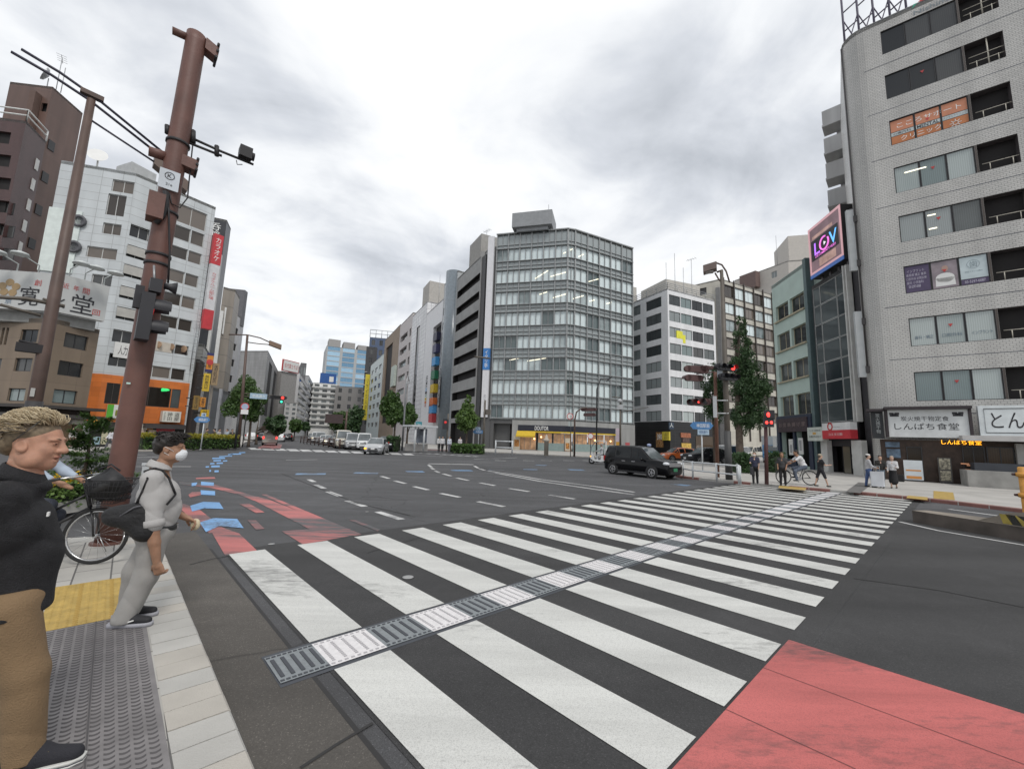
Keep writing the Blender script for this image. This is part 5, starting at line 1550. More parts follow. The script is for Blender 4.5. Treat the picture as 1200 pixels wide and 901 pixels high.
mb=MB(); sF.box(mb, sa0+.02, sa1-.02, sz0+.3, sz1-.02, -.018, 0); dsp=mb.put('display', M('screen_mauve', (.17, .105, .12), .3, emit=.45, var=.6, scale=.7), scr)
W_, H_=sa1-sa0, sz1-sz0
mb=MB()
for r_ in ((0, W_, 0.3, .48), (0, W_, H_-.2, H_), (0, .18, .48, H_-.2), (W_-.18, W_, .48, H_-.2)):
 sF.box(mb, sa0+r_[0], sa0+r_[1], sz0+r_[2], sz0+r_[3], .002, .03)
mb.put('pink_border', M('screen_pink', (.52, .30, .32), .4, emit=.5), dsp)
mb=MB(); sF.box(mb, sa0, sa1, sz0, sz0+.28, -.01, .04); mb.put('blue_strip', M('screen_blue_strip', (.05, .12, .35), .4, emit=.3), scr)
mb=MB(); sF.box(mb, sa0+.07*W_, sa1-.10*W_, sz0+.32*H_, sz0+.72*H_, .004, .008); bz=mb.put('black_picture', M('screen_black', (.01, .012, .015), .4), dsp)
mb=MB(); sF.box(mb, sa0+.12*W_, sa1-.25*W_, sz0+.74*H_, sz0+.80*H_, .004, .008); sF.box(mb, sa0+.3*W_, sa1-.2*W_, sz0+.15*H_, sz0+.30*H_, .004, .008); mb.put('picture_detail', M('screen_tan', (.42, .26, .22), .4, emit=.4, var=.5, scale=1.5), dsp)
for ch_, a_, b_, c_ in (('L', .17, .34, (.35, .12, .75)), ('V', .64, .86, (.10, .35, .75))):
 lett(ch_, sF.P(sa0+(a_+b_)/2*W_, sz0+.53*H_, .012), sF.t, Z, (b_-a_)*W_, .24*H_, M('screen_'+ch_, c_, .4, emit=1.2), bz)
mb=MB(); cc=sF.P(sa0+.49*W_, sz0+.53*H_, .012)
mb.tube([cc+sF.t*math.cos(t)*(.13*W_)+Z*math.sin(t)*(.12*H_) for t in (1.2+5.6*q_/30 for q_ in range(31))], .07, 5)
mb.put('ring', M('screen_ring', (.65, .15, .55), .4, emit=1.0), bz)
mb=MB(); mb.face([cc+sF.t*-.08+Z*.16, cc+sF.t*-.08-Z*.16, cc+sF.t*.18]); mb.put('play_mark', M('screen_white', (.8, .8, .85), .4, emit=.8), bz)
lett('LIVE COMMUNITY VIDEO', sF.P(sa0+.5*W_, sz0+.375*H_, .012), sF.t, Z, .62*W_, .045*H_, MC['screen_ring'], bz)
mb=MB()
for k in range(4):
 a=sa0+W_*(.15+.25*k)
 mb.tube([sF.P(a, h-.3, -.5), sF.P(a, sz0+.2, -.5)], .09, 6)
mb.tube([sF.P(sa1, sz1-.5, -.6), sF.P(sa1+1.4, sz1-.9, -1.6)], .08, 5); mb.tube([sF.P(sa1, sz0+1.5, -.6), sF.P(sa1+1.4, sz0+1.0, -1.6)], .08, 5)
mb.put('support', M('steel_lattice', (.16, .15, .16), .6), scr)
p, h=rp(988, 128, 48)
bl=Bld('balcony_apartments', 'grey apartment block with stepped white balconies behind the video screen', [G(978.5, 132, h), G(1012, 118, h)], h, back=10, back_az=50)
bl.close(M('pale_wall_b', (.46, .46, .46), .7))
F=bl.F[0]
mb=MB()
for y in (150, 183, 213, 245):
 z_=F.px(988, y)[1]; F.box(mb, -.9, F.L*.8, z_, z_+1.5, .02, 1.6); F.box(mb, -.95, F.L*.8, z_-.2, z_-.02, .02, 1.7)
mb.put('balcony', TILE('balcony_panels', (.52, .53, .52), (.35, .35, .35), 1.2, 2, .03), bl.root)
pc, hN=rp(1010, 33, 34.5)
AZN=128.5
nN=azv(AZN-90)*-1
P_flat=pc
curve=[]
Rc=1.15
for k in range(6):
 t=math.pi/2*k/5
 cpt=P_flat-nN*Rc
 curve.append(cpt+(-azv(AZN))*Rc*math.cos(t)+nN*Rc*math.sin(t))
side0=curve[0]-nN*9
npts=[side0]+curve+[P_flat+azv(AZN)*15]
nz=Bld('tiled_tower', 'tall grey white tiled office tower with rounded corner above the diner signs', npts, hN, back=10)
F=nz.F[-1]
m_nt=TILE('grey_white_tiles', (.53, .52, .495), (.22, .218, .21), .235, .118, .010, .05, .35, .5, .16)
pl=[((1028, 41), (1031, 66)), ((1034, 89), (1036.5, 115.5)), ((1040, 138), (1043, 165)), ((1045.5, 189.4), (1048.4, 218.8)), ((1052.4, 248), (1055, 277.4)), ((1059.8, 306.8), (1062.5, 338.5)), ((1066.5, 370.2), (1069.5, 403)), ((1074.4, 436), (1078.6, 470))]
sL=sum(F.px(*a)[0]+F.px(*b)[0] for a, b in pl)/16
sG=sum(F.px(*q_)[0] for q_ in ((1114, 20), (1123, 65), (1131, 120), (1140, 175), (1151, 230), (1163, 298), (1171, 365), (1183, 440)))/8
sB=(F.px(1174, 42)[0]+F.px(1185.5, 97)[0])/2
zr=[(F.px(*b)[1], F.px(*a)[1]) for a, b in pl]
fhN=(zr[0][0]-zr[-1][0])/7
orange=M('orange_window_film', (.55, .22, .12), .5, var=.1)
film2=M('orange_brown_film', (.48, .17, .06), .5)
bwN=(sG-sL)/3
for k in range(8):
 zb=zr[0][0]-fhN*k; zt=zb+(zr[3][1]-zr[3][0])
 F.w.append((sL, sG, zb, zt)); F.w.append((sG+.10, sB, zb, zt))
 for i in range(3):
  gl=g_dark if k<2 else (g_pale if k in (3, 6, 7) else (g_mix if k==4 else g_dark))
  o=win(nz.root, F, sL+bwN*i+.01, sL+bwN*(i+1)-.01, zb, zt, 1, m_fblack, gl, depth=.10, cut=False)
 zr[k]=(zb, zt)
nz.close(m_nt, depth=.9, mr=M('balcony_dark_brown', (.085, .075, .076), .7))
mb=MB()
for k in range(8):
 zb, zt=zr[k]
 F.box(mb, sG+.005, sG+.095, zb, zt, -.14, .004)
mb.put('mullion_pier', m_fbrown, nz.root)
for k in range(8):
 mb=MB(); zb, zt=zr[k]
 for hh in ((.45, .85) if k<2 else (.5,)):
  mb.tube([F.P(sG+.25, zb+hh, -.1), F.P(sB, zb+hh, -.1)], .022, 5)
 for a in (sG+.55, sB-.25): mb.tube([F.P(a, zb, -.1), F.P(a, zb+.5, -.1)], .022, 5)
 if k<2: mb.tube([F.P((sG+sB)/2+.2, zb, -.12), F.P((sG+sB)/2+.2, zt, -.12)], .035, 5)
 mb.put('balcony_rail', M('cream_rail', (.50, .47, .40), .5), nz.root)
mb=MB()
for k in range(10):
 z_=zr[-1][0]-.75+fhN*k
 F.box(mb, -.1, F.L, z_-.018, z_+.018, .001, .006)
mb.put('floor_joint', M('joint_blue_grey', (.10, .11, .13), .7), nz.root)
def film(k, i, z0f, z1f, mat, name='window_film', o=-.075, i2=None):
 zb, zt=zr[k]; a=sL+bwN*i+.05; b=sL+bwN*((i2 or i)+1)-.05
 mb=MB(); F.box(mb, a, b, zb+(zt-zb)*z0f, zb+(zt-zb)*z1f, o-.012, o); return mb.put(name, mat, nz.root)
for i in range(3):
 film(2, i, .52, .96, orange); film(2, i, .04, .34, film2); fw_=film(2, i, .36, .50, M('film_pale', (.5, .55, .55), .5))
def ftext(t, k, a, b, z0f, z1f, mat, o=-.07, par=None):
 zb, zt=zr[k]; W3=sG-sL
 return lett(t, F.P(sL+W3*(a+b)/2, zb+(zt-zb)*(z0f+z1f)/2, o), F.t, Z, W3*(b-a), (zt-zb)*(z1f-z0f), mat, par or nz.root)
ftext('こころサポート', 2, .10, .92, .64, .84, m_wink); ftext('クリニック', 2, .14, .66, .10, .28, m_wink)
ftext('心療内科', 2, .04, .28, .38, .48, m_ink); ftext('MENTAL', 2, .36, .64, .37, .49, m_ink); ftext('メンタルクリニック', 2, .69, .97, .38, .48, M('grey_ink2', (.25, .25, .28), .6))
mb=MB(); q_=F.P(sL+(sG-sL)*.83, zr[2][0]+.25, -.07)
mb.lathe([(.13, 0), (.13, .01), (.10, .01)], q_, F.n, 14, caps=False, smooth=False)
for r__ in range(8):
 t=math.pi*2*r__/8; mb.obox(q_+(F.t*math.cos(t)+Z*math.sin(t))*.2, (F.t*math.cos(t)+Z*math.sin(t))*.05, F.n*.005, F.n.cross(F.t*math.cos(t)+Z*math.sin(t))*.015)
mb.put('sun_mark', m_wink, nz.root)
pu=film(5, 0, .03, .97, M('purple_film', (.075, .055, .115), .5));
for j, (t, a, b) in enumerate((('インプラント', .04, .26), ('歯周病 矯正 審美', .03, .28), ('口腔外科 訪問診療', .03, .28), ('歯科 小児歯科', .03, .24), ('03-5297-0088', .05, .20))):
 ftext(t, 5, a, b, .74-.14*j, .84-.14*j, M('lilac_ink', (.45, .43, .52), .6))
ph=film(5, 1, .03, .97, M('photo_mauve', (.26, .22, .24), .5, var=.25, scale=2))
zb, zt=zr[5]
mb=MB(); c0=F.P(sL+bwN*1.5, zb+(zt-zb)*.38, -.07); mb.ell(c0, (.0, .0, .0));
mb=MB()
def disc(c, rx, rz, n=18, o=0.0):
 mb.face([c+F.t*math.cos(2*math.pi*k/n)*rx+Z*math.sin(2*math.pi*k/n)*rz for k in range(n)])
disc(c0, .40, .30); mb.face([c0+F.t*-.42-Z*.5, c0+F.t*.42-Z*.5, c0+F.t*.40, c0-F.t*.40]); mb.put('portrait_coat', m_white, ph)
mb=MB(); disc(F.P(sL+bwN*1.52, zb+(zt-zb)*.70, -.066), .14, .19); mb.put('portrait_face', M('portrait_skin', (.42, .28, .23), .6), ph)
wf=film(5, 2, .22, .97, M('film_white_blue', (.50, .58, .60), .5)); film(5, 2, .03, .2, M('purple_film', (.075, .055, .115)))
mb=MB(); cz=F.P(sL+bwN*2.5, zb+(zt-zb)*.70, -.066)
mb.lathe([(.26, 0), (.26, .006), (.245, .006), (.245, 0)], cz, F.n, 24, caps=False, smooth=False); mb.put('oval_emblem', M('emblem_grey', (.2, .25, .28), .6), wf)
ftext('歯', 5, .79, .88, .60, .80, MC['emblem_grey']); ftext('神田スマイル歯科', 5, .73, .93, .42, .48, MC['emblem_grey']); ftext('03-5297-0087', 5, .72, .95, .07, .16, MC['lilac_ink'])
for i, t in enumerate(('歯科・矯正', '口腔外科', 'インプラント')):
 ftext(t, 6, .06+i/3, .29+i/3, .24, .36, M('blue_grey_ink', (.12, .17, .22), .6))
mb=MB()
for k in range(8):
 if k in (0,): continue
 q_=F.P(sL+bwN*1.5, zr[k][0]+(zr[k][1]-zr[k][0])*.62, -.06)
 mb.face([q_+F.t*-.10+Z*.09, q_+Z*-.09, q_+F.t*.10+Z*.09])
mb.put('fire_access_mark', m_rink, nz.root)
lt=MB()
for k, x, z_, w_ in ((3, .28, .72, .28), (4, .42, .80, .10), (4, .42, .30, .10)):
 zb, zt=zr[k]; c0=F.P(sL+(sG-sL)*x, zb+(zt-zb)*z_, -.07); lt.obox(c0, F.t*(sG-sL)*w_/2, F.n*.008, Z*.035)
lt.put('ceiling_light', m_lampon, nz.root)
zt=zr[0][1]
nz.text('Nishima', F, (sL+.95*(sG-sL)-1.7, sL+.95*(sG-sL)+.1, zt+.12, zt+.42), M('name_grey', (.22, .25, .27), .6), .02)
mb=MB(); q_=F.P(sL+(sG-sL)*.55, zt+.75, .02)
mb.face([q_+F.t*-.35-Z*.12, q_+F.t*-.05+Z*.18, q_+F.t*-.25+Z*.18]); mb.put('green_mark', M('logo_green', (.05, .32, .22), .6), nz.root)
mb=MB(); mb.face([q_+F.t*-.05+Z*.2, q_+F.t*.35+Z*.12, q_+F.t*.1+Z*.30]); mb.put('red_mark', m_rink, nz.root)
mb=MB()
rf0=curve[0]-nN*.5;
for a in range(5):
 q_=curve[0]+azv(AZN)*(.3+a*.85)-nN*.8
 mb.tube([q_+Z*(hN-.2), q_+Z*(hN+5.5)], .07, 6)
 if a<4:
  q2_=q_+azv(AZN)*.85
  for hh in (.6, 2.0, 3.6): mb.tube([q_+Z*(hN+hh), q2_+Z*(hN+hh+.5)], .05, 5)
  mb.tube([q_+Z*(hN+.2), q2_+Z*(hN+3)], .04, 5); mb.tube([q_+Z*(hN+3), q2_+Z*(hN+.2)], .04, 5)
mb.put('roof_steel_frame', M('navy_steel', (.07, .06, .10), .6), nz.root)
cq=curve[1]; on=(cq-(P_flat-nN*Rc)).normalized()
mb=MB(); mb.tube([cq+on*.06+Z*7, cq+on*.06+Z*(hN-.3)], .05, 6); mb.put('downpipe', M('dark_pipe', (.08, .075, .075), .6), nz.root)
for lab, y0, y1, xx in (('narrow grey blank fin sign on the rounded tiled corner, the upper one beside the screen', 246, 317, 1008), ('narrow grey blank fin sign on the rounded tiled corner, the lower one', 365, 442, 1020)):
 za, zb_=hgt(cq, y1), hgt(cq, y0)
 s=thing('fin_sign', lab, 'sign', cq+on*.3+Z*za, 'blank fin signs on the rounded corner')
 d_=(-azv(AZN)*.9+nN*.35).normalized(); e_=Vector((-d_.y, d_.x, 0))
 mb=MB(); mb.obox(cq+d_*.38+Z*((za+zb_)/2), d_*.20, e_*.10, Z*(zb_-za)/2); mb.put('panel', M('fin_grey', (.40, .42, .425), .5), s)
 mb=MB();
 for zz2 in (za+.5, zb_-.7): mb.obox(cq+d_*.1+Z*zz2, d_*.12, e_*.12, Z*.22)
 mb.put('bracket', MC['dark_pipe'], s)
zfl=F.px(1090, 516)[1]
mb=MB(); F.box(mb, -.9, F.L, .02, zfl, .04, .5);
base=mb.put('shop_base', M('dark_brown_timber', (.045, .028, .020), .7, var=.3, scale=4), nz.root)
r_=[F.px(1039, 495)[0], F.px(1131, 495)[0], F.px(1085, 513)[1], F.px(1085, 481)[1]]
dn=thing('diner_sign', 'wide white diner signboard with dark brush writing and a dark roofed frame', 'sign', F.P((r_[0]+r_[1])/2, r_[2], .6))
mb=MB(); F.box(mb, r_[0]-.15, r_[1]+.12, r_[3], r_[3]+.16, .3, 1.25); F.box(mb, r_[1], r_[1]+.12, r_[2], r_[3]-.005, .5, 1.0); F.box(mb, r_[0]-.12, r_[0], r_[2], r_[3]-.005, .5, 1.0); mb.put('frame', M('dark_frame_wood', (.03, .022, .025), .6), dn)
mb=MB(); F.box(mb, r_[0]+.01, r_[1]-.01, r_[2], r_[3]-.01, .5, .92); dp_=mb.put('panel', M('diner_white', (.58, .60, .60), .5), dn)
W_, H_=r_[1]-r_[0], r_[3]-r_[2]
lett('炭火焼干物定食', F.P(r_[0]+W_*.47, r_[2]+H_*.67, .93), F.t, Z, W_*.60, H_*.17, m_ink, dp_)
lett('しんぱち食堂', F.P(r_[0]+W_*.48, r_[2]+H_*.39, .93), F.t, Z, W_*.80, H_*.24, m_ink, dp_)
mb=MB()
for x_ in (.09, .88):
 for dx_, dz_ in ((-.12, .06), (.12, .06), (-.1, -.06), (.1, -.06), (0, 0)): mb.obox(F.P(r_[0]+W_*x_+dx_, r_[2]+H_*.82+dz_, .93), F.t*.1, F.n*.006, Z*.055)
mb.put('crest', m_ink, dp_)
vsn=thing('blade_sign', 'dark roofed vertical sign with white writing at the left end of the diner signboard', 'sign', F.P(r_[0]-.5, r_[2], .7))
mb=MB(); F.box(mb, r_[0]-.75, r_[0]-.2, r_[2]-.1, r_[3]-.1, .4, .8); vp=mb.put('panel', M('dark_sign_panel', (.022, .025, .028), .6), vsn)
mb=MB(); F.box(mb, r_[0]-.95, r_[0]-.17, r_[3]-.09, r_[3]+.06, .25, 1.1); mb.put('cap', MC['dark_frame_wood'], vsn)
lett(vtext('炭火焼干物'), F.P(r_[0]-.45, (r_[2]+r_[3])/2, .81), F.t, Z, .2, H_*.75, M('dim_white', (.4, .42, .42), .6), vp)
r2=[F.px(1143, 495)[0], F.L*.55, F.px(1170, 512)[1], F.px(1170, 476.5)[1]]
tn=thing('cutlet_sign', 'white cutlet shop signboard with a hand drawn border and big brush letters', 'sign', F.P(r2[0], r2[2], .7))
mb=MB(); F.box(mb, *r2, .5, .8); tp=mb.put('panel', M('cutlet_white', (.62, .66, .67), .5), tn)
H2=r2[3]-r2[2]
x0_, x1_=F.px(1156, 490)[0], F.px(1203, 490)[0]
lett('とん', F.P((x0_+F.px(1194, 490)[0])/2, r2[2]+H2*.52, .81), F.t, Z, F.px(1194, 490)[0]-x0_, H2*.50, m_ink, tp)
lett('かつ', F.P(F.px(1194, 490)[0]+1.0, r2[2]+H2*.52, .81), F.t, Z, 1.35, H2*.5, m_ink, tp)
mb=MB(); a=F.px(1149, 490)[0]
mb.tube([F.P(r2[1]-.2, r2[2]+H2*.90, .81), F.P(a, r2[2]+H2*.90, .81), F.P(a, r2[2]+H2*.12, .81), F.P(r2[1]-.2, r2[2]+H2*.12, .81)], .018, 5); mb.put('border_line', m_ink, tp)
zc=F.px(1160, 517.5)[1]; zc1=F.px(1160, 511.5)[1]
mb=MB(); F.box(mb, F.px(1120, 515)[0], r2[1], zc, zc1, .52, 1.7); mb.put('shop_canopy', M('grey_canopy', (.45, .44, .43), .6), nz.root)
x0_, x1_=F.px(1101, 518)[0], F.px(1147, 518)[0]; zz1, zz0=F.px(1120, 515.7)[1], F.px(1120, 521)[1]
lett('しんぱち食堂', F.P((x0_+x1_)/2, (zz0+zz1)/2, .56), F.t, Z, x1_-x0_, (zz1-zz0), M('orange_led', (1.0, .42, .02), .5, emit=2.0), nz.root, 'led_sign')
win(nz.root, F, F.px(1062, 540)[0], F.px(1080, 540)[0], .2, zfl-.4, 1, m_fblack, g_shop, depth=-.52, cut=False, name='door')
win(nz.root, F, F.px(1126, 540)[0], F.px(1152, 540)[0], 1.0, zfl-.3, 2, m_fblack, g_shop, depth=-.52, cut=False, name='shop_window')
win(nz.root, F, F.px(1154, 540)[0], F.px(1186, 540)[0], 1.0, zfl-.3, 2, m_fblack, g_shop, depth=-.52, cut=False, name='shop_window')
mb=MB();
for x0_, y0_, x1_, y1_ in ((1036.5, 518, 1053, 524), (1038, 526, 1054, 536)): F.box(mb, *F.rect(x0_, y0_, x1_, y1_), .52, .56)
mb.put('blue_poster', M('blue_poster', (.08, .12, .17), .5, var=.7, scale=3), nz.root)
mb=MB(); F.box(mb, F.px(1187, 540)[0], F.px(1196, 540)[0], .8, zfl-.1, .52, .8); mb.put('stone_pier', m_kerb, nz.root)
il=MB()
for x, y, s_ in ((1128, 543, 1), (1135, 545, 1), (1145, 543, 1), (1133, 550, 1), (1150, 544, 1)):
 q_=F.px(x, y); il.obox(F.P(q_[0], q_[1], .57), F.t*.16, F.n*.01, Z*.035)
il.put('lit_menu', M('dim_menu', (.55, .26, .14), .5, emit=.25), nz.root)
pw=thing('planter_wall', 'grey concrete planter wall in front of the cutlet shop window', 'planter', F.P(F.px(1130, 580)[0], 0, 1.5))
wa=F.px(1126, 575)[0]
mb=MB(); F.box(mb, wa-.1, F.L*.7, .1, .95, .9, 2.6); mb.put('wall', M('planter_concrete', (.27, .265, .25), .85, var=.2, bump=.2), pw)
mb=MB(); F.box(mb, wa+.3, F.L*.7, .955, 1.35, 1.0, 1.9); mb.put('dark_board', M('planter_dark', (.04, .045, .055), .6), pw)
for lab, x0_, y0_, x1_, y1_, kind in (('white menu board with orange writing leaning at the diner entrance', 1057.5, 539, 1079, 566, 0), ('tall narrow food picture stand beside the diner door', 1096.5, 536, 1112, 567, 1)):
 r_=F.rect(x0_, y0_, x1_, y1_); off_=.9
 t_=thing('menu_stand', lab, 'menu board', F.P((r_[0]+r_[1])/2, .12, off_))
 mb=MB(); F.box(mb, r_[0], r_[1], .2, r_[3], off_-.06, off_); pp=mb.put('panel', M('menu_white', (.58, .62, .64), .5) if kind==0 else M('menu_dark', (.06, .055, .05), .5), t_)
 mb=MB(); F.box(mb, r_[0]+.05, r_[1]-.05, .12, .2, off_-.25, off_+.05); mb.put('foot', m_fblack, t_)
 w_=r_[1]-r_[0]; h_=r_[3]-.2; mb=MB()
 if kind==0:
  F.box(mb, r_[0]+w_*.1, r_[1]-w_*.1, .2+h_*.06, .2+h_*.2, off_+.002, off_+.008); F.box(mb, r_[0]+w_*.1, r_[1]-w_*.1, .2+h_*.45, .2+h_*.52, off_+.002, off_+.008); mb.put('orange_print', M('print_orange', (.6, .26, .07), .6), pp)
 else:
  F.box(mb, r_[0]+.05, r_[1]-.05, .2+h_*.52, .2+h_*.97, off_+.002, off_+.008); F.box(mb, r_[0]+.06, r_[1]-.06, .2+h_*.05, .2+h_*.46, off_+.002, off_+.008); mb.put('food_pictures', M('food_pics', (.26, .24, .18), .6, var=.9, scale=9), pp)
# street furniture
m_brownpole=M('brown_painted_steel', (.125, .058, .045), .55, var=.22, scale=2.5, bump=.15, bscale=25)
m_brownpole2=M('dark_brown_steel', (.095, .060, .048), .55, var=.2, scale=2.5)
m_rust=M('rust_brown_steel', (.16, .075, .050), .6, var=.2)
m_olive=M('olive_grey_steel', (.115, .10, .082), .6, var=.2)
m_blackc=M('black_cable', (.015, .014, .016), .6)
m_sigblack=M('signal_black', (.022, .022, .026), .5)
m_sigbrown=M('signal_brown', (.085, .042, .040), .55)
m_red_on=M('signal_red_on', (1.0, .05, .04), .4, emit=1.7)
m_red_dim=M('signal_red_side', (.55, .03, .03), .4, emit=.35)
m_green_on=M('signal_green_on', (.05, 1.0, .55), .4, emit=1.2)
m_lens_off=M('signal_lens_off', (.03, .028, .028), .3)
m_wpost=M('white_post', (.52, .54, .55), .5, var=.08)
m_bluesign=M('road_sign_blue', (.07, .20, .42), .45, var=.05)
def splane(p):
 """vertical plane through p, square to the line of sight"""
 a=math.degrees(math.atan2(p.x, p.y)); t=azv(a+90)
 return Facade(p-t*6, p+t*6, 0, 30)
pb=G(129, 636, KH)
S=splane(pb)
pole=thing('signal_pole', 'thick brown steel signal pole with rust stains beside the bicycle', 'pole', (pb.x, pb.y, KH))
pt=S.px(226, 40); zt=pt[1]
ptop=S.P(S.px(231, 40)[0], zt)
pfoot=S.P(S.px(127, 636)[0], KH)
def ax(z): return pfoot.lerp(ptop, (z-KH)/(zt-KH))
mb=MB(); mb.tube([pfoot, ax(1.2), ax(zt-.15), ptop], [.155, .15, .138, .138], 24)
mb.lathe([(.20, 0), (.20, .03), (.165, .035)], pfoot, n=16, smooth=False)
mb.put('shaft', m_brownpole, pole)
def SP(x, y, o=0.0):
 q_=S.px(x, y); return S.P(q_[0], q_[1], o)
mb=MB()
for x, y in ((184, 247), (186, 300), (190, 312), (206, 168), (148, 575), (146, 582)):
 c_=SP(x, y); mb.lathe([(.14, -.02), (.160, -.02), (.160, .02), (.14, .02)], ax(c_.z), n=20, caps=False)
mb.put('clamp_band', m_blackc, pole)
def arm(nm, a, b, r, mat=m_brownpole, oa=0, ob=0, par=pole):
 mb=MB(); mb.tube([SP(*a, oa), SP(*b, ob)], r, 10); return mb.put(nm, mat, par)
arm('bracket_arm', (202, 36), (222, 45), .06)
ob_=MB(); A_, B_=SP(241, 55), SP(254, 66)
ob_.obox((A_+B_)/2, (B_-A_)/2*1.1, S.n*.10, Z*.10);
o_=ob_.put('bracket_plate', m_brownpole, pole)
mb=MB()
for x, y in ((255, 58), (252, 72), (254, 65)): mb.lathe([(.02, -.14), (.02, .14)], SP(x, y), S.n, 8)
mb.put('bolts', m_blackc, o_)
arm('bracket_arm', (174, 177), (195, 184), .075)
ob_=MB(); A_, B_=SP(212, 190), SP(230, 198)
ob_.obox((A_+B_)/2, (B_-A_)/2*1.1, S.n*.12, Z*.09); o_=ob_.put('bracket_plate', m_brownpole, pole)
mb=MB()
for x, y in ((231, 191), (229, 203), (230, 197)): mb.lathe([(.02, -.15), (.02, .15)], SP(x, y), S.n, 8)
mb.put('bolts', m_blackc, o_)
mb=MB(); mb.tube([SP(220, 160), SP(260, 178), SP(297, 193)], .022, 8); mb.tube([SP(220, 167), SP(240, 175), SP(260, 183)], .022, 8); mb.tube([SP(254, 171), SP(254, 183)], .035, 6); mb.tube([SP(226, 153), SP(226, 168)], .04, 6); mb.tube([SP(196, 147), SP(196, 157)], .035, 6)
mb.tube([SP(196, 150), SP(222, 162)], .03, 6)
ca=mb.put('camera_arm', m_blackc, pole)
mb=MB(); c_=SP(287.5, 180.5); d_=(SP(297, 193)-SP(260, 178)).normalized()
mb.obox(c_, d_*.095, S.n*.10, Z*.10); mb.tube([SP(277, 188), SP(278, 193), SP(284, 193)], .008, 5); mb.lathe([(.07, 0), (.07, .05), (.04, .05)], c_+d_*.09, d_, 12); mb.put('camera', m_blackc, ca)
mb=MB(); mb.obox(SP(197.3, 216.5, .17), S.t*.125, S.n*.012, Z*.16); pl_=mb.put('number_plate', M('plate_white', (.52, .56, .60), .4), pole)
mb=MB(); mb.lathe([(.062, 0), (.062, .004), (.052, .004)], SP(198, 212.5, .183), S.n, 24, caps=False, smooth=False); mb.put('ring', m_ink, pl_)
lett('K', SP(198, 212.5, .186), S.t, Z, .052, .06, m_ink, pl_); lett('21e', SP(197, 222, .184), S.t, Z, .08, .045, m_ink, pl_)
mb=MB(); c_=SP(182, 247, .12); mb.obox(c_, S.t*.10, S.n*.14, Z*.20); mb.put('terminal_box', m_brownpole, pole)
mb=MB()
mb.tube([SP(193, 229, .16), SP(194, 245, .17), SP(190, 258, .18), SP(182, 266, .16)], .035, 8)
mb.tube([SP(196, 230, .16), SP(197, 262, .17), SP(198, 300, .17), SP(196, 335, .17)], .014, 6)
mb.tube([SP(226, 168), SP(223, 195, .05), SP(219, 235, .1), SP(210, 247, .12), SP(200, 243, .15), SP(198, 232, .16)], .010, 6)
mb.put('cable', m_blackc, pole)
sig=thing('pedestrian_signal', 'black pedestrian signal head clamped to the brown pole, seen from the side', 'traffic light', SP(172, 380))
fd=(S.t*.92-S.n*.05+Vector((0, 0, 0))).normalized()
perp=Vector((-fd.y, fd.x, 0))
hc=SP(169, 376, .30); up_=(SP(173, 350, .30)-SP(164, 402, .30)).normalized()
mb=MB(); hh=(SP(173, 350, .30)-SP(164, 402, .30)).length/2
mb.obox(hc, fd*.075, perp*.14, up_*hh); mb.put('housing', m_sigblack, sig)
for q_, mt_ in ((.48, m_red_dim), (-.42, m_lens_off)):
 c_=hc+up_*hh*q_+fd*.075
 mb=MB(); mb.lathe([(.115, 0), (.115, .01), (.001, .012)], c_, fd, 16); mb.put('lens', mt_, sig)
 mb=MB(); rings=[]
 for d_, dr in ((0, .13), (.10, .135), (.20, .125)):
  rings.append([c_+fd*d_*(1 if 1 else 0)+(perp*math.cos(t)+up_*math.sin(t))*dr+up_*(-.0*d_) for t in (math.pi*(-.12+1.24*k/12) for k in range(13))])
 mb.grid(rings, closed=False, caps=False)
 mb.grid([[p_*1+(c_-p_).normalized()*.008 for p_ in r_] for r_ in rings], closed=False, caps=False); mb.put('visor', m_sigblack, sig)
mb=MB(); mb.obox(SP(181, 341, .26), fd*.07, perp*.12, Z*.10); mb.lathe([(.05, 0), (.05, .06), (.10, .15)], SP(191, 340, .26), fd, 12); mb.put('sound_unit', m_sigblack, sig)
mb=MB(); mb.obox(SP(162, 352, .22), fd*.05, perp*.06, up_*.17); mb.put('control_box', m_sigblack, sig)
mb=MB()
for y in (356, 385): mb.tube([SP(171, y, .25), SP(177, y, .08)], .02, 6)
mb.tube([SP(180, 315, .17), SP(180, 335, .24)], .015, 6); mb.put('bracket', m_steel, sig)
mb=MB()
st_=thing('sticker', 'small pale mint sticker on the brown pole', 'sticker', SP(151, 449))
mb.obox(SP(150.5, 450, .16), S.t*.022, S.n*.003, Z*.012); mb.put('label_sheet', M('mint_sticker', (.42, .60, .55), .5), st_)
pd, _=rp(0, 560, 15.5); pd=G(14, 560, KH)
L2=splane(pd*(15.0/math.hypot(pd.x, pd.y)))
lb_, _=rp(28, 500, 15.0)
L2=splane(Vector((lb_.x, lb_.y, 0)))
def LP(x, y, o=0.0):
 q_=L2.px(x, y); return L2.P(q_[0], q_[1], o)
foot=LP(17, 555); foot.z=KH
lamp=thing('street_lamp', 'dark brown double armed street lamp post behind the blond man', 'street lamp', foot)
top_=LP(107, 117)
foot=Vector((top_.x, top_.y, KH)); lamp.location=foot
mb=MB(); mb.tube([foot, Vector((top_.x, top_.y, 3)), top_], [.14, .13, .085], 14); mb.put('post', m_brownpole2, lamp)
mb=MB(); mb.tube([LP(13, 61), LP(60, 88), LP(104, 117), LP(182, 178)], .035, 8); mb.tube([LP(25, 58), LP(70, 85), LP(114, 116), LP(190, 178)], .035, 8); mb.tube([LP(105, 140), LP(184, 192)], .028, 8)
mb.put('arm', M('arm_navy_steel', (.035, .033, .055), .5), lamp)
mb=MB(); mb.obox(LP(108, 112), L2.t*.22, L2.n*.08, Z*.06); mb.put('arm_bracket', m_brownpole2, lamp)
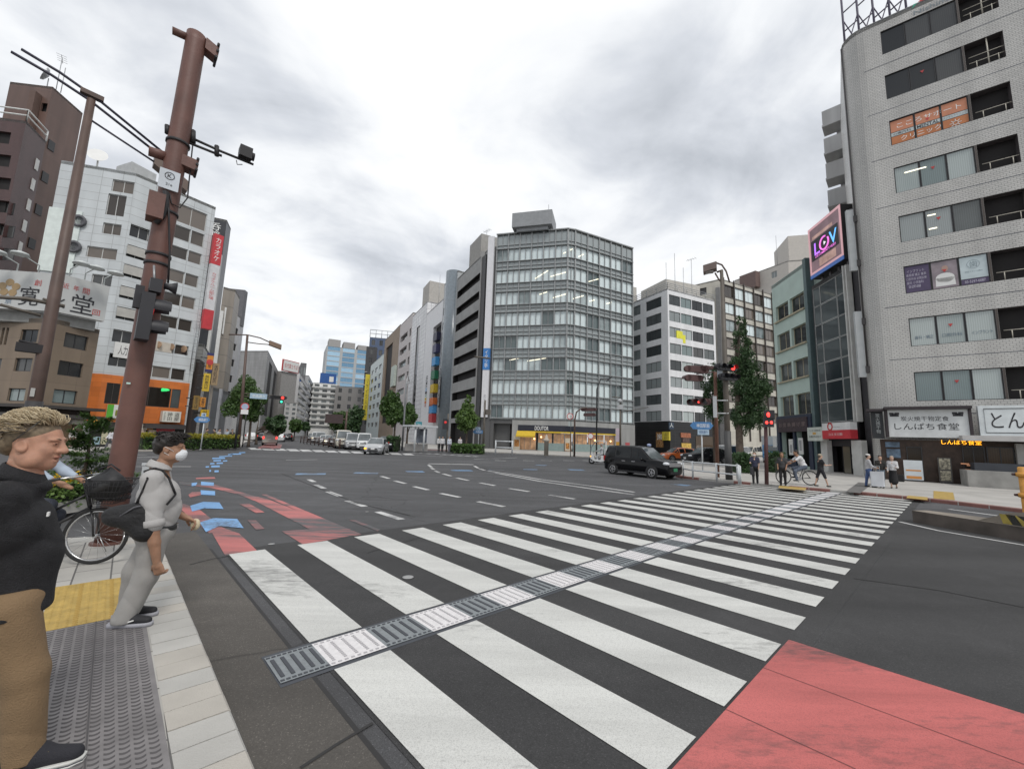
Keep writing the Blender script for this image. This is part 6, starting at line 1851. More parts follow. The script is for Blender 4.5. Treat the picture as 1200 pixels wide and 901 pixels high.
mb=MB(); c_=LP(200, 205); mb.obox(c_, L2.t*.40-Z*.22, L2.n*.16, Z*.16); mb.put('lamp_head', M('lamp_head_brown', (.14, .10, .08), .5), lamp)
mb=MB(); mb.tube([LP(-40, 346), LP(30, 350), LP(76, 359)], .045, 8); mb.tube([LP(0, 357), LP(48, 370)], .035, 8); mb.tube([LP(50, 350), LP(72, 358)], .03, 6); mb.put('sign_arm', m_olive, lamp)
mb=MB()
for y in (405, 412):
 mb.tube([LP(22, y-6), LP(50, y)], .03, 6)
mb.obox(LP(35, 408), L2.t*.22, L2.n*.12, Z*.10); mb.put('signal_mount', m_blackc, lamp)
mb=MB(); mb.obox(LP(38, 460), L2.t*.035, L2.n*.16, Z*.10); mb.put('label_plate', M('plate_grey', (.4, .4, .38), .5), lamp)
zz0_=LP(38, 470).z
mb=MB(); mb.lathe([(.155, KH), (.15, zz0_)], (foot.x, foot.y, 0), n=14); mb.put('base_sleeve', M('charcoal_sleeve', (.035, .033, .035), .6), lamp)
def hsig(root, c, face, mat=m_sigbrown, lit=None, w=1.15, arrow=False, back=False, name='signal_head'):
 """horizontal three lamp head; face = facing direction"""
 fx=Vector(face).normalized(); rx=Vector((fx.y, -fx.x, 0))*-1
 mb=MB(); mb.obox(c, rx*w/2, fx*.09, Z*.17); mb.lathe([(.17, -.09), (.17, .09)], c+rx*w/2, fx, 12); mb.lathe([(.17, -.09), (.17, .09)], c-rx*w/2, fx, 12)
 hd=mb.put(name, mat, root)
 for k in (-1, 0, 1):
  cc=c+rx*k*.37+fx*.09
  on=lit if (lit and k==(1 if True else 0)) else None
  mb=MB(); mb.lathe([(.135, 0), (.135, .012), (.001, .016)], cc, fx, 14); mb.put('lens', m_red_on if (lit=='red' and k==1) else m_lens_off, hd)
  mb=MB(); rings=[[cc+fx*d_+(rx*math.cos(t)+Z*math.sin(t))*.15 for t in (math.pi*(-.1+1.2*q/10) for q in range(11))] for d_ in (0, .22)]
  mb.grid(rings, closed=False, caps=False); mb.put('visor', mat, hd)
 if arrow:
  c2=c+rx*.3-Z*.40
  mb=MB(); mb.obox(c2, rx*.19, fx*.09, Z*.19); a_=mb.put('arrow_head', mat, root)
  mb=MB(); mb.lathe([(.10, 0), (.10, .012), (.001, .016)], c2+fx*.09, fx, 12); mb.put('green_arrow', m_green_on, a_)
 return hd
def post(root, b, h, r0, r1, mat, name='post'):
 mb=MB(); mb.lathe([(r0, 0), (r1, h)], b, n=12); mb.lathe([(r0*1.8, 0), (r0*1.8, .03), (r0, .04)], b, n=12); return mb.put(name, mat, root)
def disc_sign(root, c, fx, r, rim, inner, name='round_sign'):
 mb=MB(); mb.lathe([(r, -.02), (r, .01), (.001, .012)], c, fx, 20); d_=mb.put(name, rim, root)
 mb=MB(); mb.lathe([(r*.78, .0122), (r*.78, .02), (.001, .021)], c, fx, 20); mb.put('face', inner, d_); return d_
toward= lambda p: (Vector((-p.x, -p.y, 0))).normalized()
b=G(279, 524.5, .12); K=splane(Vector((b.x, b.y, 0)))
def KP(x, y, o=0.0):
 q_=K.px(x, y); return K.P(q_[0], q_[1], o)
t_=thing('street_lamp', 'dark street lamp with a bowed double arm over the far left corner tree', 'street lamp', b)
tp_=KP(290, 393)
mb=MB(); mb.tube([b, Vector((tp_.x, tp_.y, tp_.z))], [.16, .10], 12); mb.put('post', m_brownpole2, t_)
mb=MB(); mb.tube([KP(268, 392), KP(290, 392.5), KP(305, 396), KP(318, 402)], .06, 6); mb.tube([KP(290, 401), KP(304, 403), KP(318, 404)], .05, 6); mb.put('arm', m_brownpole2, t_)
mb=MB(); mb.obox(KP(322.5, 404.5), K.t*.55-Z*.15, K.n*.3, Z*.22); mb.put('lamp_head', M('lamp_head_tan', (.20, .13, .09), .5), t_)
t_=thing('traffic_signal', 'horizontal traffic signal with a lit red lamp and green arrow on the left street', 'traffic light', b+K.t*.4)
arm_=MB(); arm_.tube([KP(284, 461), KP(320, 463.5)], .06, 6); arm_.tube([KP(284, 464), KP(318, 466.5)], .05, 6); arm_.put('arm', m_olive, t_)
hsig(t_, KP(326, 466, .2), toward(b), m_sigblack, 'red', w=1.2, arrow=True)
sg_=thing('street_name_sign', 'pale blue street name plate hanging on the signal arm at the far left', 'sign', KP(303, 466))
mb=MB(); mb.obox(KP(303, 464.3, .12), K.t*.72, K.n*.03, Z*.26); pn=mb.put('plate', M('pale_blue_plate', (.33, .45, .55), .5), sg_)
lett('中央通り', KP(303, 464.3, .155), K.t, Z, 1.0, .3, m_wink, pn)
t_=thing('no_entry_sign', 'round red bordered truck prohibition sign over a white plate at the far left corner', 'sign', b+K.t*.9)
q2=G(284, 524, .12); post(t_, q2, KP(288, 472).z, .05, .05, m_fblack)
disc_sign(t_, KP(287, 476.5, .2), toward(b), .36, m_rink, M('sign_face_blue', (.35, .42, .55), .5))
mb=MB(); mb.obox(KP(286.5, 482.7, .2), K.t*.30, K.n*.015, Z*.22); mb.put('plate', m_white, t_)
q2=G(275, 526, .12); t_=thing('utility_post', 'slim dark utility post at the end of the left hedge', 'pole', q2); post(t_, q2, 3.2, .10, .09, m_fblack)
def road_arrow_sign(label, bx, by, x0, y0, x1, y1, sub=None, text='日本橋', z0=.12):
 b=G(bx, by, z0); T=splane(Vector((b.x, b.y, 0)))
 t_=thing('direction_sign', label, 'sign', b)
 r_=T.rect(x0, y0, x1, y1)
 post(t_, b, r_[3]-z0-.05, .045, .045, m_wpost)
 w_, zc_=(r_[1]-r_[0])/2, (r_[2]+r_[3])/2; hh=(r_[3]-r_[2])/2; c_=(r_[0]+r_[1])/2
 mb=MB(); o0=.08
 poly=[(-w_, 0), (-w_+hh*.8, hh), (w_-hh*.8, hh), (w_, 0), (w_-hh*.8, -hh), (-w_+hh*.8, -hh)]
 mb.face([T.P(c_+a, zc_+z_, o0+.03) for a, z_ in poly]); mb.face([T.P(c_+a, zc_+z_, o0) for a, z_ in reversed(poly)])
 for k in range(6):
  a, b2=poly[k], poly[(k+1)%6]; mb.face([T.P(c_+a[0], zc_+a[1], o0), T.P(c_+b2[0], zc_+b2[1], o0), T.P(c_+b2[0], zc_+b2[1], o0+.03), T.P(c_+a[0], zc_+a[1], o0+.03)])
 pn=mb.put('arrow_plate', m_bluesign, t_)
 lett(text, T.P(c_+w_*.12, zc_, o0+.035), T.t, Z, w_*1.1, hh*1.1, m_wink, pn)
 if sub:
  r2=T.rect(*sub[:4]); mb=MB(); T.box(mb, r2[0], r2[1], r2[2], r2[3], o0-.02, o0+.02); pn=mb.put('lower_plate', M('sign_pale_blue', (.38, .50, .60), .5), t_)
  lett(sub[4], T.P((r2[0]+r2[1])/2, (r2[2]+r2[3])/2, o0+.025), T.t, Z, (r2[1]-r2[0])*.7, (r2[3]-r2[2])*.6, M('sign_dark_blue', (.05, .1, .25), .5), pn)
road_arrow_sign('blue arrow direction sign on a white post behind the left hedge', 235, 527, 227, 488.5, 246.5, 495, (236, 484, 241.5, 488.3, '4'), '靖国通り')
road_arrow_sign('blue arrow direction sign on a white post before the dark balcony block', 560, 529, 554, 504, 567, 508, (557, 500.5, 563, 503.8, '5'), '中央通り')
road_arrow_sign('blue double arrow direction sign on a white post behind the right guard rail', 823.5, 552, 808.5, 494.5, 836, 503, (817.5, 503.2, 831, 509.5, '昭和通り'), '神田駅前')
def lamp_simple(label, bx, by, x_top, y_top, xe, ye, mat, r=.07):
 b=G(bx, by, .12); T=splane(Vector((b.x, b.y, 0))); t_=thing('street_lamp', label, 'street lamp', b)
 q_=T.px(x_top, y_top); e_=T.px(xe, ye); mb=MB()
 A=Vector((b.x, b.y, q_[1])); E_=T.P(e_[0], e_[1])
 mb.tube([b, A, A.lerp(E_, .3)+Z*.9, E_], [r*1.3, r, r*.8, r*.7], 8); mb.put('post', mat, t_)
 mb=MB(); mb.obox(E_, (E_-A).normalized()*.45, T.n*.15, Z*.08); mb.put('lamp_head', mat, t_); return t_
lamp_simple('slim black curved street lamp in front of the glass corner block', 699, 534, 698, 456, 714, 444, m_fblack, .08)
b=G(673, 535, .12); T=splane(Vector((b.x, b.y, 0)))
t_=thing('traffic_signal', 'brown arched traffic signal in front of the yellow awning, seen from behind', 'traffic light', b)
def TP(x, y, o=0.0):
 q_=T.px(x, y); return T.P(q_[0], q_[1], o)
mb=MB(); mb.tube([b, TP(673.5, 492), TP(675.5, 483), TP(681, 478.5), TP(688, 478)], [.11, .09, .08, .07, .06], 8); mb.put('arch_post', m_brownpole2, t_)
hsig(t_, TP(690, 480), T.t*.5-T.n, m_sigbrown, None, 1.5); hsig(t_, TP(691, 486), T.t*.5-T.n, m_sigbrown, None, 1.1)
b=G(675.5, 535, .12); t_=thing('no_entry_sign', 'small red bordered round sign over a pale plate by the yellow awning', 'sign', b)
T2=splane(Vector((b.x, b.y, 0))); q_=T2.rect(664, 487, 672, 493)
post(t_, G(668.5, 535, .12), q_[3]-.1, .04, .04, m_fblack); disc_sign(t_, T2.P((q_[0]+q_[1])/2, (q_[2]+q_[3])/2+.2, .1), T2.n, .36, m_rink, m_white)
q_=T2.rect(666, 494, 670.5, 499.5); mb=MB(); T2.box(mb, *q_, .08, .11); mb.put('plate', M('plate_grey_green', (.40, .44, .43), .5), t_)
b=G(727, 535, .12); T=splane(Vector((b.x, b.y, 0)))
t_=thing('utility_pole', 'grey utility pole with a camera and crossarm at the right end of the glass block', 'pole', b)
post(t_, b, TP(727, 473).z, .13, .10, m_olive)
mb=MB(); mb.obox(TP(727, 477), T.t*.35, T.n*.2, Z*.3); mb.lathe([(.25, 0), (.3, .3), (.1, .5)], TP(726.5, 472), Z, 10); mb.put('camera_box', M('pale_box', (.45, .46, .47), .5), t_)
mb=MB(); mb.tube([TP(717, 465), TP(727, 466)], .07, 6); mb.tube([TP(727, 483), TP(745, 480), TP(760, 477)], .04, 6); mb.put('crossarm', m_olive, t_)
bn=thing('banner', 'narrow pink and white vertical banner on the grey utility pole', 'banner', b+T.t*-.8+Z*.4)
mb=MB(); mb.obox(TP(724.5, 516.5), T.t*.28, T.n*.03, Z*1.5); pn=mb.put('cloth', M('banner_pink_white', (.60, .50, .55), .6), bn)
mb=MB(); mb.obox(TP(724.5, 521, .04), T.t*.26, T.n*.01, Z*.35); mb.put('orange_foot', M('banner_orange', (.65, .35, .05), .6), pn)
b=G(692, 536, .12); t_=thing('no_entry_sign', 'small round sign on a thin post left of the delivery scooter', 'sign', b); T2=splane(Vector((b.x, b.y, 0))); q_=T2.rect(689, 508, 695, 514)
post(t_, b, q_[3]-.1, .035, .035, m_fblack); disc_sign(t_, T2.P((q_[0]+q_[1])/2, (q_[2]+q_[3])/2, .1), T2.n, .33, m_rink, m_white)
b=G(640, 534, .12); t_=thing('bollard', 'pale stone bollard on the pavement before the yellow awning shop', 'bollard', b)
mb=MB(); mb.lathe([(.24, 0), (.24, 1.5), (.34, 1.55), (.34, 1.75), (.2, 1.8), (.1, 2.2), (.001, 2.3)], b, n=12); mb.put('post', M('pale_stone_post', (.40, .36, .30), .8), t_)
def guard(label, pts, h, mat, name='guard_rail', posts=None, bars=(.55, .95), r=.04, step=2.0):
 t_=thing(name, label, 'guard rail', pts[0])
 for k in range(len(pts)-1):
  a, b2=pts[k], pts[k+1]; n_=max(1, round((b2-a).length/step))
  for q in range(n_+(1 if k==len(pts)-2 else 0)):
   p_=a.lerp(b2, q/n_); mb=MB(); mb.tube([p_, p_+Z*h], r*1.3, 8); mb.put('post', mat, t_)
 for bz in bars:
  mb=MB(); mb.tube([p_+Z*bz for p_ in pts], r, 8); mb.put('rail', mat, t_)
 return t_
guard('short white barrier by the recessed entrance of the glass block', [G(580.5, 532.5, .12), G(600, 533.5, .12)], 1.5, m_wpost, bars=(.75, 1.4), r=.06, step=5)
guard('white guard rail along the right corner kerb behind the black taxi', [G(801, 558, .12), G(812, 560.5, .12), G(840, 564, .12), G(866, 567.2, .12)], .85, m_wpost, bars=(.4, .8), r=.035, step=1.6)
guard('short white guard rail at the kerb left of the woman in navy', [G(868, 567.3, .12), G(864, 562, .12)], .8, m_wpost, bars=(.3, .55, .78), r=.03, step=2)
guard('brown low median fence beside the waiting queue of cars', [G(352, 519, 0), G(398, 526, 0)], 1.1, M('brown_fence', (.10, .06, .05), .6), 'median_fence', bars=(.3, .6, .85, 1.05), r=.05, step=3)
b=G(854.5, 562, .12); T=splane(Vector((b.x, b.y, 0)))
t_=thing('street_lamp', 'olive brown street lamp with a bowed arm among the right corner tree leaves', 'street lamp', b)
mb=MB(); mb.tube([b, TP(845.5, 317)], [.15, .085], 12); mb.put('post', m_olive, t_)
zb_=TP(852, 505).z; mb=MB(); mb.lathe([(.165, b.z), (.16, zb_)], (b.x, b.y, 0), n=12); mb.put('base_sleeve', M('grey_sleeve', (.055, .055, .055), .6), t_)
mb=MB(); mb.tube([TP(839, 308), TP(846, 310.5), TP(851, 318), TP(855, 331)], .045, 6); mb.tube([TP(838, 320), TP(842, 327), TP(847, 333)], .04, 6); mb.tube([TP(840, 319), TP(847, 316.5)], .05, 6); mb.put('arm', m_brownpole2, t_)
mb=MB(); mb.obox(TP(832, 314.5), T.t*.33+Z*.06, T.n*.25, Z*.19); mb.put('lamp_head', M('lamp_head_taupe', (.15, .11, .095), .5), t_)
mb=MB(); mb.obox(TP(831, 315.5)-T.n*.02-Z*.17, T.t*.20, T.n*.18, Z*.02); mb.put('lamp_glass', M('lamp_glass', (.4, .38, .36), .2), t_)
b2=G(841, 559, .12)
t_=thing('traffic_signal', 'rust brown signal post with clustered signal heads and one lit red lamp', 'traffic light', b2)
mb=MB(); mb.tube([b2, TP(838, 436)], [.10, .08], 10); mb.put('post', m_rust, t_)
mb=MB(); mb.tube([TP(838, 430.5), TP(822, 429)], .045, 6); mb.tube([TP(838, 436), TP(816, 438)], .04, 6); mb.tube([TP(838, 430), TP(850, 430)], .045, 6); mb.tube([TP(838, 467), TP(826, 468)], .035, 6); mb.tube([TP(836, 432), TP(828, 432)], .06, 6); mb.put('arm', m_sigbrown, t_)
hsig(t_, TP(816, 432.5), -T.n+T.t*-.6, m_sigbrown, None, 1.0); hsig(t_, TP(813, 443), -T.n+T.t*-.7, m_sigbrown, None, .7)
hsig(t_, TP(850.5, 431.5, .25), T.n*.75+T.t*.75, m_sigblack, 'red', 1.0); hsig(t_, TP(853, 442.5, .2), T.n*.75+T.t*.75, m_sigblack, None, .8)
mb=MB(); mb.obox(TP(843.5, 438, .2), T.t*.12, T.n*.02, Z*.22); mb.put('number_plate', M('plate_white'), t_) if False else mb.put('number_plate', MC['plate_white'], t_)
hsig(t_, TP(819, 471), T.n*.8-T.t*.3, m_sigbrown, None, .9);
mb=MB(); mb.lathe([(.05, 0), (.05, .02), (.001, .022)], TP(819, 471.5, .16), T.n, 10); mb.put('lens', m_red_on, t_)
mb=MB(); mb.obox(TP(838, 477, .12), T.t*.09, T.n*.09, Z*.55); mb.put('control_box', M('pale_box'), t_) if False else mb.put('control_box', MC['pale_box'], t_)
mb=MB(); mb.tube([TP(839, 469.5, .1), TP(853, 469.5, .1)], .035, 6); mb.tube([TP(839, 484.5, .1), TP(854, 484.5, .1)], .035, 6); mb.put('strap', M('pale_box'), t_) if False else mb.put('strap', MC['pale_box'], t_)
b=G(898.5, 567.5, .12); T=splane(Vector((b.x, b.y, 0)))
t_=thing('pedestrian_signal', 'red lit pedestrian signal on a dark red post at the far crosswalk end', 'traffic light', b)
mb=MB(); mb.tube([b, TP(897, 483)], [.085, .075], 10); mb.put('post', M('dark_red_steel', (.085, .035, .035), .6), t_)
mb=MB(); mb.obox(TP(901.5, 486.5, .2), T.t*.21, T.n*.1, Z*.21); mb.obox(TP(900.5, 495.5, .2), T.t*.21, T.n*.1, Z*.20); hd_=mb.put('housing', m_sigblack, t_)
mb=MB(); mb.ell(TP(900.5, 486.5, .31), (.09, .03, .11), n=10, k=6); mb.put('red_figure', m_red_on, hd_)
mb=MB()
for x in (898.5, 904): mb.ell(TP(x, 495.5, .31), (.075, .03, .07), n=10, k=6)
mb.put('red_lamps', m_red_on, hd_)
mi0, mi1, mi2=G(1070, 612), G(1130, 623), G(1330, 658)
md=MB(); w_=(mi2-mi0).normalized(); s_=Vector((-w_.y, w_.x, 0)); s_=s_ if s_.dot(mi0)>0 else -s_
poly=[mi0, mi2, mi2+s_*1.5, mi0+s_*.5]
md.prism([(p_.x, p_.y) for p_ in poly], 0, .30, 1, 0); struct(md.put('median_kerb', [M('median_concrete', (.20, .175, .145), .9, var=.35, scale=1.5, bump=.3), M('median_dark_face', (.085, .072, .062), .9, var=.4, scale=2)]))
ml=MB(); lstrip_(ml, [G(1054, 611.5), G(1100, 622), G(1200, 639), G(1330, 661)], .10, .0085); struct(ml.put('median_edge_line', m_whiteold))
hz=thing('hazard_block', 'sloped concrete median end painted in yellow and black stripes', 'barrier', mi1+w_*1.6+Z*.26)
c0=mi0+w_*((G(1165, 625)-mi0).dot(w_))+s_*.45+Z*.30
prof=[(0, 0), (.55, .26), (.95, .34), (2.4, .34), (2.4, 0)]
mb=MB(); hw=.38
fr_=[c0+w_*a+Z*z_-s_*hw for a, z_ in prof]; bk_=[c0+w_*a+Z*z_+s_*hw for a, z_ in prof]
mb.face(fr_, 0); mb.face(list(reversed(bk_)), 0)
for k in range(len(prof)): mb.face([fr_[k], bk_[k], bk_[(k+1)%5], fr_[(k+1)%5]], 0)
hb_=mb.put('block', MC['median_concrete'], hz)
mb=MB()
def strip(a0, a1, sk, mat_i):
 q=[]
 for a, z_ in ((a0, .0), (a1, .0), (a1-sk, .2), (a0-sk, .2)):
  q.append(c0+w_*a+Z*(z_+.01)-s_*(hw+.006))
 mb.face(q, mat_i)
for k in range(6): strip(.42+.30*k, .42+.30*k+.15, .22 if k else .05, k%2 if False else 0);
for k in range(6): strip(.57+.30*k, .57+.30*k+.15, .22 if k else .1, 1)
mb.put('hazard_stripes', [M('hazard_yellow', (.32, .25, .05), .7, var=.3, scale=5), M('hazard_black', (.025, .025, .022), .7)], hb_)
pp=c0+w_*.95+Z*.26
T=splane(Vector((pp.x, pp.y, 0)))
pp=G(1204, 604, .26);
op=thing('marker_post', 'worn orange yellow marker post with two collars on the median end', 'post', pp)
T=splane(Vector((pp.x, pp.y, 0))); zt_=TP(1200, 548).z
m_op=M('orange_post', (.56, .27, .05), .55, var=.2, scale=6)
mb=MB(); mb.lathe([(.10, -.25), (.085, -.2), (.072, .0), (.072, zt_-pp.z), (.05, zt_-pp.z+.02)], pp, n=16); mb.put('shaft', m_op, op)
for y in (556, 580):
 z_=TP(1195, y).z
 mb=MB(); mb.lathe([(.085, -.06), (.115, -.045), (.115, .045), (.085, .06)], (pp.x, pp.y, z_), n=16); cl=mb.put('collar', m_op, op)
 mb=MB(); mb.lathe([(.035, 0), (.03, .07), (.02, .08)], Vector((pp.x, pp.y, z_))-T.t*.10, -T.t, 10); mb.put('reflector', M('reflector_dark', (.06, .02, .02), .3), cl)
b0, b1=G(482, 529, .12), G(512, 529, .12); T=Facade(b0, b1, 0, 4)
sh_=thing('bus_shelter', 'white framed bus shelter on the pavement before the tiled tower', 'bus shelter', b0)
mb=MB(); T.box(mb, -.3, T.L*.92, 2.75, 2.95, -1.5, .3); mb.put('roof', m_wpost, sh_)
for a in (.35, T.L*.45):
 mb=MB(); mb.tube([T.P(a, .12, 0), T.P(a, 2.75, 0)], .10, 8); mb.put('leg', m_wpost, sh_)
mb=MB(); T.box(mb, .1, T.L*.9, .12, .9, -1.45, -1.3); mb.put('low_wall', M('shelter_wall', (.30, .29, .28), .8), sh_)
mb=MB(); T.box(mb, T.L*.45, T.L*.86, 1.0, 2.6, -1.42, -1.36); mb.put('advert_panel', M('advert_grey', (.22, .24, .28), .5, var=.7, scale=1.5), sh_)
ts_=thing('shop_sign', 'small teal shop sign above the bus shelter', 'sign', G(491, 528, 0)); T3=splane(G(491, 528, 0))
q_=T3.rect(487, 493.5, 494.5, 500); mb=MB(); T3.box(mb, *q_, -2.2, -2.0); tp2=mb.put('panel', M('teal_sign', (.03, .27, .33), .5), ts_)
lett('Clinic', T3.P((q_[0]+q_[1])/2, (q_[2]+q_[3])/2, -1.98), T3.t, Z, (q_[1]-q_[0])*.7, (q_[3]-q_[2])*.4, m_wink, tp2)
mb=MB(); mb.tube([T3.P((q_[0]+q_[1])/2, .12, -2.1), T3.P((q_[0]+q_[1])/2, q_[2], -2.1)], .06, 6); mb.put('post', m_fblack, ts_)
gb0=G(398, 521, 0); T=splane(gb0)
ga=thing('gantry_board', 'dark brown back of a big overhead road sign among the far street trees', 'sign', gb0)
q_=T.rect(381, 485.5, 402, 496); mb=MB(); T.box(mb, *q_, 0, .3); mb.put('panel', M('dark_sign_back', (.055, .035, .035), .6), ga)
mb=MB(); mb.tube([T.P(q_[1]+.5, 0, -.2), T.P(q_[1]+.5, q_[3]+.6, -.2)], .16, 8); mb.tube([T.P(q_[0]+1, (q_[2]+q_[3])/2, -.2), T.P(q_[1]+.5, (q_[2]+q_[3])/2, -.2)], .12, 6); mb.put('post', m_brownpole2, ga)
b=G(523, 530, .12); T=splane(Vector((b.x, b.y, 0)))
t_=thing('pedestrian_signal', 'grey pedestrian signal post before the black nameplate block', 'traffic light', b)
post(t_, b, 4.2, .09, .08, m_olive); mb=MB(); mb.obox(TP(522, 497, .15), T.t*.3, T.n*.18, Z*.55); mb.put('housing', m_sigblack, t_)
mb=MB(); mb.ell(TP(522, 495, .34), (.16, .04, .14), n=10, k=5); mb.put('red_lens', m_red_dim, t_)
lamp_simple('grey street lamp rising between the two street trees before the tiled tower', 471, 528, 470, 449, 480, 448, m_steel, .09)
for x_, lab in ((566, 'dark utility pole at the left edge of the glass block, beside the blade sign'),):
 b=G(x_, 530, .12); t_=thing('utility_pole', lab, 'pole', b); T=splane(Vector((b.x, b.y, 0)))
 post(t_, b, TP(x_, 470).z, .13, .11, m_olive); mb=MB(); mb.tube([TP(556, 418), TP(574, 420)], .12, 6); mb.obox(TP(572, 483), T.t*.3, T.n*.3, Z*.3); mb.put('crossarm', m_olive, t_)
# plants
m_leaf1=LEAF('leaves_green', (.035, .075, .020), (.105, .19, .045))
m_leaf2=LEAF('leaves_light_green', (.055, .11, .026), (.17, .27, .065))
m_leaf3=LEAF('leaves_dark', (.024, .056, .022), (.075, .14, .050))
m_leaf4=LEAF('leaves_yellow_green', (.16, .17, .02), (.42, .36, .04))
m_bark=M('bark', (.085, .065, .05), .9, var=.3, scale=6, bump=.5, bscale=20)
def leaves(mb, c, r, n, size, rng, m=0, flat=.0, shell=.5):
 for _ in range(n):
  while True:
   p_=Vector((rng.uniform(-1, 1), rng.uniform(-1, 1), rng.uniform(-1, 1)))
   if .05<p_.length<=1: break
  p_=p_.normalized()*(p_.length**shell)
  q=Vector(c)+Vector((p_.x*r[0], p_.y*r[1], p_.z*r[2]))
  d=(p_+Vector((rng.gauss(0, .5), rng.gauss(0, .5), rng.gauss(0, .5)+.25))).normalized()
  t=d.cross(Vector((rng.gauss(0, 1), rng.gauss(0, 1), rng.gauss(0, 1)))).normalized(); b=d.cross(t)
  s=size*rng.uniform(.45, 1.0)
  mb.face([q-t*s, q-b*s*.55+t*s*.1, q+t*s, q+b*s*.55+t*s*.1], m)
def tree(label, base, h, crowns, n, size, mat, trunk_r=.14, cat='tree', name='tree', group=None, seed=1, limbs=7):
 rng=random.Random(seed)
 t_=thing(name, label, cat, base, group)
 mb=MB(); top=base+Z*h*.82
 mb.tube([base-Z*.05, base+Z*.25, base.lerp(top, .5)+Vector((rng.uniform(-.1, .1), rng.uniform(-.1, .1), 0)), top], [trunk_r*1.4, trunk_r, trunk_r*.7, trunk_r*.2], 8)
 for k in range(limbs):
  f=rng.uniform(.30, .75); s_=base.lerp(top, f); a=rng.uniform(0, 6.28); cr=crowns[rng.randrange(len(crowns))]
  e_=base+Vector(cr[0])+Vector((math.cos(a)*cr[1][0]*.7, math.sin(a)*cr[1][1]*.7, rng.uniform(-.3, .5)*cr[1][2]))
  mb.tube([s_, s_.lerp(e_, .5)+Z*.15, e_], [trunk_r*.45, trunk_r*.3, trunk_r*.08], 5)
 mb.put('trunk', m_bark, t_)
 mb=MB(); tot=sum(c[1][0]*c[1][1]*c[1][2] for c in crowns)
 for c, r in crowns:
  k=max(14, int(52*(r[0]*r[1]*r[2]/tot)**.5*len(crowns)**.5))
  nn=int(1.6*n*r[0]*r[1]*r[2]/tot)
  for q in range(k):
   d=Vector((rng.gauss(0, 1), rng.gauss(0, 1), rng.gauss(0, 1))).normalized()*rng.uniform(.45, .95)
   cc=base+Vector(c)+Vector((d.x*r[0], d.y*r[1], d.z*r[2]))
   f=rng.uniform(.20, .38)
   leaves(mb, cc, (r[0]*f, r[1]*f, r[2]*f), nn//k, size, rng)
 mb.put('crown', mat, t_); return t_
def tree_px(label, bx, by, x0, y0, x1, y1, n, size, mat, seed, z0=.12, shape='round', group='street trees', D=None, trunk_r=.14):
 b=G(bx, by, z0) if D is None else rp(bx, 500, D)[0]+Z*z0
 T=splane(Vector((b.x, b.y, 0)))
 cx=T.px((x0+x1)/2, (y0+y1)/2); w_=(T.px(x1, (y0+y1)/2)[0]-T.px(x0, (y0+y1)/2)[0])/2
 zt=T.px((x0+x1)/2, y0)[1]; zb=T.px((x0+x1)/2, y1)[1]; off=T.P(cx[0], 0)-Vector((b.x, b.y, 0))
 h=zt-z0; hz_=(zt-zb)/2; zc=(zt+zb)/2-z0
 if shape=='round': cr=[((off.x, off.y, zc), (w_, w_, hz_))]
 elif shape=='cone': cr=[((off.x, off.y, zc-hz_*.35), (w_, w_, hz_*.6)), ((off.x, off.y, zc+hz_*.25), (w_*.7, w_*.7, hz_*.45)), ((off.x, off.y, zc+hz_*.72), (w_*.35, w_*.35, hz_*.3))]
 else: cr=shape(T, off, zc, w_, hz_)
 return tree(label, b, h, cr, n, size, mat, trunk_r, seed=seed, group=group)
tree_px('bushy street tree at the far left corner behind the signal arm, nearest of its row', 291, 523, 264, 443, 312, 497, 9000, .16, m_leaf1, 3)
tree_px('dark lower tree close behind the far left corner tree', 300, 520.5, 312, 487, 337, 508, 1500, .34, m_leaf3, 4)
tree_px('small round street tree beyond the grey pier building', 344, 516, 338, 490, 353, 507, 800, .45, m_leaf1, 5)
tree_px('tiny far street tree before the white banded block', 357, 513, 352, 494, 364, 505, 500, .5, m_leaf3, 6)
tree_px('far street tree behind the dark overhead sign, left of a pair', 398, 517, 387, 478, 411, 508, 1300, .42, m_leaf1, 7)
tree_px('far street tree left of the yellow vertical sign, right of a pair', 415, 519, 404, 477, 428, 510, 1400, .40, m_leaf3, 8)
tree_px('dense street tree in front of the tan framed building', 461, 527, 446, 460, 472, 498, 4500, .19, m_leaf1, 9)
tree_px('rounded street tree in front of the white tiled tower', 476, 527.5, 466, 474, 489, 500, 3600, .19, m_leaf1, 10)
tree_px('light green cone shaped street tree before the dark balcony block', 546, 529, 535, 463, 560, 506, 4500, .18, m_leaf2, 11, shape='cone')
def tall(T, off, zc, w_, hz_):
 o=off
 return [((o.x, o.y, zc-hz_*.55), (w_*.9, w_*.9, hz_*.30)), ((o.x+.3, o.y, zc-hz_*.15), (w_*1.05, w_*1.0, hz_*.30)), ((o.x-.2, o.y, zc+hz_*.25), (w_*.8, w_*.8, hz_*.26)), ((o.x-.3, o.y, zc+hz_*.62), (w_*.5, w_*.5, hz_*.2)), ((o.x-.25, o.y, zc+hz_*.88), (w_*.28, w_*.28, hz_*.14))]
tree_px('tall dark ivy clad street tree rising above the right corner', 868, 549, 851, 370, 899, 520, 13000, .105, m_leaf3, 12, shape=tall, trunk_r=.3)
tree_px('sparse dark tree half hidden behind the rust brown signal post', 838, 543, 822, 425, 852, 500, 4500, .12, m_leaf3, 13)
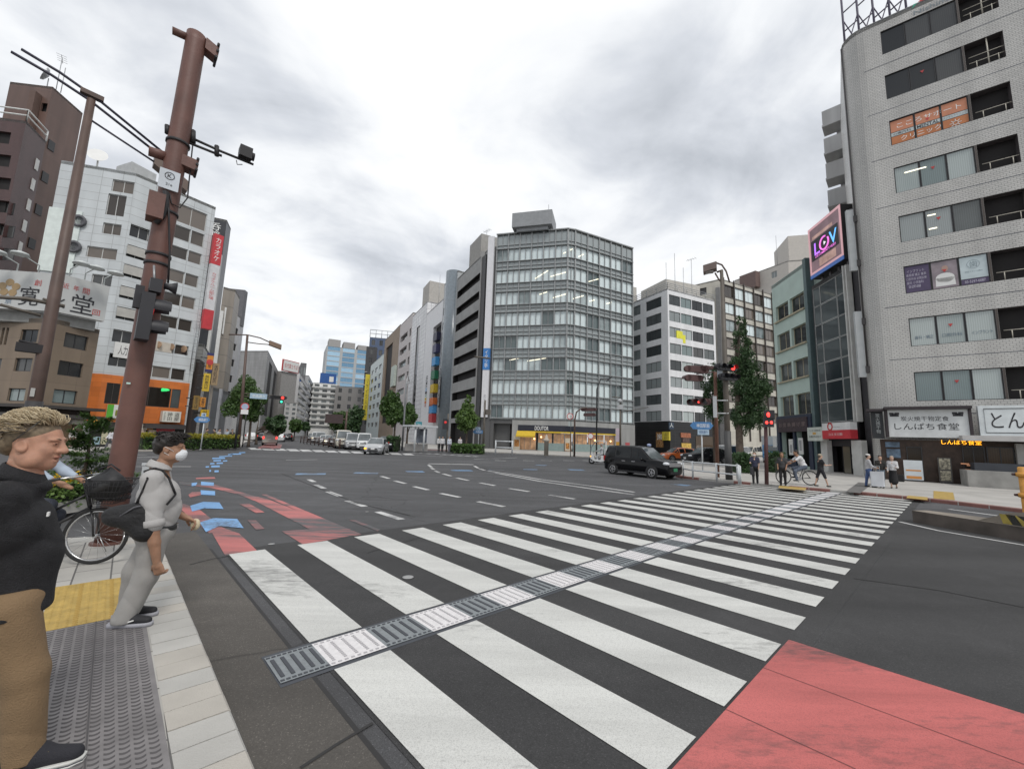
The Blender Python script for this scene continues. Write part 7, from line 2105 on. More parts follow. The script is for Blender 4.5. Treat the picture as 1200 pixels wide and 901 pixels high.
def hedge(label, pts, h, w, n, size, mats, cat='hedge', seed=1, name='hedge'):
 rng=random.Random(seed)
 t_=thing(name, label, cat, pts[0])
 for part_, z0f, z1f, mt_, nf in mats:
  mb=MB()
  L=sum((pts[k+1]-pts[k]).length for k in range(len(pts)-1))
  for k in range(len(pts)-1):
   a, b=pts[k], pts[k+1]; l=(b-a).length; d=(b-a).normalized(); s_=Vector((-d.y, d.x, 0))
   for q in range(int(n*nf*l/L)):
    p_=a+d*rng.uniform(0, l)+s_*rng.uniform(-w/2, w/2)+Z*(h*rng.uniform(z0f, z1f)+(rng.gauss(0, .05)))
    t=Vector((rng.gauss(0, 1), rng.gauss(0, 1), rng.gauss(0, 1))).normalized(); u_=t.cross(Vector((rng.gauss(0, 1), rng.gauss(0, 1), rng.gauss(0, 1)))).normalized(); s=size*rng.uniform(.6, 1.4)
    mb.face([p_-t*s, p_-u_*s*.6, p_+t*s, p_+u_*s*.6])
  mb.put(part_, mt_, t_)
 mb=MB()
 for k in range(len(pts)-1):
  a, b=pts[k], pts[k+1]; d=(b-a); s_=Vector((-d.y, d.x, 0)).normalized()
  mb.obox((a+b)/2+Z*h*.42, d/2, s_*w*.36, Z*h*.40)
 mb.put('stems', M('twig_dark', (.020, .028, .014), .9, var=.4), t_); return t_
hedge('clipped green hedge with yellow tips along the far left kerb', [G(160, 526.5, .12), G(215, 526, .12), G(272, 525, .12)], 1.05, 1.5, 9000, .085, [('foliage', .05, .85, m_leaf1, .75), ('yellow_tips', .8, 1.12, m_leaf4, .35)], seed=21)
hedge('low green shrub bed at the kerb before the glass block', [G(528, 529.5, .12), G(566, 531, .12)], .9, 1.6, 2600, .15, [('foliage', 0, 1, m_leaf1, 1.0)], seed=22)
hedge('dark shrub at the foot of the tall right corner tree', [G(860, 553, .12), G(879, 554, .12)], 1.15, 1.6, 2600, .09, [('foliage', 0, 1.05, m_leaf3, 1.0)], 'shrub', 23, 'shrub')
hedge('small dark shrub beside the blue truck', [G(906, 553, .12), G(914, 554, .12)], 1.3, .9, 1200, .09, [('foliage', 0, 1.05, m_leaf3, 1.0)], 'shrub', 24, 'shrub')
hedge('green shrub behind the street trees by the tan framed building', [G(455, 527.5, .12), G(466, 528, .12)], 1.5, 1.2, 900, .16, [('foliage', 0, 1, m_leaf3, 1.0)], 'shrub', 25, 'shrub')
pe=[G(88, 603, KH), G(66, 604, KH), G(-60, 612, KH)]
P0=G(90, 600, KH)
pdir=CS.copy(); pn_=Vector((-pdir.y, pdir.x, 0)); pn_=pn_ if pn_.dot(V)<0 else -pn_
pn_=-azv(-153+90) if azv(-153+90).dot(P0)<0 else azv(-153+90)
pl0=G(112, 596, KH); pl1=G(-150, 640, KH)
far0=pl0+(pl0.normalized())*1.1; far1=pl1+pl1.normalized()*1.1
for p_ in (pl0, pl1, far0, far1): p_.z=0
pt_=thing('planter_bed', 'low stone edged planting bed behind the parked bicycle', 'planter', pl0)
mb=MB(); mb.prism([(p_.x, p_.y) for p_ in (pl0, pl1, far1, far0)], KH, KH+.22); mb.put('stone_edge', m_kerb, pt_)
hedge('bright green ground plants with yellow flowers in the near planting bed', [pl0.lerp(far0, .5)+Z*(KH+.2), pl1.lerp(far1, .5)+Z*(KH+.2)], .40, .9, 9000, .035, [('foliage', 0, 1, m_leaf2, .92), ('yellow_flowers', .8, 1.2, M('yellow_petals', (.62, .38, .02), .6), .08)], 'plants', 26, 'bedding_plants')
cb_=pl0.lerp(far0, .6)+(pl1-pl0).normalized()*.35
rng=random.Random(5)
cf=thing('conifer_shrub', 'spreading layered conifer shrub between the bicycle handlebar and the brown pole', 'shrub', cb_+Z*KH)
mb=MB()
for k in range(22):
 a=rng.uniform(0, 6.28); l=rng.uniform(.5, .95); z_=.35+.09*k*.75; d=Vector((math.cos(a), math.sin(a), 0)); l*=1.15-.04*k
 st0=cb_+Z*(KH+z_)
 for q in range(300):
  f=rng.random(); p_=st0+d*l*f+Z*(.10*f+rng.gauss(0, .025))+Vector((-d.y, d.x, 0))*rng.gauss(0, .16*(1-.6*f))
  t=(d+Vector((rng.gauss(0, .5), rng.gauss(0, .5), rng.gauss(.2, .4)))).normalized(); u_=t.cross(Z).normalized(); s=.035*rng.uniform(.6, 1.4)
  mb.face([p_-t*s*1.5, p_-u_*s*.4, p_+t*s*1.5, p_+u_*s*.4])
mb.put('foliage', m_leaf1, cf)
mb=MB(); mb.tube([cb_+Z*KH, cb_+Z*(KH+1.4)], [.05, .02], 6)
mb.put('stem', m_bark, cf)
cbp=G(166, 592, KH); wbx=thing('bollard', 'short pale grey square bollard behind the brown pole', 'bollard', cbp)
mb=MB(); mb.box((cbp.x, cbp.y, KH+.42), (.16, .14, .84), R(40)); mb.put('post', m_wpost, wbx); mb=MB(); mb.box((cbp.x, cbp.y, KH+.86), (.19, .17, .04), R(40)); mb.put('cap', m_wpost, wbx)
# vehicles
def CARPAINT(name, col, rough=.25, coat=.6):
 return M('paint_'+name, col, rough, var=.03, coat=coat)
m_tyre=M('tyre_rubber', (.018, .018, .018), .85)
m_rim=M('alloy_rim', (.42, .42, .43), .35, metal=.7)
m_carglass=M('car_glass', (.012, .014, .015), .05, spec=.35, var=.3, scale=1.2)
m_screen=M('car_windscreen', (.10, .115, .12), .05, spec=.9, var=.4, scale=1.0)
m_hl=M('headlamp_lens', (.60, .62, .64), .15)
m_tl=M('tail_lamp_red', (.42, .02, .02), .25)
m_amber=M('amber_lamp_on', (1.0, .38, .03), .4, emit=2.2)
m_hlon=M('headlamp_on', (1.0, .85, .55), .4, emit=1.8)
m_plate=M('number_plate_white', (.62, .63, .62), .5)
m_plateg=M('number_plate_green', (.04, .20, .10), .5)
m_grille=M('grille_dark', (.02, .02, .022), .5)
STY={
 'hatch': dict(L=4.5, W=1.75, H=1.48, wb=2.7, r=.31, st=[(-.5, .80, .34, .86, .88, .60), (-.485, .92, .24, .94, .96, .70), (-.43, .97, .20, .98, 1.18, .72), (-.28, 1, .18, .96, 1.42, .68), (-.05, 1, .18, .92, 1.48, .70), (.10, 1, .18, .90, 1.44, .70), (.25, .99, .18, .90, .93, .74), (.40, .94, .19, .80, .83, .70), (.475, .84, .22, .66, .68, .60), (.5, .68, .30, .52, .54, .45)], gh=(2, 6)),
 'taxi': dict(L=4.4, W=1.70, H=1.75, wb=2.75, r=.325, st=[(-.5, .86, .36, .95, 1.0, .70), (-.49, .95, .26, 1.02, 1.40, .76), (-.45, .99, .22, 1.02, 1.70, .76), (-.30, 1, .20, 1.02, 1.75, .78), (-.02, 1, .20, 1.00, 1.75, .78), (.09, 1, .20, .99, 1.68, .76), (.27, .99, .20, 1.02, 1.06, .80), (.42, .95, .20, .97, 1.00, .76), (.48, .90, .22, .86, .88, .70), (.5, .80, .28, .70, .72, .60)], gh=(1, 6)),
 'van': dict(L=4.6, W=1.70, H=1.92, wb=2.6, r=.31, st=[(-.5, .90, .40, .98, 1.0, .74), (-.49, .97, .28, 1.0, 1.60, .80), (-.46, 1, .22, 1.0, 1.88, .80), (-.25, 1, .20, 1.0, 1.92, .82), (.10, 1, .20, 1.0, 1.90, .82), (.26, 1, .20, 1.0, 1.82, .80), (.41, .98, .20, 1.02, 1.06, .84), (.475, .94, .22, .90, .92, .78), (.5, .86, .30, .66, .68, .70)], gh=(1, 6)),
 'suv': dict(L=4.55, W=1.80, H=1.62, wb=2.65, r=.345, st=[(-.5, .84, .40, .98, 1.0, .66), (-.485, .95, .28, 1.05, 1.10, .72), (-.44, .99, .24, 1.06, 1.40, .72), (-.28, 1, .22, 1.04, 1.58, .70), (-.05, 1, .22, 1.00, 1.62, .71), (.09, 1, .22, .99, 1.56, .71), (.23, 1, .22, 1.02, 1.05, .78), (.42, .96, .22, .95, .98, .74), (.485, .88, .24, .80, .82, .64), (.5, .76, .34, .62, .64, .5)], gh=(2, 6)),
 }
def vehicle(name, label, style, paint, pos, az, cat='car', group=None, s=1.0, lights=None, plate=None, amber=0, details=True, taxi=False):
 d=STY[style]; L, W=d['L']*s, d['W']*s
 t_=thing(name, label, cat, Vector((0, 0, 0)), group)
 st=d['st']; hw=W/2
 rings=[]
 for x, wf, zb, zl, zr, wr in st:
  w=hw*wf; x=x*L; zb, zl, zr=zb*s, zl*s, zr*s; r_=hw*wr
  if zr-zl<.1*s: half=[(0, zb), (w*.75, zb), (w*.96, zb+.06*s), (w, zb+(zl-zb)*.45), (w*.985, zl-.05*s), (w*.93, zl), (r_, zl+(zr-zl)*.6), (r_*.5, zr), (0, zr+.01)]
  else: half=[(0, zb), (w*.75, zb), (w*.96, zb+.06*s), (w, zb+(zl-zb)*.45), (w*.985, zl-.05*s), (w*.955, zl), (r_+.01, zr-.06*s), (r_*.8, zr), (0, zr+.015)]
  ring=[Vector((x, y, z)) for y, z in half]+[Vector((x, -y, z)) for y, z in reversed(half[1:-1])]
  rings.append(ring)
 mb=MB(); mb.grid(rings, 0); body=mb.put('body', paint, t_)
 g0, g1=d['gh']
 def pane(nm, quad, mat, shr=.10, off=.008):
  c_=sum(quad, Vector((0, 0, 0)))/len(quad)
  n_=(quad[1]-quad[0]).cross(quad[2]-quad[0]).normalized()
  if n_.dot(c_-Vector((0, 0, .8*s)))<0: n_=-n_
  q=[p_+(c_-p_).normalized()*min((c_-p_).length*shr*1.6, .07*s)+n_*off for p_ in quad]
  mb=MB(); mb.face(q); return mb.put(nm, mat, t_)
 for k in range(g0, g1):
  A, B=rings[k], rings[k+1]
  last=(k==g1-1)
  if last:
   q=[B[5].lerp(B[6], .5), A[6].lerp(A[7], .6), A[10].lerp(A[9], .6), B[11].lerp(B[10], .5)]
   pane('windscreen', q, m_screen, .03, .03)
   pane('side_window', [A[5], A[6], B[5]], m_carglass, .08); pane('side_window', [A[11], A[10], B[11]], m_carglass, .08)
  else:
   pane('side_window', [A[5], A[6], B[6], B[5]], m_carglass); pane('side_window', [A[11], A[10], B[10], B[11]], m_carglass)
 A, B=rings[g0], rings[g0+1]
 if st[g0][4]-st[g0][3]>.3: pane('rear_window', [A[5].lerp(A[6], .12), A[6], A[10], A[11].lerp(A[10], .12)], m_carglass, .06, .012)
 else: pane('rear_window', [A[6], B[6], B[10], A[10]], m_carglass, .06, .02)
 for sx in (-1, 1):
  xw=sx*d['wb']*s/2+(-.02*L)
  for sy in (-1, 1):
   r=d['r']*s; y=hw*.99*sy
   mb=MB(); mb.lathe([(r+.07*s, 0), (r+.07*s, .012)], (xw, y-.006*sy, r+.02), (0, sy, 0), 20); mb.put('wheel_arch', m_grille, t_)
   mb=MB(); mb.lathe([(r*.7, -.16*s), (r*.95, -.15*s), (r, -.11*s), (r, .0), (r*.93, .025), (r*.68, .02)], (xw, y, r), (0, sy, 0), 20); wl_=mb.put('wheel', m_tyre, t_)
   mb=MB(); mb.lathe([(r*.70, .018), (r*.62, .03), (r*.50, .012), (r*.2, .02), (.001, .03)], (xw, y, r), (0, sy, 0), 20)
   for q in range(5):
    a=q*2*math.pi/5; mb.obox(Vector((xw+math.cos(a)*r*.36, y+sy*.022, r+math.sin(a)*r*.36)), (math.cos(a)*r*.26, 0, math.sin(a)*r*.26), (0, .008, 0), (-math.sin(a)*r*.07, 0, math.cos(a)*r*.07))
   mb.put('rim', m_rim, wl_)
 zf=st[-2][3]*s; xf=.5*L; wf=hw*st[-2][1]
 for sy in (-1, 1):
  mb=MB(); mb.ell(Vector((xf-.15*s, sy*wf*.80, zf-.02*s)), (.20*s, .20*s, .10*s), n=10, k=6); mb.put('headlight', m_hlon if lights=='on' else m_hl, t_)
  mb=MB(); mb.obox(Vector((-L*.492, sy*hw*.84, .95*s)), (.06, 0, 0), (0, .09*s, 0), (0, 0, .15*s)); mb.put('tail_light', m_tl if lights!='brake' else m_red_on, t_)
  mb=MB(); mb.ell(Vector((L*.17, sy*(hw+.10), 1.02*s)), (.07, .11, .08), n=8, k=5); mb.put('mirror', paint, t_)
 mb=MB(); mb.obox(Vector((xf-.02*s, 0, zf-.14*s)), (.03, 0, 0), (0, wf*.55, 0), (0, 0, .05*s)); mb.obox(Vector((xf-.01, 0, .36*s)), (.03, 0, 0), (0, wf*.62, 0), (0, 0, .07*s)); mb.put('grille', m_grille, t_)
 for sx, x in ((1, xf+.015), (-1, -xf-.02)):
  mb=MB(); mb.obox(Vector((x, 0, .52*s if sx>0 else .78*s)), (.012, 0, 0), (0, .165, 0), (0, 0, .083)); mb.put('number_plate', plate or m_plate, t_)
 if amber:
  mb=MB(); mb.ell(Vector((xf-.05, amber*wf*.86, zf-.12*s)), (.08, .13, .09), n=8, k=5); mb.put('indicator', m_amber, t_)
 if details:
  mb=MB()
  for sy in (-1, 1):
   for x in (-.06, .10) if style!='van' else (-.02, .16): mb.obox(Vector((x*L-.35, sy*hw*1.0, .86*s)), (.11, 0, 0), (0, .018, 0), (0, 0, .02))
  mb.put('door_handle', m_rim if not taxi else m_rim, t_)
  mb=MB()
  for sy in (-1, 1): mb.obox(Vector((-.02*L, sy*hw*.985, .28*s)), (L*.27, 0, 0), (0, .02, 0), (0, 0, .05*s))
  mb.put('sill_trim', m_grille, t_)
 t_.location=pos; t_.rotation_euler=(0, 0, math.pi/2-R(az))
 return t_
P_black=M('paint_black', (.004, .004, .005), .12, var=.03, spec=.28); P_silver=CARPAINT('silver', (.36, .37, .38), .3); P_white=CARPAINT('white', (.62, .63, .63), .3); P_orange=CARPAINT('orange', (.50, .11, .02), .25)
P_dk=M('paint_charcoal', (.012, .013, .015), .15, var=.03, spec=.35); P_cream=CARPAINT('cream', (.48, .45, .38), .35); P_navy=CARPAINT('navy', (.015, .022, .05), .25); P_beige=CARPAINT('warm_silver', (.40, .38, .34), .3)
w0, w1=G(718, 555.7), G(765, 561)
dirx=(w1-w0).normalized(); az_t=math.degrees(math.atan2(dirx.x, dirx.y)); nl=Vector((-dirx.y, dirx.x, 0))
mid=(w0+w1)/2+nl*.84
tx=vehicle('taxi', 'black tall taxi turning across the junction in front of the glass corner block', 'taxi', P_black, mid, az_t, 'taxi', plate=m_plateg, s=.93)
o_=origin(tx)
mb=MB(); mb.ell(Vector((.50, 0, 1.69)), (.10, .16, .09), n=10, k=6); rl=bpy.data.objects.new('roof_lamp', mb.mesh('roof_lamp', M('roof_lamp_blue', (.25, .30, .45), .4))); COL.objects.link(rl); rl.parent=tx
for nm_, c_, sz, mt_ in (('grille_chrome', (2.04, 0, .74), (.02, .5, .10), m_rim),):
 mb=MB(); mb.obox(Vector(c_), (sz[0], 0, 0), (0, sz[1], 0), (0, 0, sz[2])); q_=bpy.data.objects.new(nm_, mb.mesh(nm_, mt_)); COL.objects.link(q_); q_.parent=tx
vehicle('hatchback', 'silver hatchback with its amber lamp lit leading out of the far street', 'hatch', P_silver, G(441, 531.5), 171, amber=-1)
QG='cars queuing in the far street'
def veh_at(label, style, paint, x, y, az, **k):
 return vehicle(k.pop('name', 'parked_car' if False else style.replace('hatch', 'hatchback').replace('van', 'minivan')), label, style, paint, G(x, y), az, **k)
veh_at('white minivan right behind the silver hatchback in the queue', 'van', P_white, 426, 526.8, 160, group=QG, amber=0)
veh_at('pale silver minivan with amber lamp lit, left of the silver hatchback', 'van', P_silver, 412, 526.2, 156, group=QG, amber=1)
veh_at('cream van with a dark blue flank just left of the pale silver minivan', 'van', P_cream, 401, 525, 154, group=QG, s=1.15, amber=1)
veh_at('dark blue high van beside the cream van in the queue', 'van', P_navy, 398, 523, 154, group=QG, s=1.15)
veh_at('charcoal taxi with amber light waiting left of the blue van', 'hatch', P_dk, 393, 523, 155, group=QG, amber=1)
for i, (x, y, p_, sty, lab) in enumerate(((386, 521.5, P_silver, 'hatch', 'silver car with lights on in the queue, right of the white car'), (380, 520.5, P_white, 'hatch', 'white car waiting in the queue between two silver cars'), (375, 519.5, P_silver, 'van', 'tall silver van standing in the queue behind the white car'), (370, 518.5, P_white, 'van', 'white van near the tail of the far queue'), (366, 517.8, P_dk, 'suv', 'dark car at the very tail of the far queue'))):
 veh_at(lab, sty, p_, x, y, 155, group=QG, amber=1 if i==4 else 0, lights='on' if i in (0, 3) else None)
veh_at('dark estate car half hidden right of the silver hatchback', 'suv', P_dk, 452, 528.5, 170, group=QG)
AG='cars driving away along the far street'
veh_at('silver minivan driving away over the red lane', 'van', P_beige, 316, 521.2, -29, group=AG, lights='brake')
veh_at('white car driving away right of the silver minivan', 'hatch', P_white, 327, 517.5, -27, group=AG)
veh_at('dark car driving away at the right of the white one', 'hatch', P_dk, 337, 516.8, -25, group=AG)
veh_at('dark car with red lamps lit driving away left of the silver minivan', 'hatch', P_dk, 307, 517.5, -30, group=AG, lights='brake')
veh_at('small white car far down the left kerb', 'hatch', P_white, 293, 516.5, -33, group=AG)
veh_at('orange sports hatchback waiting behind the right guard rail', 'hatch', P_orange, 796, 540.5, 262, name='hatchback')
veh_at('black car waiting beside the orange hatchback', 'suv', P_dk, 827, 543.5, 258, name='suv')
veh_at('white minivan standing behind the rust brown signal post', 'van', P_white, 852, 541.5, 235)
veh_at('small white van right of the street lamp, by the shrub', 'van', P_white, 868, 538, 225, s=.95)
veh_at('cream van behind the tall ivy clad tree', 'van', P_cream, 884, 536, 240)
bt_=thing('box_truck', 'bright blue cab truck with a white box standing left of the mint building', 'truck', Vector((0, 0, 0)))
m_tblue=CARPAINT('truck_blue', (.04, .22, .46), .3)
def lb(nm, c_, h_, mat, par=bt_):
 mb=MB(); mb.obox(Vector(c_), (h_[0], 0, 0), (0, h_[1], 0), (0, 0, h_[2])); return mb.put(nm, mat, par)
prof=[(2.9, .45), (2.98, 1.1), (2.75, 1.35), (2.35, 2.05), (1.35, 2.1), (1.35, .45)]
mb=MB(); mb.face([Vector((x, .95, z)) for x, z in prof]); mb.face([Vector((x, -.95, z)) for x, z in reversed(prof)])
for k in range(6): a, b=prof[k], prof[(k+1)%6]; mb.face([Vector((a[0], .95, a[1])), Vector((a[0], -.95, a[1])), Vector((b[0], -.95, b[1])), Vector((b[0], .95, b[1]))])
mb.put('cab', m_tblue, bt_)
mb=MB(); mb.face([Vector((2.72, .85, 1.42)), Vector((2.72, -.85, 1.42)), Vector((2.40, -.80, 2.0)), Vector((2.40, .80, 2.0))]); w_=mb.put('windscreen', m_screen, bt_); w_.location=(.03, 0, .015)
lb('cargo_box', (-1.0, 0, 1.95), (2.25, 1.05, 1.15), P_white); lb('chassis', (-.3, 0, .62), (2.7, .5, .14), m_grille); lb('bumper', (2.98, 0, .50), (.06, .95, .14), M('bumper_grey', (.4, .4, .4), .5)); lb('grille', (2.98, 0, .85), (.03, .6, .09), m_white)
for x in (2.0, -1.7):
 for sy in (-1, 1):
  mb=MB(); mb.lathe([(.25, -.12), (.40, -.1), (.40, .08), (.25, .1)], (x, sy*.85, .4), (0, sy, 0), 16); wl_=mb.put('wheel', m_tyre, bt_); mb=MB(); mb.lathe([(.24, .08), (.1, .12), (.001, .12)], (x, sy*.85, .4), (0, sy, 0), 14); mb.put('rim', m_rim, wl_)
for sy in (-1, 1):
 mb=MB(); mb.ell(Vector((2.97, sy*.7, .82)), (.05, .16, .10), n=10, k=6); mb.put('headlight', m_hl, bt_)
 mb=MB(); mb.obox(Vector((2.75, sy*1.1, 1.7)), (.05, 0, 0), (0, .08, 0), (0, 0, .17)); mb.put('mirror', m_grille, bt_)
lb('number_plate', (3.05, 0, .50), (.01, .17, .08), m_plateg)
bt_.location=G(907, 543); bt_.rotation_euler=(0, 0, math.pi/2-R(214))
m_chrome=M('chrome_metal', (.50, .50, .50), .25, metal=.9)
def bicycle(label, pos, az, frame_mat, basket=True, step_through=True, bag=False):
 t_=thing('bicycle', label, 'bicycle', Vector((0, 0, 0)))
 r=.33; wb_=1.08
 for x, nm in ((wb_, 'front'), (0, 'rear')):
  mb=MB(); n_=36; mb.tube([Vector((x+math.cos(a)*(r-.02), 0, r+math.sin(a)*(r-.02))) for a in [2*math.pi*k/n_ for k in range(n_+1)]], .02, 8); wl_=mb.put('wheel', m_tyre, t_)
  mb=MB(); mb.tube([Vector((x+math.cos(a)*(r-.043), 0, r+math.sin(a)*(r-.043))) for a in [2*math.pi*k/n_ for k in range(n_+1)]], .012, 6)
  for k in range(18):
   a=2*math.pi*k/18; mb.tube([Vector((x+math.cos(a+.35)*.02, .025*(-1)**k, r+math.sin(a+.35)*.02)), Vector((x+math.cos(a)*(r-.045), 0, r+math.sin(a)*(r-.045)))], .0014, 4)
  mb.lathe([(.02, -.04), (.02, .04)], (x, 0, r), (0, 1, 0), 10); mb.put('rim', m_chrome, wl_)
  mb=MB(); arc=[2*math.pi*k/36 for k in range(1, 15)] if x>0 else [2*math.pi*k/36 for k in range(2, 20)]
  for sy in (-.027, .027): pass
  rings=[[Vector((x+math.cos(a)*(r+.02), y, r+math.sin(a)*(r+.02)-abs(y)*.2)) for y in (-.03, 0, .03)] for a in arc]; mb.grid(rings, closed=False, caps=False); mb.put('mudguard', m_chrome if x==0 else frame_mat, t_)
 mb=MB(); hd0, hd1=Vector((wb_-.16, 0, .86)), Vector((wb_-.10, 0, .66)); bb_=Vector((.43, 0, .28)); st_=Vector((.26, 0, .74)); rr=Vector((0, 0, r))
 mb.tube([hd1, bb_+Vector((.1, 0, .10)), bb_], .019, 8); mb.tube([hd0-Vector((0, 0, .05)), bb_+Vector((.0, 0, .22))], .015, 8); mb.tube([bb_, st_], .016, 8); mb.tube([hd0, hd1], .022, 8)
 for sy in (-.05, .05): mb.tube([Vector((.43, sy*.5, .28)), Vector((0, sy, r))], .010, 6); mb.tube([st_, Vector((0, sy, r))], .009, 6); mb.tube([hd1, Vector((wb_-.03, sy, .52)), Vector((wb_, sy, r))], .011, 6)
 mb.put('frame', frame_mat, t_)
 mb=MB(); hb=Vector((wb_-.18, 0, 1.0)); mb.tube([hd0, hb], .012, 6)
 for sy in (-1, 1): mb.tube([hb, hb+Vector((.05, sy*.18, .05)), hb+Vector((-.10, sy*.27, .03)), hb+Vector((-.20, sy*.27, .0))], .011, 8)
 hbo=mb.put('handlebar', m_chrome, t_)
 mb=MB()
 for sy in (-1, 1): mb.tube([hb+Vector((-.09, sy*.27, .03)), hb+Vector((-.22, sy*.27, -.005))], .017, 8)
 mb.put('grip', m_grille, hbo)
 mb=MB(); mb.tube([st_, st_+Vector((-.04, 0, .12))], .012, 6); mb.put('seat_post', m_chrome, t_)
 mb=MB(); mb.ell(st_+Vector((-.05, 0, .15)), (.14, .09, .04), n=12, k=6); mb.ell(st_+Vector((.06, 0, .15)), (.10, .035, .03), n=10, k=6); mb.put('saddle', m_grille, t_)
 mb=MB(); mb.lathe([(.085, -.005), (.085, .005)], (.43, .06, .28), (0, 1, 0), 20); mb.tube([Vector((.43, .08, .28)), Vector((.50, .08, .13))], .010, 6); mb.tube([Vector((.43, -.08, .28)), Vector((.36, -.08, .43))], .010, 6); mb.obox((.50, .13, .12), (.045, 0, 0), (0, .04, 0), (0, 0, .01)); mb.obox((.36, -.13, .44), (.045, 0, 0), (0, .04, 0), (0, 0, .01)); mb.put('crank', m_chrome, t_)
 if basket:
  mb=MB(); x0=wb_-.06
  def wire(a, b): mb.tube([a, b], .0035, 4)
  lo=[Vector((x0+dx, dy, .72)) for dx, dy in ((0, -.13), (.24, -.12), (.24, .12), (0, .13))]; hi=[Vector((x0+dx, dy, 1.0)) for dx, dy in ((-.05, -.19), (.34, -.17), (.34, .17), (-.05, .19))]
  for k in range(4):
   mb.tube([hi[k], hi[(k+1)%4]], .007, 6)
   for f in (0, .25, .5, .75): wire(lo[k].lerp(hi[k], f), lo[(k+1)%4].lerp(hi[(k+1)%4], f))
   for q in range(9): wire(lo[k].lerp(lo[(k+1)%4], q/9), hi[k].lerp(hi[(k+1)%4], q/9))
  bk_=mb.put('basket', m_blackc, t_)
 mb=MB(); mb.lathe([(.03, 0), (.04, .04), (.038, .06)], Vector((wb_+.02, .06, .60)), (1, 0, 0), 12); mb.put('front_lamp', m_chrome, t_)
 mb=MB(); mb.tube([Vector((wb_+.0, .05, r)), Vector((wb_+.10, .05, r-.20))], .006, 5); mb.put('stand', m_chrome, t_)
 t_.location=pos; t_.rotation_euler=(0, 0, math.pi/2-R(az)); return t_
wp=G(107, 661, KH)
BAZ=74.0
b_pos=wp-azv(BAZ)*1.08
bicycle('city bicycle with a black wire front basket ridden by the person in pale blue', b_pos, BAZ, M('bike_black', (.02, .02, .022), .4))
bagc=b_pos+azv(BAZ)*1.12+Z*.98
bag=thing('bag', 'black cloth bag stuffed into the bicycle basket', 'bag', bagc-Z*.12)
mb=MB(); rng=random.Random(3)
rings=[]
for k in range(9):
 t=k/8; a=math.sin(math.pi*(t*.92+.06)); ring=[]
 for q in range(18):
  p_=2*math.pi*q/18; wob=1+.10*math.sin(3*p_+k)+.05*rng.uniform(-1, 1)
  ring.append(bagc+azv(BAZ)*math.cos(p_)*.22*a*wob+azv(BAZ+90)*math.sin(p_)*.17*a*wob+Z*(-.22+.36*t+.03*math.sin(2*p_)))
 rings.append(ring)
mb.grid(rings); mb.put('sack', M('black_nylon', (.013, .013, .014), .6, bump=.5, bscale=14), bag)
mb=MB(); mb.tube([bagc+Z*.12+azv(BAZ)*.1, bagc+Z*.20, bagc+Z*.13-azv(BAZ)*.12], .010, 6); mb.put('strap', m_blackc, bag)
def scooter(label, pos, az):
 t_=thing('delivery_scooter', label, 'scooter', Vector((0, 0, 0)))
 for x in (.65, -.55):
  mb=MB(); mb.lathe([(.1, -.05), (.24, -.05), (.26, 0), (.24, .05), (.1, .05)], (x, 0, .26), (0, 1, 0), 18); wl_=mb.put('wheel', m_tyre, t_); mb=MB(); mb.lathe([(.14, -.055), (.14, .055)], (x, 0, .26), (0, 1, 0), 12); mb.put('rim', m_rim, wl_)
 mb=MB(); prof=[(.75, .45), (.62, .95), (.50, .95), (.42, .40), (-.05, .33), (-.15, .72), (-.75, .75), (-.70, .40), (-.1, .22), (.45, .25)]
 rr=[[Vector((x, y*(1 if 1 else 0), z)) for x, z in prof] for y in (-.19, .19)]
 mb.face(rr[1]); mb.face(list(reversed(rr[0])))
 for k in range(len(prof)): j=(k+1)%len(prof); mb.face([rr[0][k], rr[0][j], rr[1][j], rr[1][k]])
 mb.put('body', P_white, t_)
 mb=MB(); mb.tube([Vector((.65, -.09, .26)), Vector((.55, -.09, .9))], .03, 6); mb.tube([Vector((.65, .09, .26)), Vector((.55, .09, .9))], .03, 6); mb.tube([Vector((.48, -.3, 1.02)), Vector((.55, 0, 1.0)), Vector((.48, .3, 1.02))], .02, 6); mb.put('fork', m_grille, t_)
 prof=[(.78, .80), (.70, 1.35), (.42, 1.78), (.1, 1.90), (-.5, 1.88)]
 mb=MB(); mb.grid([[Vector((x, y, z-abs(y)*.15)) for y in (-.33, -.2, 0, .2, .33)] for x, z in prof[2:]], closed=False, caps=False); mb.grid([[Vector((x, y, z-abs(y)*.15-.02)) for y in (-.33, -.2, 0, .2, .33)] for x, z in prof[2:]], closed=False, caps=False); mb.put('canopy', P_white, t_)
 mb=MB(); mb.grid([[Vector((x, y, z-abs(y)*.15)) for y in (-.33, -.2, 0, .2, .33)] for x, z in prof[:3]], closed=False, caps=False); mb.put('windscreen', M('scooter_screen', (.35, .38, .40), .08, spec=.8), t_)
 mb=MB()
 for sy in (-.3, .3): mb.tube([Vector((-.45, sy, .7)), Vector((-.5, sy, 1.85))], .02, 6)
 mb.put('canopy_post', P_white, t_)
 mb=MB(); mb.box((-.62, 0, 1.02), (.5, .5, .5)); mb.put('delivery_box', P_white, t_)
 mb=MB(); mb.lathe([(.08, 0), (.07, .03), (.001, .04)], (.76, 0, .62), (1, 0, 0), 12); mb.put('headlight', m_hl, t_)
 mb=MB(); mb.ell((.72, .17, .62), (.05, .05, .05), n=8, k=5); mb.put('indicator', m_amber, t_)
 mb=MB(); mb.box((-.25, 0, .78), (.5, .3, .1)); mb.put('seat', m_grille, t_)
 t_.location=pos; t_.rotation_euler=(0, 0, math.pi/2-R(az)); return t_
SCP, SCA=G(703, 544), -72.0
scooter('white canopied delivery scooter passing in front of the glass block shop', SCP, SCA)
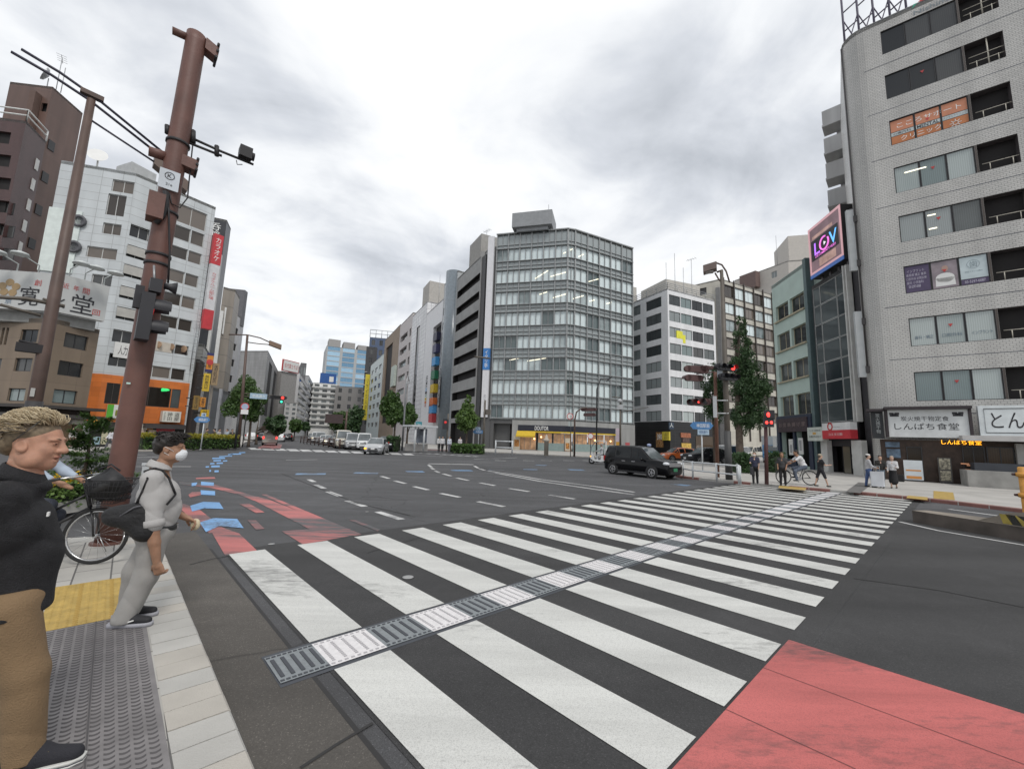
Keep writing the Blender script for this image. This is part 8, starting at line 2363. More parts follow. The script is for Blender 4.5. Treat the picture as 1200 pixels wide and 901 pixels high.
# people: signed distance forms turned into continuous skins
def surface_nets(f, lo, hi, vox):
 lo=np.array(lo, float); hi=np.array(hi, float)
 n=np.maximum(4, np.ceil((hi-lo)/vox).astype(int)+1)
 ax=[lo[i]+vox*np.arange(n[i]) for i in range(3)]
 X, Y, ZZ=np.meshgrid(*ax, indexing='ij')
 D=f(X, Y, ZZ).astype(np.float32)
 S=D<0
 c=np.zeros(tuple(n-1), np.int8)
 for dx in (0, 1):
  for dy in (0, 1):
   for dz in (0, 1):
    c+=S[dx:n[0]-1+dx, dy:n[1]-1+dy, dz:n[2]-1+dz]
 act=(c>0)&(c<8)
 idx=-np.ones(act.shape, np.int64); I=np.argwhere(act); idx[act]=np.arange(len(I))
 acc=np.zeros((len(I), 3)); cnt=np.zeros(len(I))
 cor=[(a, b, d) for a in (0, 1) for b in (0, 1) for d in (0, 1)]
 for a in cor:
  for k in range(3):
   if a[k]: continue
   b=list(a); b[k]=1
   da=D[I[:, 0]+a[0], I[:, 1]+a[1], I[:, 2]+a[2]]; db=D[I[:, 0]+b[0], I[:, 1]+b[1], I[:, 2]+b[2]]
   m=(da<0)!=(db<0); t=np.where(m, da/np.where(m, da-db, 1), 0)
   p=np.array(a, float)[None, :].repeat(len(I), 0); p[:, k]+=t
   acc[m]+=p[m]; cnt[m]+=1
 V_=lo+(I+acc/np.maximum(cnt, 1)[:, None])*vox
 F_=[]
 for k in range(3):
  u, v=(k+1)%3, (k+2)%3
  sl0=[slice(0, n[i]) for i in range(3)]; sl1=list(sl0)
  sl0[k]=slice(0, n[k]-1); sl1[k]=slice(1, n[k])
  a, b=S[tuple(sl0)], S[tuple(sl1)]
  for flip, E_ in ((False, a&~b), (True, ~a&b)):
   P_=np.argwhere(E_)
   ok=(P_[:, u]>0)&(P_[:, v]>0)&(P_[:, u]<n[u]-1)&(P_[:, v]<n[v]-1); P_=P_[ok]
   q=[]
   for du, dv in ((-1, -1), (0, -1), (0, 0), (-1, 0)):
    Q=P_.copy(); Q[:, u]+=du; Q[:, v]+=dv; q.append(idx[Q[:, 0], Q[:, 1], Q[:, 2]])
   q=np.stack(q, 1)
   if flip: q=q[:, ::-1]
   F_.append(q[(q>=0).all(1)])
 return V_, np.concatenate(F_)
def smin(a, b, k):
 h=np.clip(.5+.5*(b-a)/k, 0, 1)
 return b*(1-h)+a*h-k*h*(1-h)
def smax(a, b, k): return -smin(-a, -b, k)
def cone(X, Y, Zz, a, b, ra, rb, fl=None):
 """capsule from a to b with radii ra, rb"""
 a=np.array(a, float); b=np.array(b, float); d=b-a; L2=(d*d).sum()+1e-9
 t=np.clip(((X-a[0])*d[0]+(Y-a[1])*d[1]+(Zz-a[2])*d[2])/L2, 0, 1)
 return np.sqrt((X-a[0]-d[0]*t)**2+(Y-a[1]-d[1]*t)**2+(Zz-a[2]-d[2]*t)**2)-(ra+(rb-ra)*t)
def ellip(X, Y, Zz, c, r, rot=None):
 x, y, z=X-c[0], Y-c[1], Zz-c[2]
 if rot is not None:
  m=np.array(rot); x, y, z=m[0, 0]*x+m[0, 1]*y+m[0, 2]*z, m[1, 0]*x+m[1, 1]*y+m[1, 2]*z, m[2, 0]*x+m[2, 1]*y+m[2, 2]*z
 k0=np.sqrt((x/r[0])**2+(y/r[1])**2+(z/r[2])**2); k1=np.sqrt((x/r[0]**2)**2+(y/r[1]**2)**2+(z/r[2]**2)**2)+1e-9
 return k0*(k0-1)/k1
def form(prims, k=.03):
 def f(X, Y, Zz):
  d= None
  for p in prims:
   if p[0]=='c': e=cone(X, Y, Zz, *p[1:5]); kk=p[5] if len(p)>5 else k
   else: e=ellip(X, Y, Zz, p[1], p[2], p[3] if len(p)>3 else None); kk=p[4] if len(p)>4 else k
   d=e if d is None else smin(d, e, kk)
  return d
 return f
def pbounds(prims, pad=.05):
 P_=[]
 for p in prims:
  if p[0]=='c':
   for q, r in ((p[1], p[3]), (p[2], p[4])): P_+=[np.array(q)-r, np.array(q)+r]
  else: m=max(p[2]); P_+=[np.array(p[1])-m, np.array(p[1])+m]
 P_=np.array(P_); return P_.min(0)-pad, P_.max(0)+pad
def skn(prims, vox, k=.03, mb=None, fn=None, post=None, m=0):
 lo, hi=pbounds(prims, vox*3+.01)
 f=form(prims, k)
 g=(lambda X, Y, Zz: fn(f(X, Y, Zz), X, Y, Zz)) if fn else f
 V_, F_=surface_nets(g, lo, hi, vox)
 mb=mb or MB(); mb.add(V_.tolist(), F_.tolist(), m); return mb
def folds(seed, amp, fx=9.0, zf=14.0):
 r=random.Random(seed); ph=[r.uniform(0, 6.28) for _ in range(9)]; ph2=(r.uniform(.5, 1.1), r.uniform(-1, 1))
 def fn(d, X, Y, Zz):
  w=(np.sin(Zz*zf+3.1*np.sin(X*fx+ph[0])+2.3*np.sin(Y*fx*.8+ph[1])+ph[2])*.5
   +np.sin(Zz*zf*1.9+4.0*np.sin(X*fx*.6+Y*7+ph[3])+ph[4])*.32+np.sin((X*1.1+Y)*fx*3.2+Zz*6+ph[5])*.3)
  a_=Zz*zf*.9+X*fx*ph2[0]+Y*fx*ph2[1]+1.6*np.sin(X*7+ph[6])+1.2*np.sin(Y*8+Zz*3+ph[7]); b_=Zz*zf*.55-X*fx*ph2[1]+Y*fx*ph2[0]+1.5*np.sin(Zz*6+ph[8])
  w=w*.6-1.5*((1-np.abs(np.sin(a_)))**4*(np.sin(b_*.7)>-.2)*.8+(1-np.abs(np.sin(b_)))**5*.7)
  return d-amp*.25+amp*w*-.8
 return fn
m_skinA=M('skin_ruddy', (.42, .225, .15), .58, var=.2, scale=22, bump=.12, bscale=220)
m_skinB=M('skin_tan', (.31, .17, .105), .58, var=.16, scale=14, bump=.12, bscale=220)
m_skinC=M('skin_light', (.47, .30, .22), .55, var=.08, scale=14)
m_eye=M('eye_white', (.55, .52, .48), .3); m_iris=M('eye_dark', (.02, .014, .01), .2); m_lip=M('lips', (.34, .13, .105), .5)
def head_mesh(scale=1.0, jowl=0.0, mouth_open=0.0, nose=1.0):
 """head in local axes: +x face, +z up, origin at the centre between the ears; about 0.23 m high"""
 def f(X, Y, Zz):
  d=ellip(X, Y, Zz, (-.012, 0, .035), (.098, .077, .088))
  d=smin(d, ellip(X, Y, Zz, (.018, 0, -.035), (.072, .064, .080)), .03)
  d=smin(d, ellip(X, Y, Zz, (.055, 0, -.092), (.030, .030, .026)), .03)
  for s in (-1, 1):
   d=smin(d, ellip(X, Y, Zz, (.052, s*.036, -.022), (.030, .026, .026)), .025)
   d=smin(d, ellip(X, Y, Zz, (.018, s*.056, -.070), (.040, .018+jowl, .030+jowl)), .03)
   d=smin(d, ellip(X, Y, Zz, (.078, s*.030, .030), (.016, .026, .009)), .016)
   d=smax(d, -ellip(X, Y, Zz, (.100, s*.031, .010), (.020, .019, .011)), .012)
   d=smin(d, ellip(X, Y, Zz, (.078, s*.030, .010), (.010, .015, .011)), .005)
   e=ellip(X, Y, Zz, (-.012, s*.079, -.005), (.024, .010, .033), [[.94, 0, .34], [0, 1, 0], [-.34, 0, .94]])
   e=smax(e, -ellip(X, Y, Zz, (-.006, s*.091, .0), (.014, .008, .021)), .006)
   d=smin(d, e, .008)
  d=smin(d, cone(X, Y, Zz, (.086, 0, .022), (.108*(.5+.5*nose), 0, -.022), .010, .0155), .012)
  for s in (-1, 1): d=smin(d, ellip(X, Y, Zz, (.096, s*.013, -.025), (.014, .010, .010)), .008)
  d=smin(d, ellip(X, Y, Zz, (.084, 0, -.052), (.014, .024, .007)), .010)
  d=smin(d, ellip(X, Y, Zz, (.080, 0, -.068-mouth_open), (.013, .020, .007)), .010)
  d=smax(d, -ellip(X, Y, Zz, (.096, 0, -.060-mouth_open*.5), (.016, .022, .0022+mouth_open*.6)), .004)
  d=smin(d, cone(X, Y, Zz, (-.022, 0, -.06), (-.035, 0, -.19), .056, .060), .03)
  return d
 V_, F_=surface_nets(f, (-.14, -.12, -.20), (.15, .12, .145), .0042)
 return V_*scale, F_
HEADS={}
def add_head(root, c, az, pitch=0.0, roll=0.0, scale=1.0, kind='a', skin=None, mb=None, eyes=True):
 k=kind
 if k not in HEADS: HEADS[k]=head_mesh(1.0, *((.006, .004, 1.02) if k=='old' else (0, 0, 1.0)))
 V_, F_=HEADS[k]
 Mx=Matrix.Rotation(math.pi/2-R(az), 3, 'Z')@Matrix.Rotation(-R(pitch), 3, 'Y')@Matrix.Rotation(R(roll), 3, 'X')
 A=np.array(Mx); W=(V_*scale)@A.T+np.array(c)
 mb.add(W.tolist(), F_.tolist(), 0)
 def L(p_): return Vector(c)+Mx@(Vector(p_)*scale)
 return L, Mx
def hand_prims(wrist, d, palm_n, size=1.0, curl=.5, side=1, fist=False):
 """five finger hand; d = direction of the fingers, palm_n = palm normal"""
 d=Vector(d).normalized(); n=(Vector(palm_n)-d*Vector(palm_n).dot(d)).normalized(); s=d.cross(n)*side
 w=Vector(wrist); P_=[]
 pc=w+d*.048*size
 rot=[list(d), list(s), list(n)]
 P_.append(('e', tuple(pc), (.052*size, .040*size, .017*size), rot, .012))
 P_.append(('c', tuple(w-d*.02), tuple(w+d*.03*size), .026*size, .026*size, .015))
 for i, (off, ln) in enumerate(((-.030, .068), (-.010, .078), (.011, .072), (.030, .056))):
  b=w+d*.088*size+s*off*size
  c1, c2=(curl*1.0, curl*1.7) if not fist else (1.35, 2.7)
  p1=b+(d*math.cos(c1)+n*math.sin(c1))*ln*.45*size
  p2=p1+(d*math.cos(c2)+n*math.sin(c2))*ln*.33*size
  p3=p2+(d*math.cos(c2*1.25)+n*math.sin(c2*1.25))*ln*.26*size
  r=.0092*size
  P_+=[('c', tuple(b-d*.02*size), tuple(b), r*1.15, r*1.1, .006), ('c', tuple(b), tuple(p1), r*1.1, r, .003), ('c', tuple(p1), tuple(p2), r, r*.92, .003), ('c', tuple(p2), tuple(p3), r*.92, r*.8, .003)]
 t0=w+d*.022*size-s*.028*size; t1=t0+(d*.6-s*.55+n*.45).normalized()*.042*size; t2=t1+(d*.85-s*.05+n*.55).normalized()*.03*size
 P_+=[('c', tuple(t0), tuple(t1), .014*size, .0115*size, .008), ('c', tuple(t1), tuple(t2), .0112*size, .009*size, .003)]
 return P_
def pedestrian(label, pos, az, h=1.68, top=(.2, .2, .2), bottom=(.05, .05, .06), hair=(.02, .015, .012), skin=None, shoes=(.03, .03, .03), arms=((.0, .1), (.0, .1)), stride=.12, lean=0.0, long_hair=False, sleeve=1.0, skirt=False, group=None, vox=.020, bend=0.0, name='person', shorts=False, sit=None, hat=None, mask=False):
 """arms: (forward swing, elbow bend) per side, radians; az = facing"""
 k=h/1.72
 f=azv(az); s=Vector((f.y, -f.x, 0))
 t_=thing(name, label, 'person', pos, group)
 pel=Vector(pos)+Z*.93*k
 up=(Z+f*lean).normalized()
 if sit: pel=Vector(pos)+f*sit[0]+Z*sit[1]
 ch=pel+up*.40*k; nk=pel+up*.545*k; hd=nk+up*.13*k+f*.02
 bod, shirt, trou, shoe=[], [], [], []
 bod+=[('c', pel, ch, .12*k, .12*k), ('c', nk-up*.05, hd, .052*k, .05*k)]
 shirt+=[('e', tuple(pel+up*.06), (.155*k, .155*k, .13*k)), ('e', tuple(pel+up*.24*k), (.15*k, .15*k, .18*k)), ('c', tuple(ch-s*.10*k), tuple(ch+s*.10*k), .115*k, .115*k)]
 shirt+=[('c', tuple(nk-s*.13*k-up*.05*k), tuple(nk+s*.13*k-up*.05*k), .062*k, .062*k)]
 for sd, (sw, el) in zip((-1, 1), arms):
  sh=nk+s*sd*.175*k-up*.06*k
  d1=(-Z*math.cos(sw)+f*math.sin(sw)+s*sd*.12).normalized(); eb=sh+d1*.29*k
  d2=(-Z*math.cos(sw+el)+f*math.sin(sw+el)-s*sd*.10).normalized(); wr=eb+d2*.25*k
  bod+=[('c', tuple(sh), tuple(eb), .046*k, .038*k), ('c', tuple(eb), tuple(wr), .037*k, .026*k), ('c', tuple(wr), tuple(wr+d2*.10*k), .034*k, .022*k)]
  e1=sh.lerp(eb, min(1, sleeve*2)); shirt+=[('c', tuple(sh), tuple(e1), .060*k, .054*k)]
  if sleeve>.5: shirt+=[('c', tuple(eb), tuple(eb.lerp(wr, min(1, sleeve*2-1))), .052*k, .042*k)]
 for sd in (-1, 1):
  hp=pel+s*sd*.085*k
  if sit: kn=hp+f*.42*k-Z*(.10 if sd>0 else .24)*k; an=kn-Z*.40*k-f*.06
  else:
   kn=hp-Z*.44*k+f*sd*stride*.6; an=Vector((pos[0], pos[1], pos[2]+.075*k))+s*sd*.085*k+f*(sd*stride)
  bod+=[('c', tuple(hp), tuple(kn), .07*k, .05*k), ('c', tuple(kn), tuple(an), .048*k, .034*k)]
  if not skirt:
   trou+=[('c', tuple(hp), tuple(kn), .095*k, .070*k)]
   if not shorts: trou+=[('c', tuple(kn), tuple(an), .068*k, .055*k)]
  shoe.append([('c', tuple(an-Z*.03*k-f*.03), tuple(an-Z*.035*k+f*.13*k), .042*k, .036*k)])
 trou+=[('e', tuple(pel-up*.02), (.145*k, .145*k, .13*k))]
 if skirt: trou+=[('c', tuple(pel), tuple(pel-Z*.55*k), .15*k, .20*k)]
 hmb=skn(bod, vox, .02)
 Lh, Mx=add_head(None, hd+up*.035*k, az, 0, 0, .98*k, 'small', None, hmb)
 sk=skin or m_skinC
 hmb.put('body', sk, t_)
 key= lambda c: '%.2f_%.2f_%.2f'%tuple(c)
 skn(shirt, vox, .04, fn=folds(hash(label)%97, .004)).put('top', M('cloth_'+key(top), top, .85, var=.15, scale=7), t_)
 skn(trou, vox, .04, fn=folds(hash(label)%89, .003)).put('skirt' if skirt else 'trousers', M('cloth_'+key(bottom), bottom, .85, var=.15, scale=7), t_)
 for p_ in shoe: skn(p_, vox*.8, .02).put('shoe', M('shoe_'+key(shoes), shoes, .6), t_)
 hp_=[('e', tuple(Lh((-.022, 0, .055))), (.103*k, .088*k, .085*k), np.array(Mx.transposed())), ('e', tuple(Lh((-.06, 0, .0))), (.06*k, .080*k, .08*k), np.array(Mx.transposed()))]
 if long_hair: hp_+=[('c', tuple(Lh((-.055, 0, .0))), tuple(Lh((-.06, 0, -.17))), .075*k, .06*k)]
 face_c=Lh((.085, 0, -.04))
 def carve(d, X, Y, Zz): return smax(d, -ellip(X, Y, Zz, tuple(face_c), (.082, .082, .088)), .01)
 skn(hp_, .013, .02, fn=carve).put('hair', M('hair_'+key(hair), hair, .6, var=.4, scale=40), t_)
 if mask: skn([('e', tuple(Lh((.075, 0, -.055))), (.036, .055, .040), np.array(Mx.transposed()))], .010, .01).put('face_mask', m_white, t_)
 if hat:
  skn([('e', tuple(Lh((-.015, 0, .075))), (.108*k, .092*k, .075*k), np.array(Mx.transposed()))], .013, .01).put('cap', M('cap_'+key(hat), hat, .7), t_)
 return t_
def px_person(label, x, y, az, ytop=None, z0=.12, h=None, **k):
 p_=G(x, y, z0)
 if ytop is not None: h=max(1.4, min(1.85, hgt(p_, ytop)-z0))
 return pedestrian(label, p_, az, h, **k)
def held_bag(label, pos, size, col, az, name='handbag', cat='bag'):
 t_=thing(name, label, cat, pos)
 f=azv(az); s=Vector((f.y, -f.x, 0)); c=Vector(pos)
 mb=MB(); rr=[]
 for z, w in ((0, .85), (.1, 1), (.8, 1), (1, .8)):
  rr.append([c+f*a*size[0]/2*w+s*b*size[1]/2*w+Z*(z*size[2]) for a, b in ((-1, -.6), (-.8, -1), (.8, -1), (1, -.6), (1, .6), (.8, 1), (-.8, 1), (-1, .6))])
 mb.grid(rr, smooth=False); mb.put('pouch', M('bagcloth_%.2f_%.2f'%(col[0], col[2]), col, .7), t_)
 mb=MB(); mb.tube([c+f*size[0]*.3+Z*size[2]*.95, c+f*size[0]*.2+Z*(size[2]+.13), c-f*size[0]*.2+Z*(size[2]+.13), c-f*size[0]*.3+Z*size[2]*.95], .008, 5); mb.put('handle', m_blackc, t_); return t_
px_person('woman in a navy top holding a dark bag by the right guard rail', 885.5, 567, 215, 533, top=(.03, .032, .06), bottom=(.012, .012, .014), hair=(.05, .03, .02), sleeve=.4, arms=((.1, .2), (.5, 1.0)), mask=True)
p_=G(882, 567, .12); held_bag('dark shopping bag carried by the woman in navy', p_+Vector((-.10, -.15, .42)), (.30, .12, .36), (.03, .03, .035), 215)
px_person('man in a dark grey shirt and black trousers facing the crossing at its far end', 918, 569, 222, 531, top=(.045, .045, .048), bottom=(.010, .010, .012), hair=(.12, .075, .04), sleeve=.4, arms=((.1, .5), (.1, .5)), skin=m_skinB)
px_person('woman in black walking with a white bag strap in front of the cyclist', 963, 570, 100, 537, top=(.015, .015, .018), bottom=(.02, .02, .025), hair=(.10, .08, .06), shoes=(.02, .02, .02), stride=.22, sleeve=.3, shorts=True, arms=((.2, .3), (.5, 1.2)), hat=(.35, .30, .22))
bp_=G(941, 568, .12)
bz_=285
bicycle('bicycle with a dark front basket ridden by the man in a white shirt', bp_+azv(bz_+180)*.3, bz_, MC['bike_black'])
pedestrian('man in a white shirt riding the bicycle at the right corner', bp_+azv(bz_+180)*.3, bz_, 1.66, top=(.62, .62, .63), bottom=(.10, .12, .16), hair=(.015, .012, .01), sit=(.22, .84), lean=.45, arms=((.9, .1), (.9, .1)), sleeve=.4, skin=m_skinB)
px_person('woman in a grey jumper and blue jeans with a white cap beside the white suitcase', 1019.5, 570.5, 120, 533, top=(.38, .38, .39), bottom=(.06, .10, .22), hair=(.02, .016, .014), arms=((.2, .8), (.3, .9)), hat=(.55, .54, .52), sleeve=.9)
px_person('woman in a black jacket and pale jeans between the suitcase and the woman in black', 1034, 571, 215, 534.5, top=(.02, .02, .018), bottom=(.22, .27, .33), hair=(.02, .014, .012), long_hair=True, arms=((.3, 1.1), (.3, 1.0)), sleeve=1.0)
px_person('woman in a long black dress over a white blouse at the diner front', 1048, 572, 230, 535, top=(.50, .50, .51), bottom=(.012, .012, .014), hair=(.30, .26, .21), skirt=True, arms=((.3, 1.3), (.2, .5)), sleeve=1.0)
p_=G(1029, 571.5, .12)
sc_=thing('suitcase', 'big white hard shell suitcase standing between the three women', 'suitcase', p_)
mb=MB(); rr=[[p_+azv(133)*a*.24+azv(43)*b*.14+Z*z for a, b in ((-1, -.75), (-.88, -1), (.88, -1), (1, -.75), (1, .75), (.88, 1), (-.88, 1), (-1, .75))] for z in (.07, .09, .70, .73)]
mb.grid(rr, smooth=False); mb.put('shell', M('suitcase_white', (.55, .57, .60), .35), sc_)
mb=MB(); mb.tube([p_+azv(133)*-.1+Z*.72, p_+azv(133)*-.1+Z*.98, p_+azv(133)*.1+Z*.98, p_+azv(133)*.1+Z*.72], .012, 6); mb.put('handle', m_steel, sc_)
for a in (-1, 1):
 mb=MB(); mb.lathe([(.035, -.015), (.035, .015)], p_+azv(133)*a*.19+Z*.035, azv(43), 10); mb.put('wheel', m_tyre, sc_)
p_=G(1056, 571.5, .12); held_bag('black bag hanging at the side of the woman in the long black dress', p_+Z*.28, (.28, .14, .34), (.012, .012, .013), 130)
pedestrian('scooter rider in a pale grey uniform and white helmet', SCP, SCA, 1.68, top=(.45, .46, .47), bottom=(.40, .41, .42), hair=(.6, .6, .6), hat=(.62, .62, .60), sit=(-.18, .84), arms=((.9, .2), (.9, .2)), lean=.05)
px_person('man in a white top with a red strap walking by the orange storey entrance', 127.5, 527, 200, 504.5, top=(.60, .60, .62), bottom=(.09, .09, .10), hair=(.02, .015, .01), sleeve=.9, stride=.2, arms=((-.2, .3), (.3, .3)))
px_person('woman in pale clothes with a red skirt before the tan confectioner shop', 83, 525.5, 150, 504, top=(.50, .48, .46), bottom=(.25, .10, .10), hair=(.03, .02, .015), skirt=True, sleeve=.9)
FG='people waiting beyond the left hedge'
for x, y, az, lab, tp in ((240, 524.5, 60, 'person in black standing right of the blue arrow sign beyond the hedge', (.02, .02, .02)), (249, 524.5, 250, 'person in dark brown beyond the hedge, between the black one and the white one', (.06, .04, .035)), (254.5, 524.5, 90, 'person in a pale top beyond the hedge, third from the blue arrow sign', (.42, .40, .38)), (264, 524, 200, 'person in a light blue top beyond the hedge near its right end', (.35, .42, .48)), (270, 524, 120, 'person in black and white at the right end of the hedge', (.05, .05, .05))):
 px_person(lab, x, y, az, h=1.68, top=tp, bottom=(.03, .03, .035), group=FG, vox=.03)
for x, y, lab, tp, bt2 in ((514, 529.5, 'person in white left of the mid corner signal post', (.6, .6, .6), (.04, .04, .05)), (518, 529.8, 'person in a white top and dark trousers close to the mid corner signal post', (.55, .55, .56), (.03, .03, .03)), (526, 530.2, 'person in a pale blue top right of the mid corner signal post', (.5, .53, .58), (.12, .12, .14)), (538.5, 529.5, 'person in white at the red framed entrance of the balcony block', (.55, .52, .55), (.3, .28, .3))):
 px_person(lab, x, y, 160, h=1.68, top=tp, bottom=bt2, group='people at the middle corner', vox=.03)
# the blond man in a black polo shirt, close to the camera
def man_blond():
 foot=G(30, 893, KH); D_=math.hypot(foot.x, foot.y)
 face=52.0
 f=azv(face); s=Vector((f.y, -f.x, 0))
 S_=splane(foot)
 def at(x, y, o=0.0):
  q_=S_.px(x, y); return S_.P(q_[0], q_[1], o)
 t_=thing('person', 'blond man in a black polo shirt and khaki trousers at the left edge', 'person', foot)
 hd=at(43, 521)
 pel=at(12, 690); kn_r=at(18, 775, .05); an_r=at(32, 862, .09)
 ch=at(18, 615); nk=at(30, 558)
 sR, sL=s*.19, s*-.19
 bod=[('c', tuple(pel), tuple(ch-Z*.04), .09, .09), ('c', tuple(ch-Z*.03), tuple(nk-Z*.03), .08, .06), ('c', tuple(nk-Z*.02), tuple(hd-Z*.09-f*.025), .064, .062)]
 shR=nk+s*.172-Z*.085-f*.03; shL=nk-s*.172-Z*.075-f*.03
 ebR=shR-f*.20-Z*.24+s*.05; wrR=ebR-f*.05-Z*.25
 ebL=shL-Z*.29-f*.06-s*.03; wrL=ebL+f*.02-Z*.24
 for a, b, c in ((shR, ebR, wrR), (shL, ebL, wrL)):
  bod+=[('c', tuple(a), tuple(b), .056, .046), ('c', tuple(b), tuple(c), .045, .030)]
 hpR, hpL=pel+f*.02+s*.10-Z*.04, pel-s*.10-Z*.04
 anR=Vector((foot.x, foot.y, KH+.10))+s*.08; anL=Vector((foot.x, foot.y, KH+.10))-s*.13-f*.28
 knR=hpR.lerp(anR, .48)+f*.03; knL=hpL.lerp(anL, .48)+f*.06
 for a, b, c in ((hpR, knR, anR), (hpL, knL, anL)):
  bod+=[('c', tuple(a-Z*.07), tuple(b), .07, .055), ('c', tuple(b), tuple(c), .052, .040)]
 mb=skn(bod, .013, .03)
 L, Mx=add_head(t_, hd, face+18, -3, 0, 1.05, 'old', None, mb)
 for w_, d_, sd in ((wrR, wrR-ebR, 1), (wrL, wrL-ebL, -1)):
  skn(hand_prims(w_, d_, -s*sd, 1.05, .35, sd), .0045, .006, mb=mb)
 body=mb.put('body', m_skinA, t_)
 def lb2(nm, pts, r, mat, par=None):
  q=MB(); q.tube([L(p_) for p_ in pts], r, 6); return q.put(nm, mat, par or body)
 for sd in (-1, 1):
  q=MB(); q.ell(L((.0800, sd*.030, .0095)), (.009, .010, .0055), n=12, k=8, rot=Mx); e_=q.put('eye', m_eye, body)
  q=MB(); q.ell(L((.0866, sd*.031, .0095)), (.0035, .0045, .0045), n=10, k=6, rot=Mx); q.put('iris', m_iris, e_)
  lb2('eyelid', [(.0835, sd*.016, .012), (.0905, sd*.029, .0165), (.082, sd*.044, .011)], .0028, m_skinA)
  lb2('eyebrow', [(.092, sd*.013, .031), (.094, sd*.028, .036), (.080, sd*.048, .033)], .0034, M('brow_grey', (.20, .13, .085), .8))
 lb2('lip', [(.086, -.022, -.055), (.096, -.008, -.052), (.096, .008, -.052), (.086, .022, -.055)], .0038, m_lip)
 lb2('lip', [(.083, -.020, -.071), (.091, 0, -.073), (.083, .020, -.071)], .0042, m_lip)
 m_hg=M('hair_grey_brown', (.16, .12, .075), .6, var=.4, scale=50)
 hp_=[('e', tuple(L((-.022, 0, .055))), (.104, .086, .083), np.array(Mx.transposed())), ('e', tuple(L((-.085, 0, .02))), (.06, .078, .085), np.array(Mx.transposed()))]
 fc=L((.095, 0, -.035));
 def carve(d, X, Y, Zz):
  d=smax(d, -ellip(X, Y, Zz, tuple(fc), (.096, .096, .098)), .01)
  for sd in (-1, 1): d=smax(d, -ellip(X, Y, Zz, tuple(L((.012, sd*.085, -.025))), (.045, .035, .055)), .008)
  return d
 hair=skn(hp_, .007, .02, fn=carve).put('hair', m_hg, t_)
 rng=random.Random(9); qs=[MB(), MB(), MB()]
 def strand(ux, uy, uz, lift, ln, mi, r=.0018):
  n_=Vector((ux, uy, uz)).normalized(); p0=Vector((-.024, 0, .054))+Vector((n_.x*.109, n_.y*.0965, n_.z*.087))
  d_=Vector((-1, rng.gauss(0, .42)+n_.y*.25, rng.gauss(0, .16)-.75*max(0, -n_.x)+lift)); d_=(d_-n_*d_.dot(n_)).normalized()
  w_=rng.gauss(0, .012)
  pts=[p0+d_*ln*t-n_*(ln*t)**2*2.6+n_*(lift*.05*math.sin(t*2.6)+.004)+Vector((0, w_*t, 0)) for t in (0, .35, .7, 1)]
  qs[mi].tube([L(p_) for p_ in pts], [r, r, r*.8, r*.25], 4)
 for k in range(3600):
  th=rng.uniform(-2.9, 2.9); ph=rng.uniform(-.45, 1.5)
  ux, uy, uz=math.cos(th)*math.cos(ph), math.sin(th)*math.cos(ph), math.sin(ph)
  if ux>.25 and uz<.50: continue
  if abs(uy)>.55 and uz<.04 and ux>-.45: continue
  topf=uz>.45
  strand(ux, uy, uz, rng.uniform(.1, .75) if topf else rng.uniform(-.05, .3), rng.uniform(.03, .085) if topf else rng.uniform(.025, .055), (0 if rng.random()<.62 else 1) if topf else (1 if rng.random()<.7 else 2))
 for q, c_ in zip(qs, ((.54, .45, .30), (.36, .28, .17), (.13, .11, .09))):
  q.put('hair_strands', M('hair_tone_%.2f'%c_[0], c_, .5, var=.3, scale=80), hair)
 gl=thing('glasses', 'thin dark glasses pushed up in the hair of the blond man', 'glasses', L((0, 0, .13)))
 for sd in (-1, 1):
  q=MB(); q.tube([L((-.035, sd*.094, .015)), L((.0, sd*.098, .058)), L((.035, sd*.078, .118))], .0026, 6); q.put('temple', M('glasses_frame', (.05, .045, .04), .4), gl)
  q=MB(); c_=L((.028, sd*.042, .137)); q.lathe([(.024, 0), (.024, .003), (.001, .004)], c_, Mx@Vector((.15, 0, .98)), 16); q.put('lens', M('glasses_lens', (.42, .50, .42), .1, spec=.8), gl)
 shirt=[('c', tuple(pel-Z*.13-s*.075), tuple(pel-Z*.13+s*.075), .138, .138, .03), ('c', tuple(pel-Z*.06), tuple(pel+Z*.04), .150, .144, .05), ('c', tuple(pel-s*.0+Z*.0), tuple(pel+Z*.16+f*.01), .138, .148, .03), ('c', tuple(pel+Z*.16+f*.01), tuple(ch-f*.01), .148, .138, .04), ('c', tuple(ch-s*.09-f*.01), tuple(ch+s*.09-f*.01), .128, .128, .04), ('c', tuple(nk-s*.13-Z*.10-f*.03), tuple(nk+s*.13-Z*.10-f*.03), .080, .080, .04), ('e', tuple(nk-Z*.055), (.095, .095, .05), None, .04)]
 for a, b in ((shR, ebR), (shL, ebL)): shirt+=[('c', tuple(a), tuple(a.lerp(b, .80)), .068, .074, .07)]
 def cut(d, X, Y, Zz):
  d=folds(4, .0075, 7, 9)(d, X, Y, Zz); return smax(d, (pel.z-.10)-Zz, .008)
 m_polo=M('black_polo', (.012, .012, .014), .85, var=.3, scale=25, bump=.5, bscale=160)
 sh_=skn(shirt, .009, .04, fn=cut).put('polo_shirt', m_polo, t_)
 nkc=nk+Z*.012-f*.01; rings=[]
 for r_, dz in ((.066, .030), (.074, .026), (.090, -.008), (.094, -.022), (.082, -.05), (.062, .0)):
  rings.append([nkc+(f*math.cos(t)+s*math.sin(t))*r_+Z*(dz-.030*math.cos(t)) for t in (2*math.pi*k/28 for k in range(28))])
 q=MB(); q.grid(rings, caps=False); q.put('collar', m_polo, sh_)
 q=MB(); c_=at(69, 567, .05); q.obox(ch+f*.118+s*.075+Z*.055, s*.014, f*.004, Z*.010); q.put('chest_emblem', m_white, sh_)
 bp=thing('backpack', 'black backpack on the back of the blond man', 'backpack', ch-f*.25)
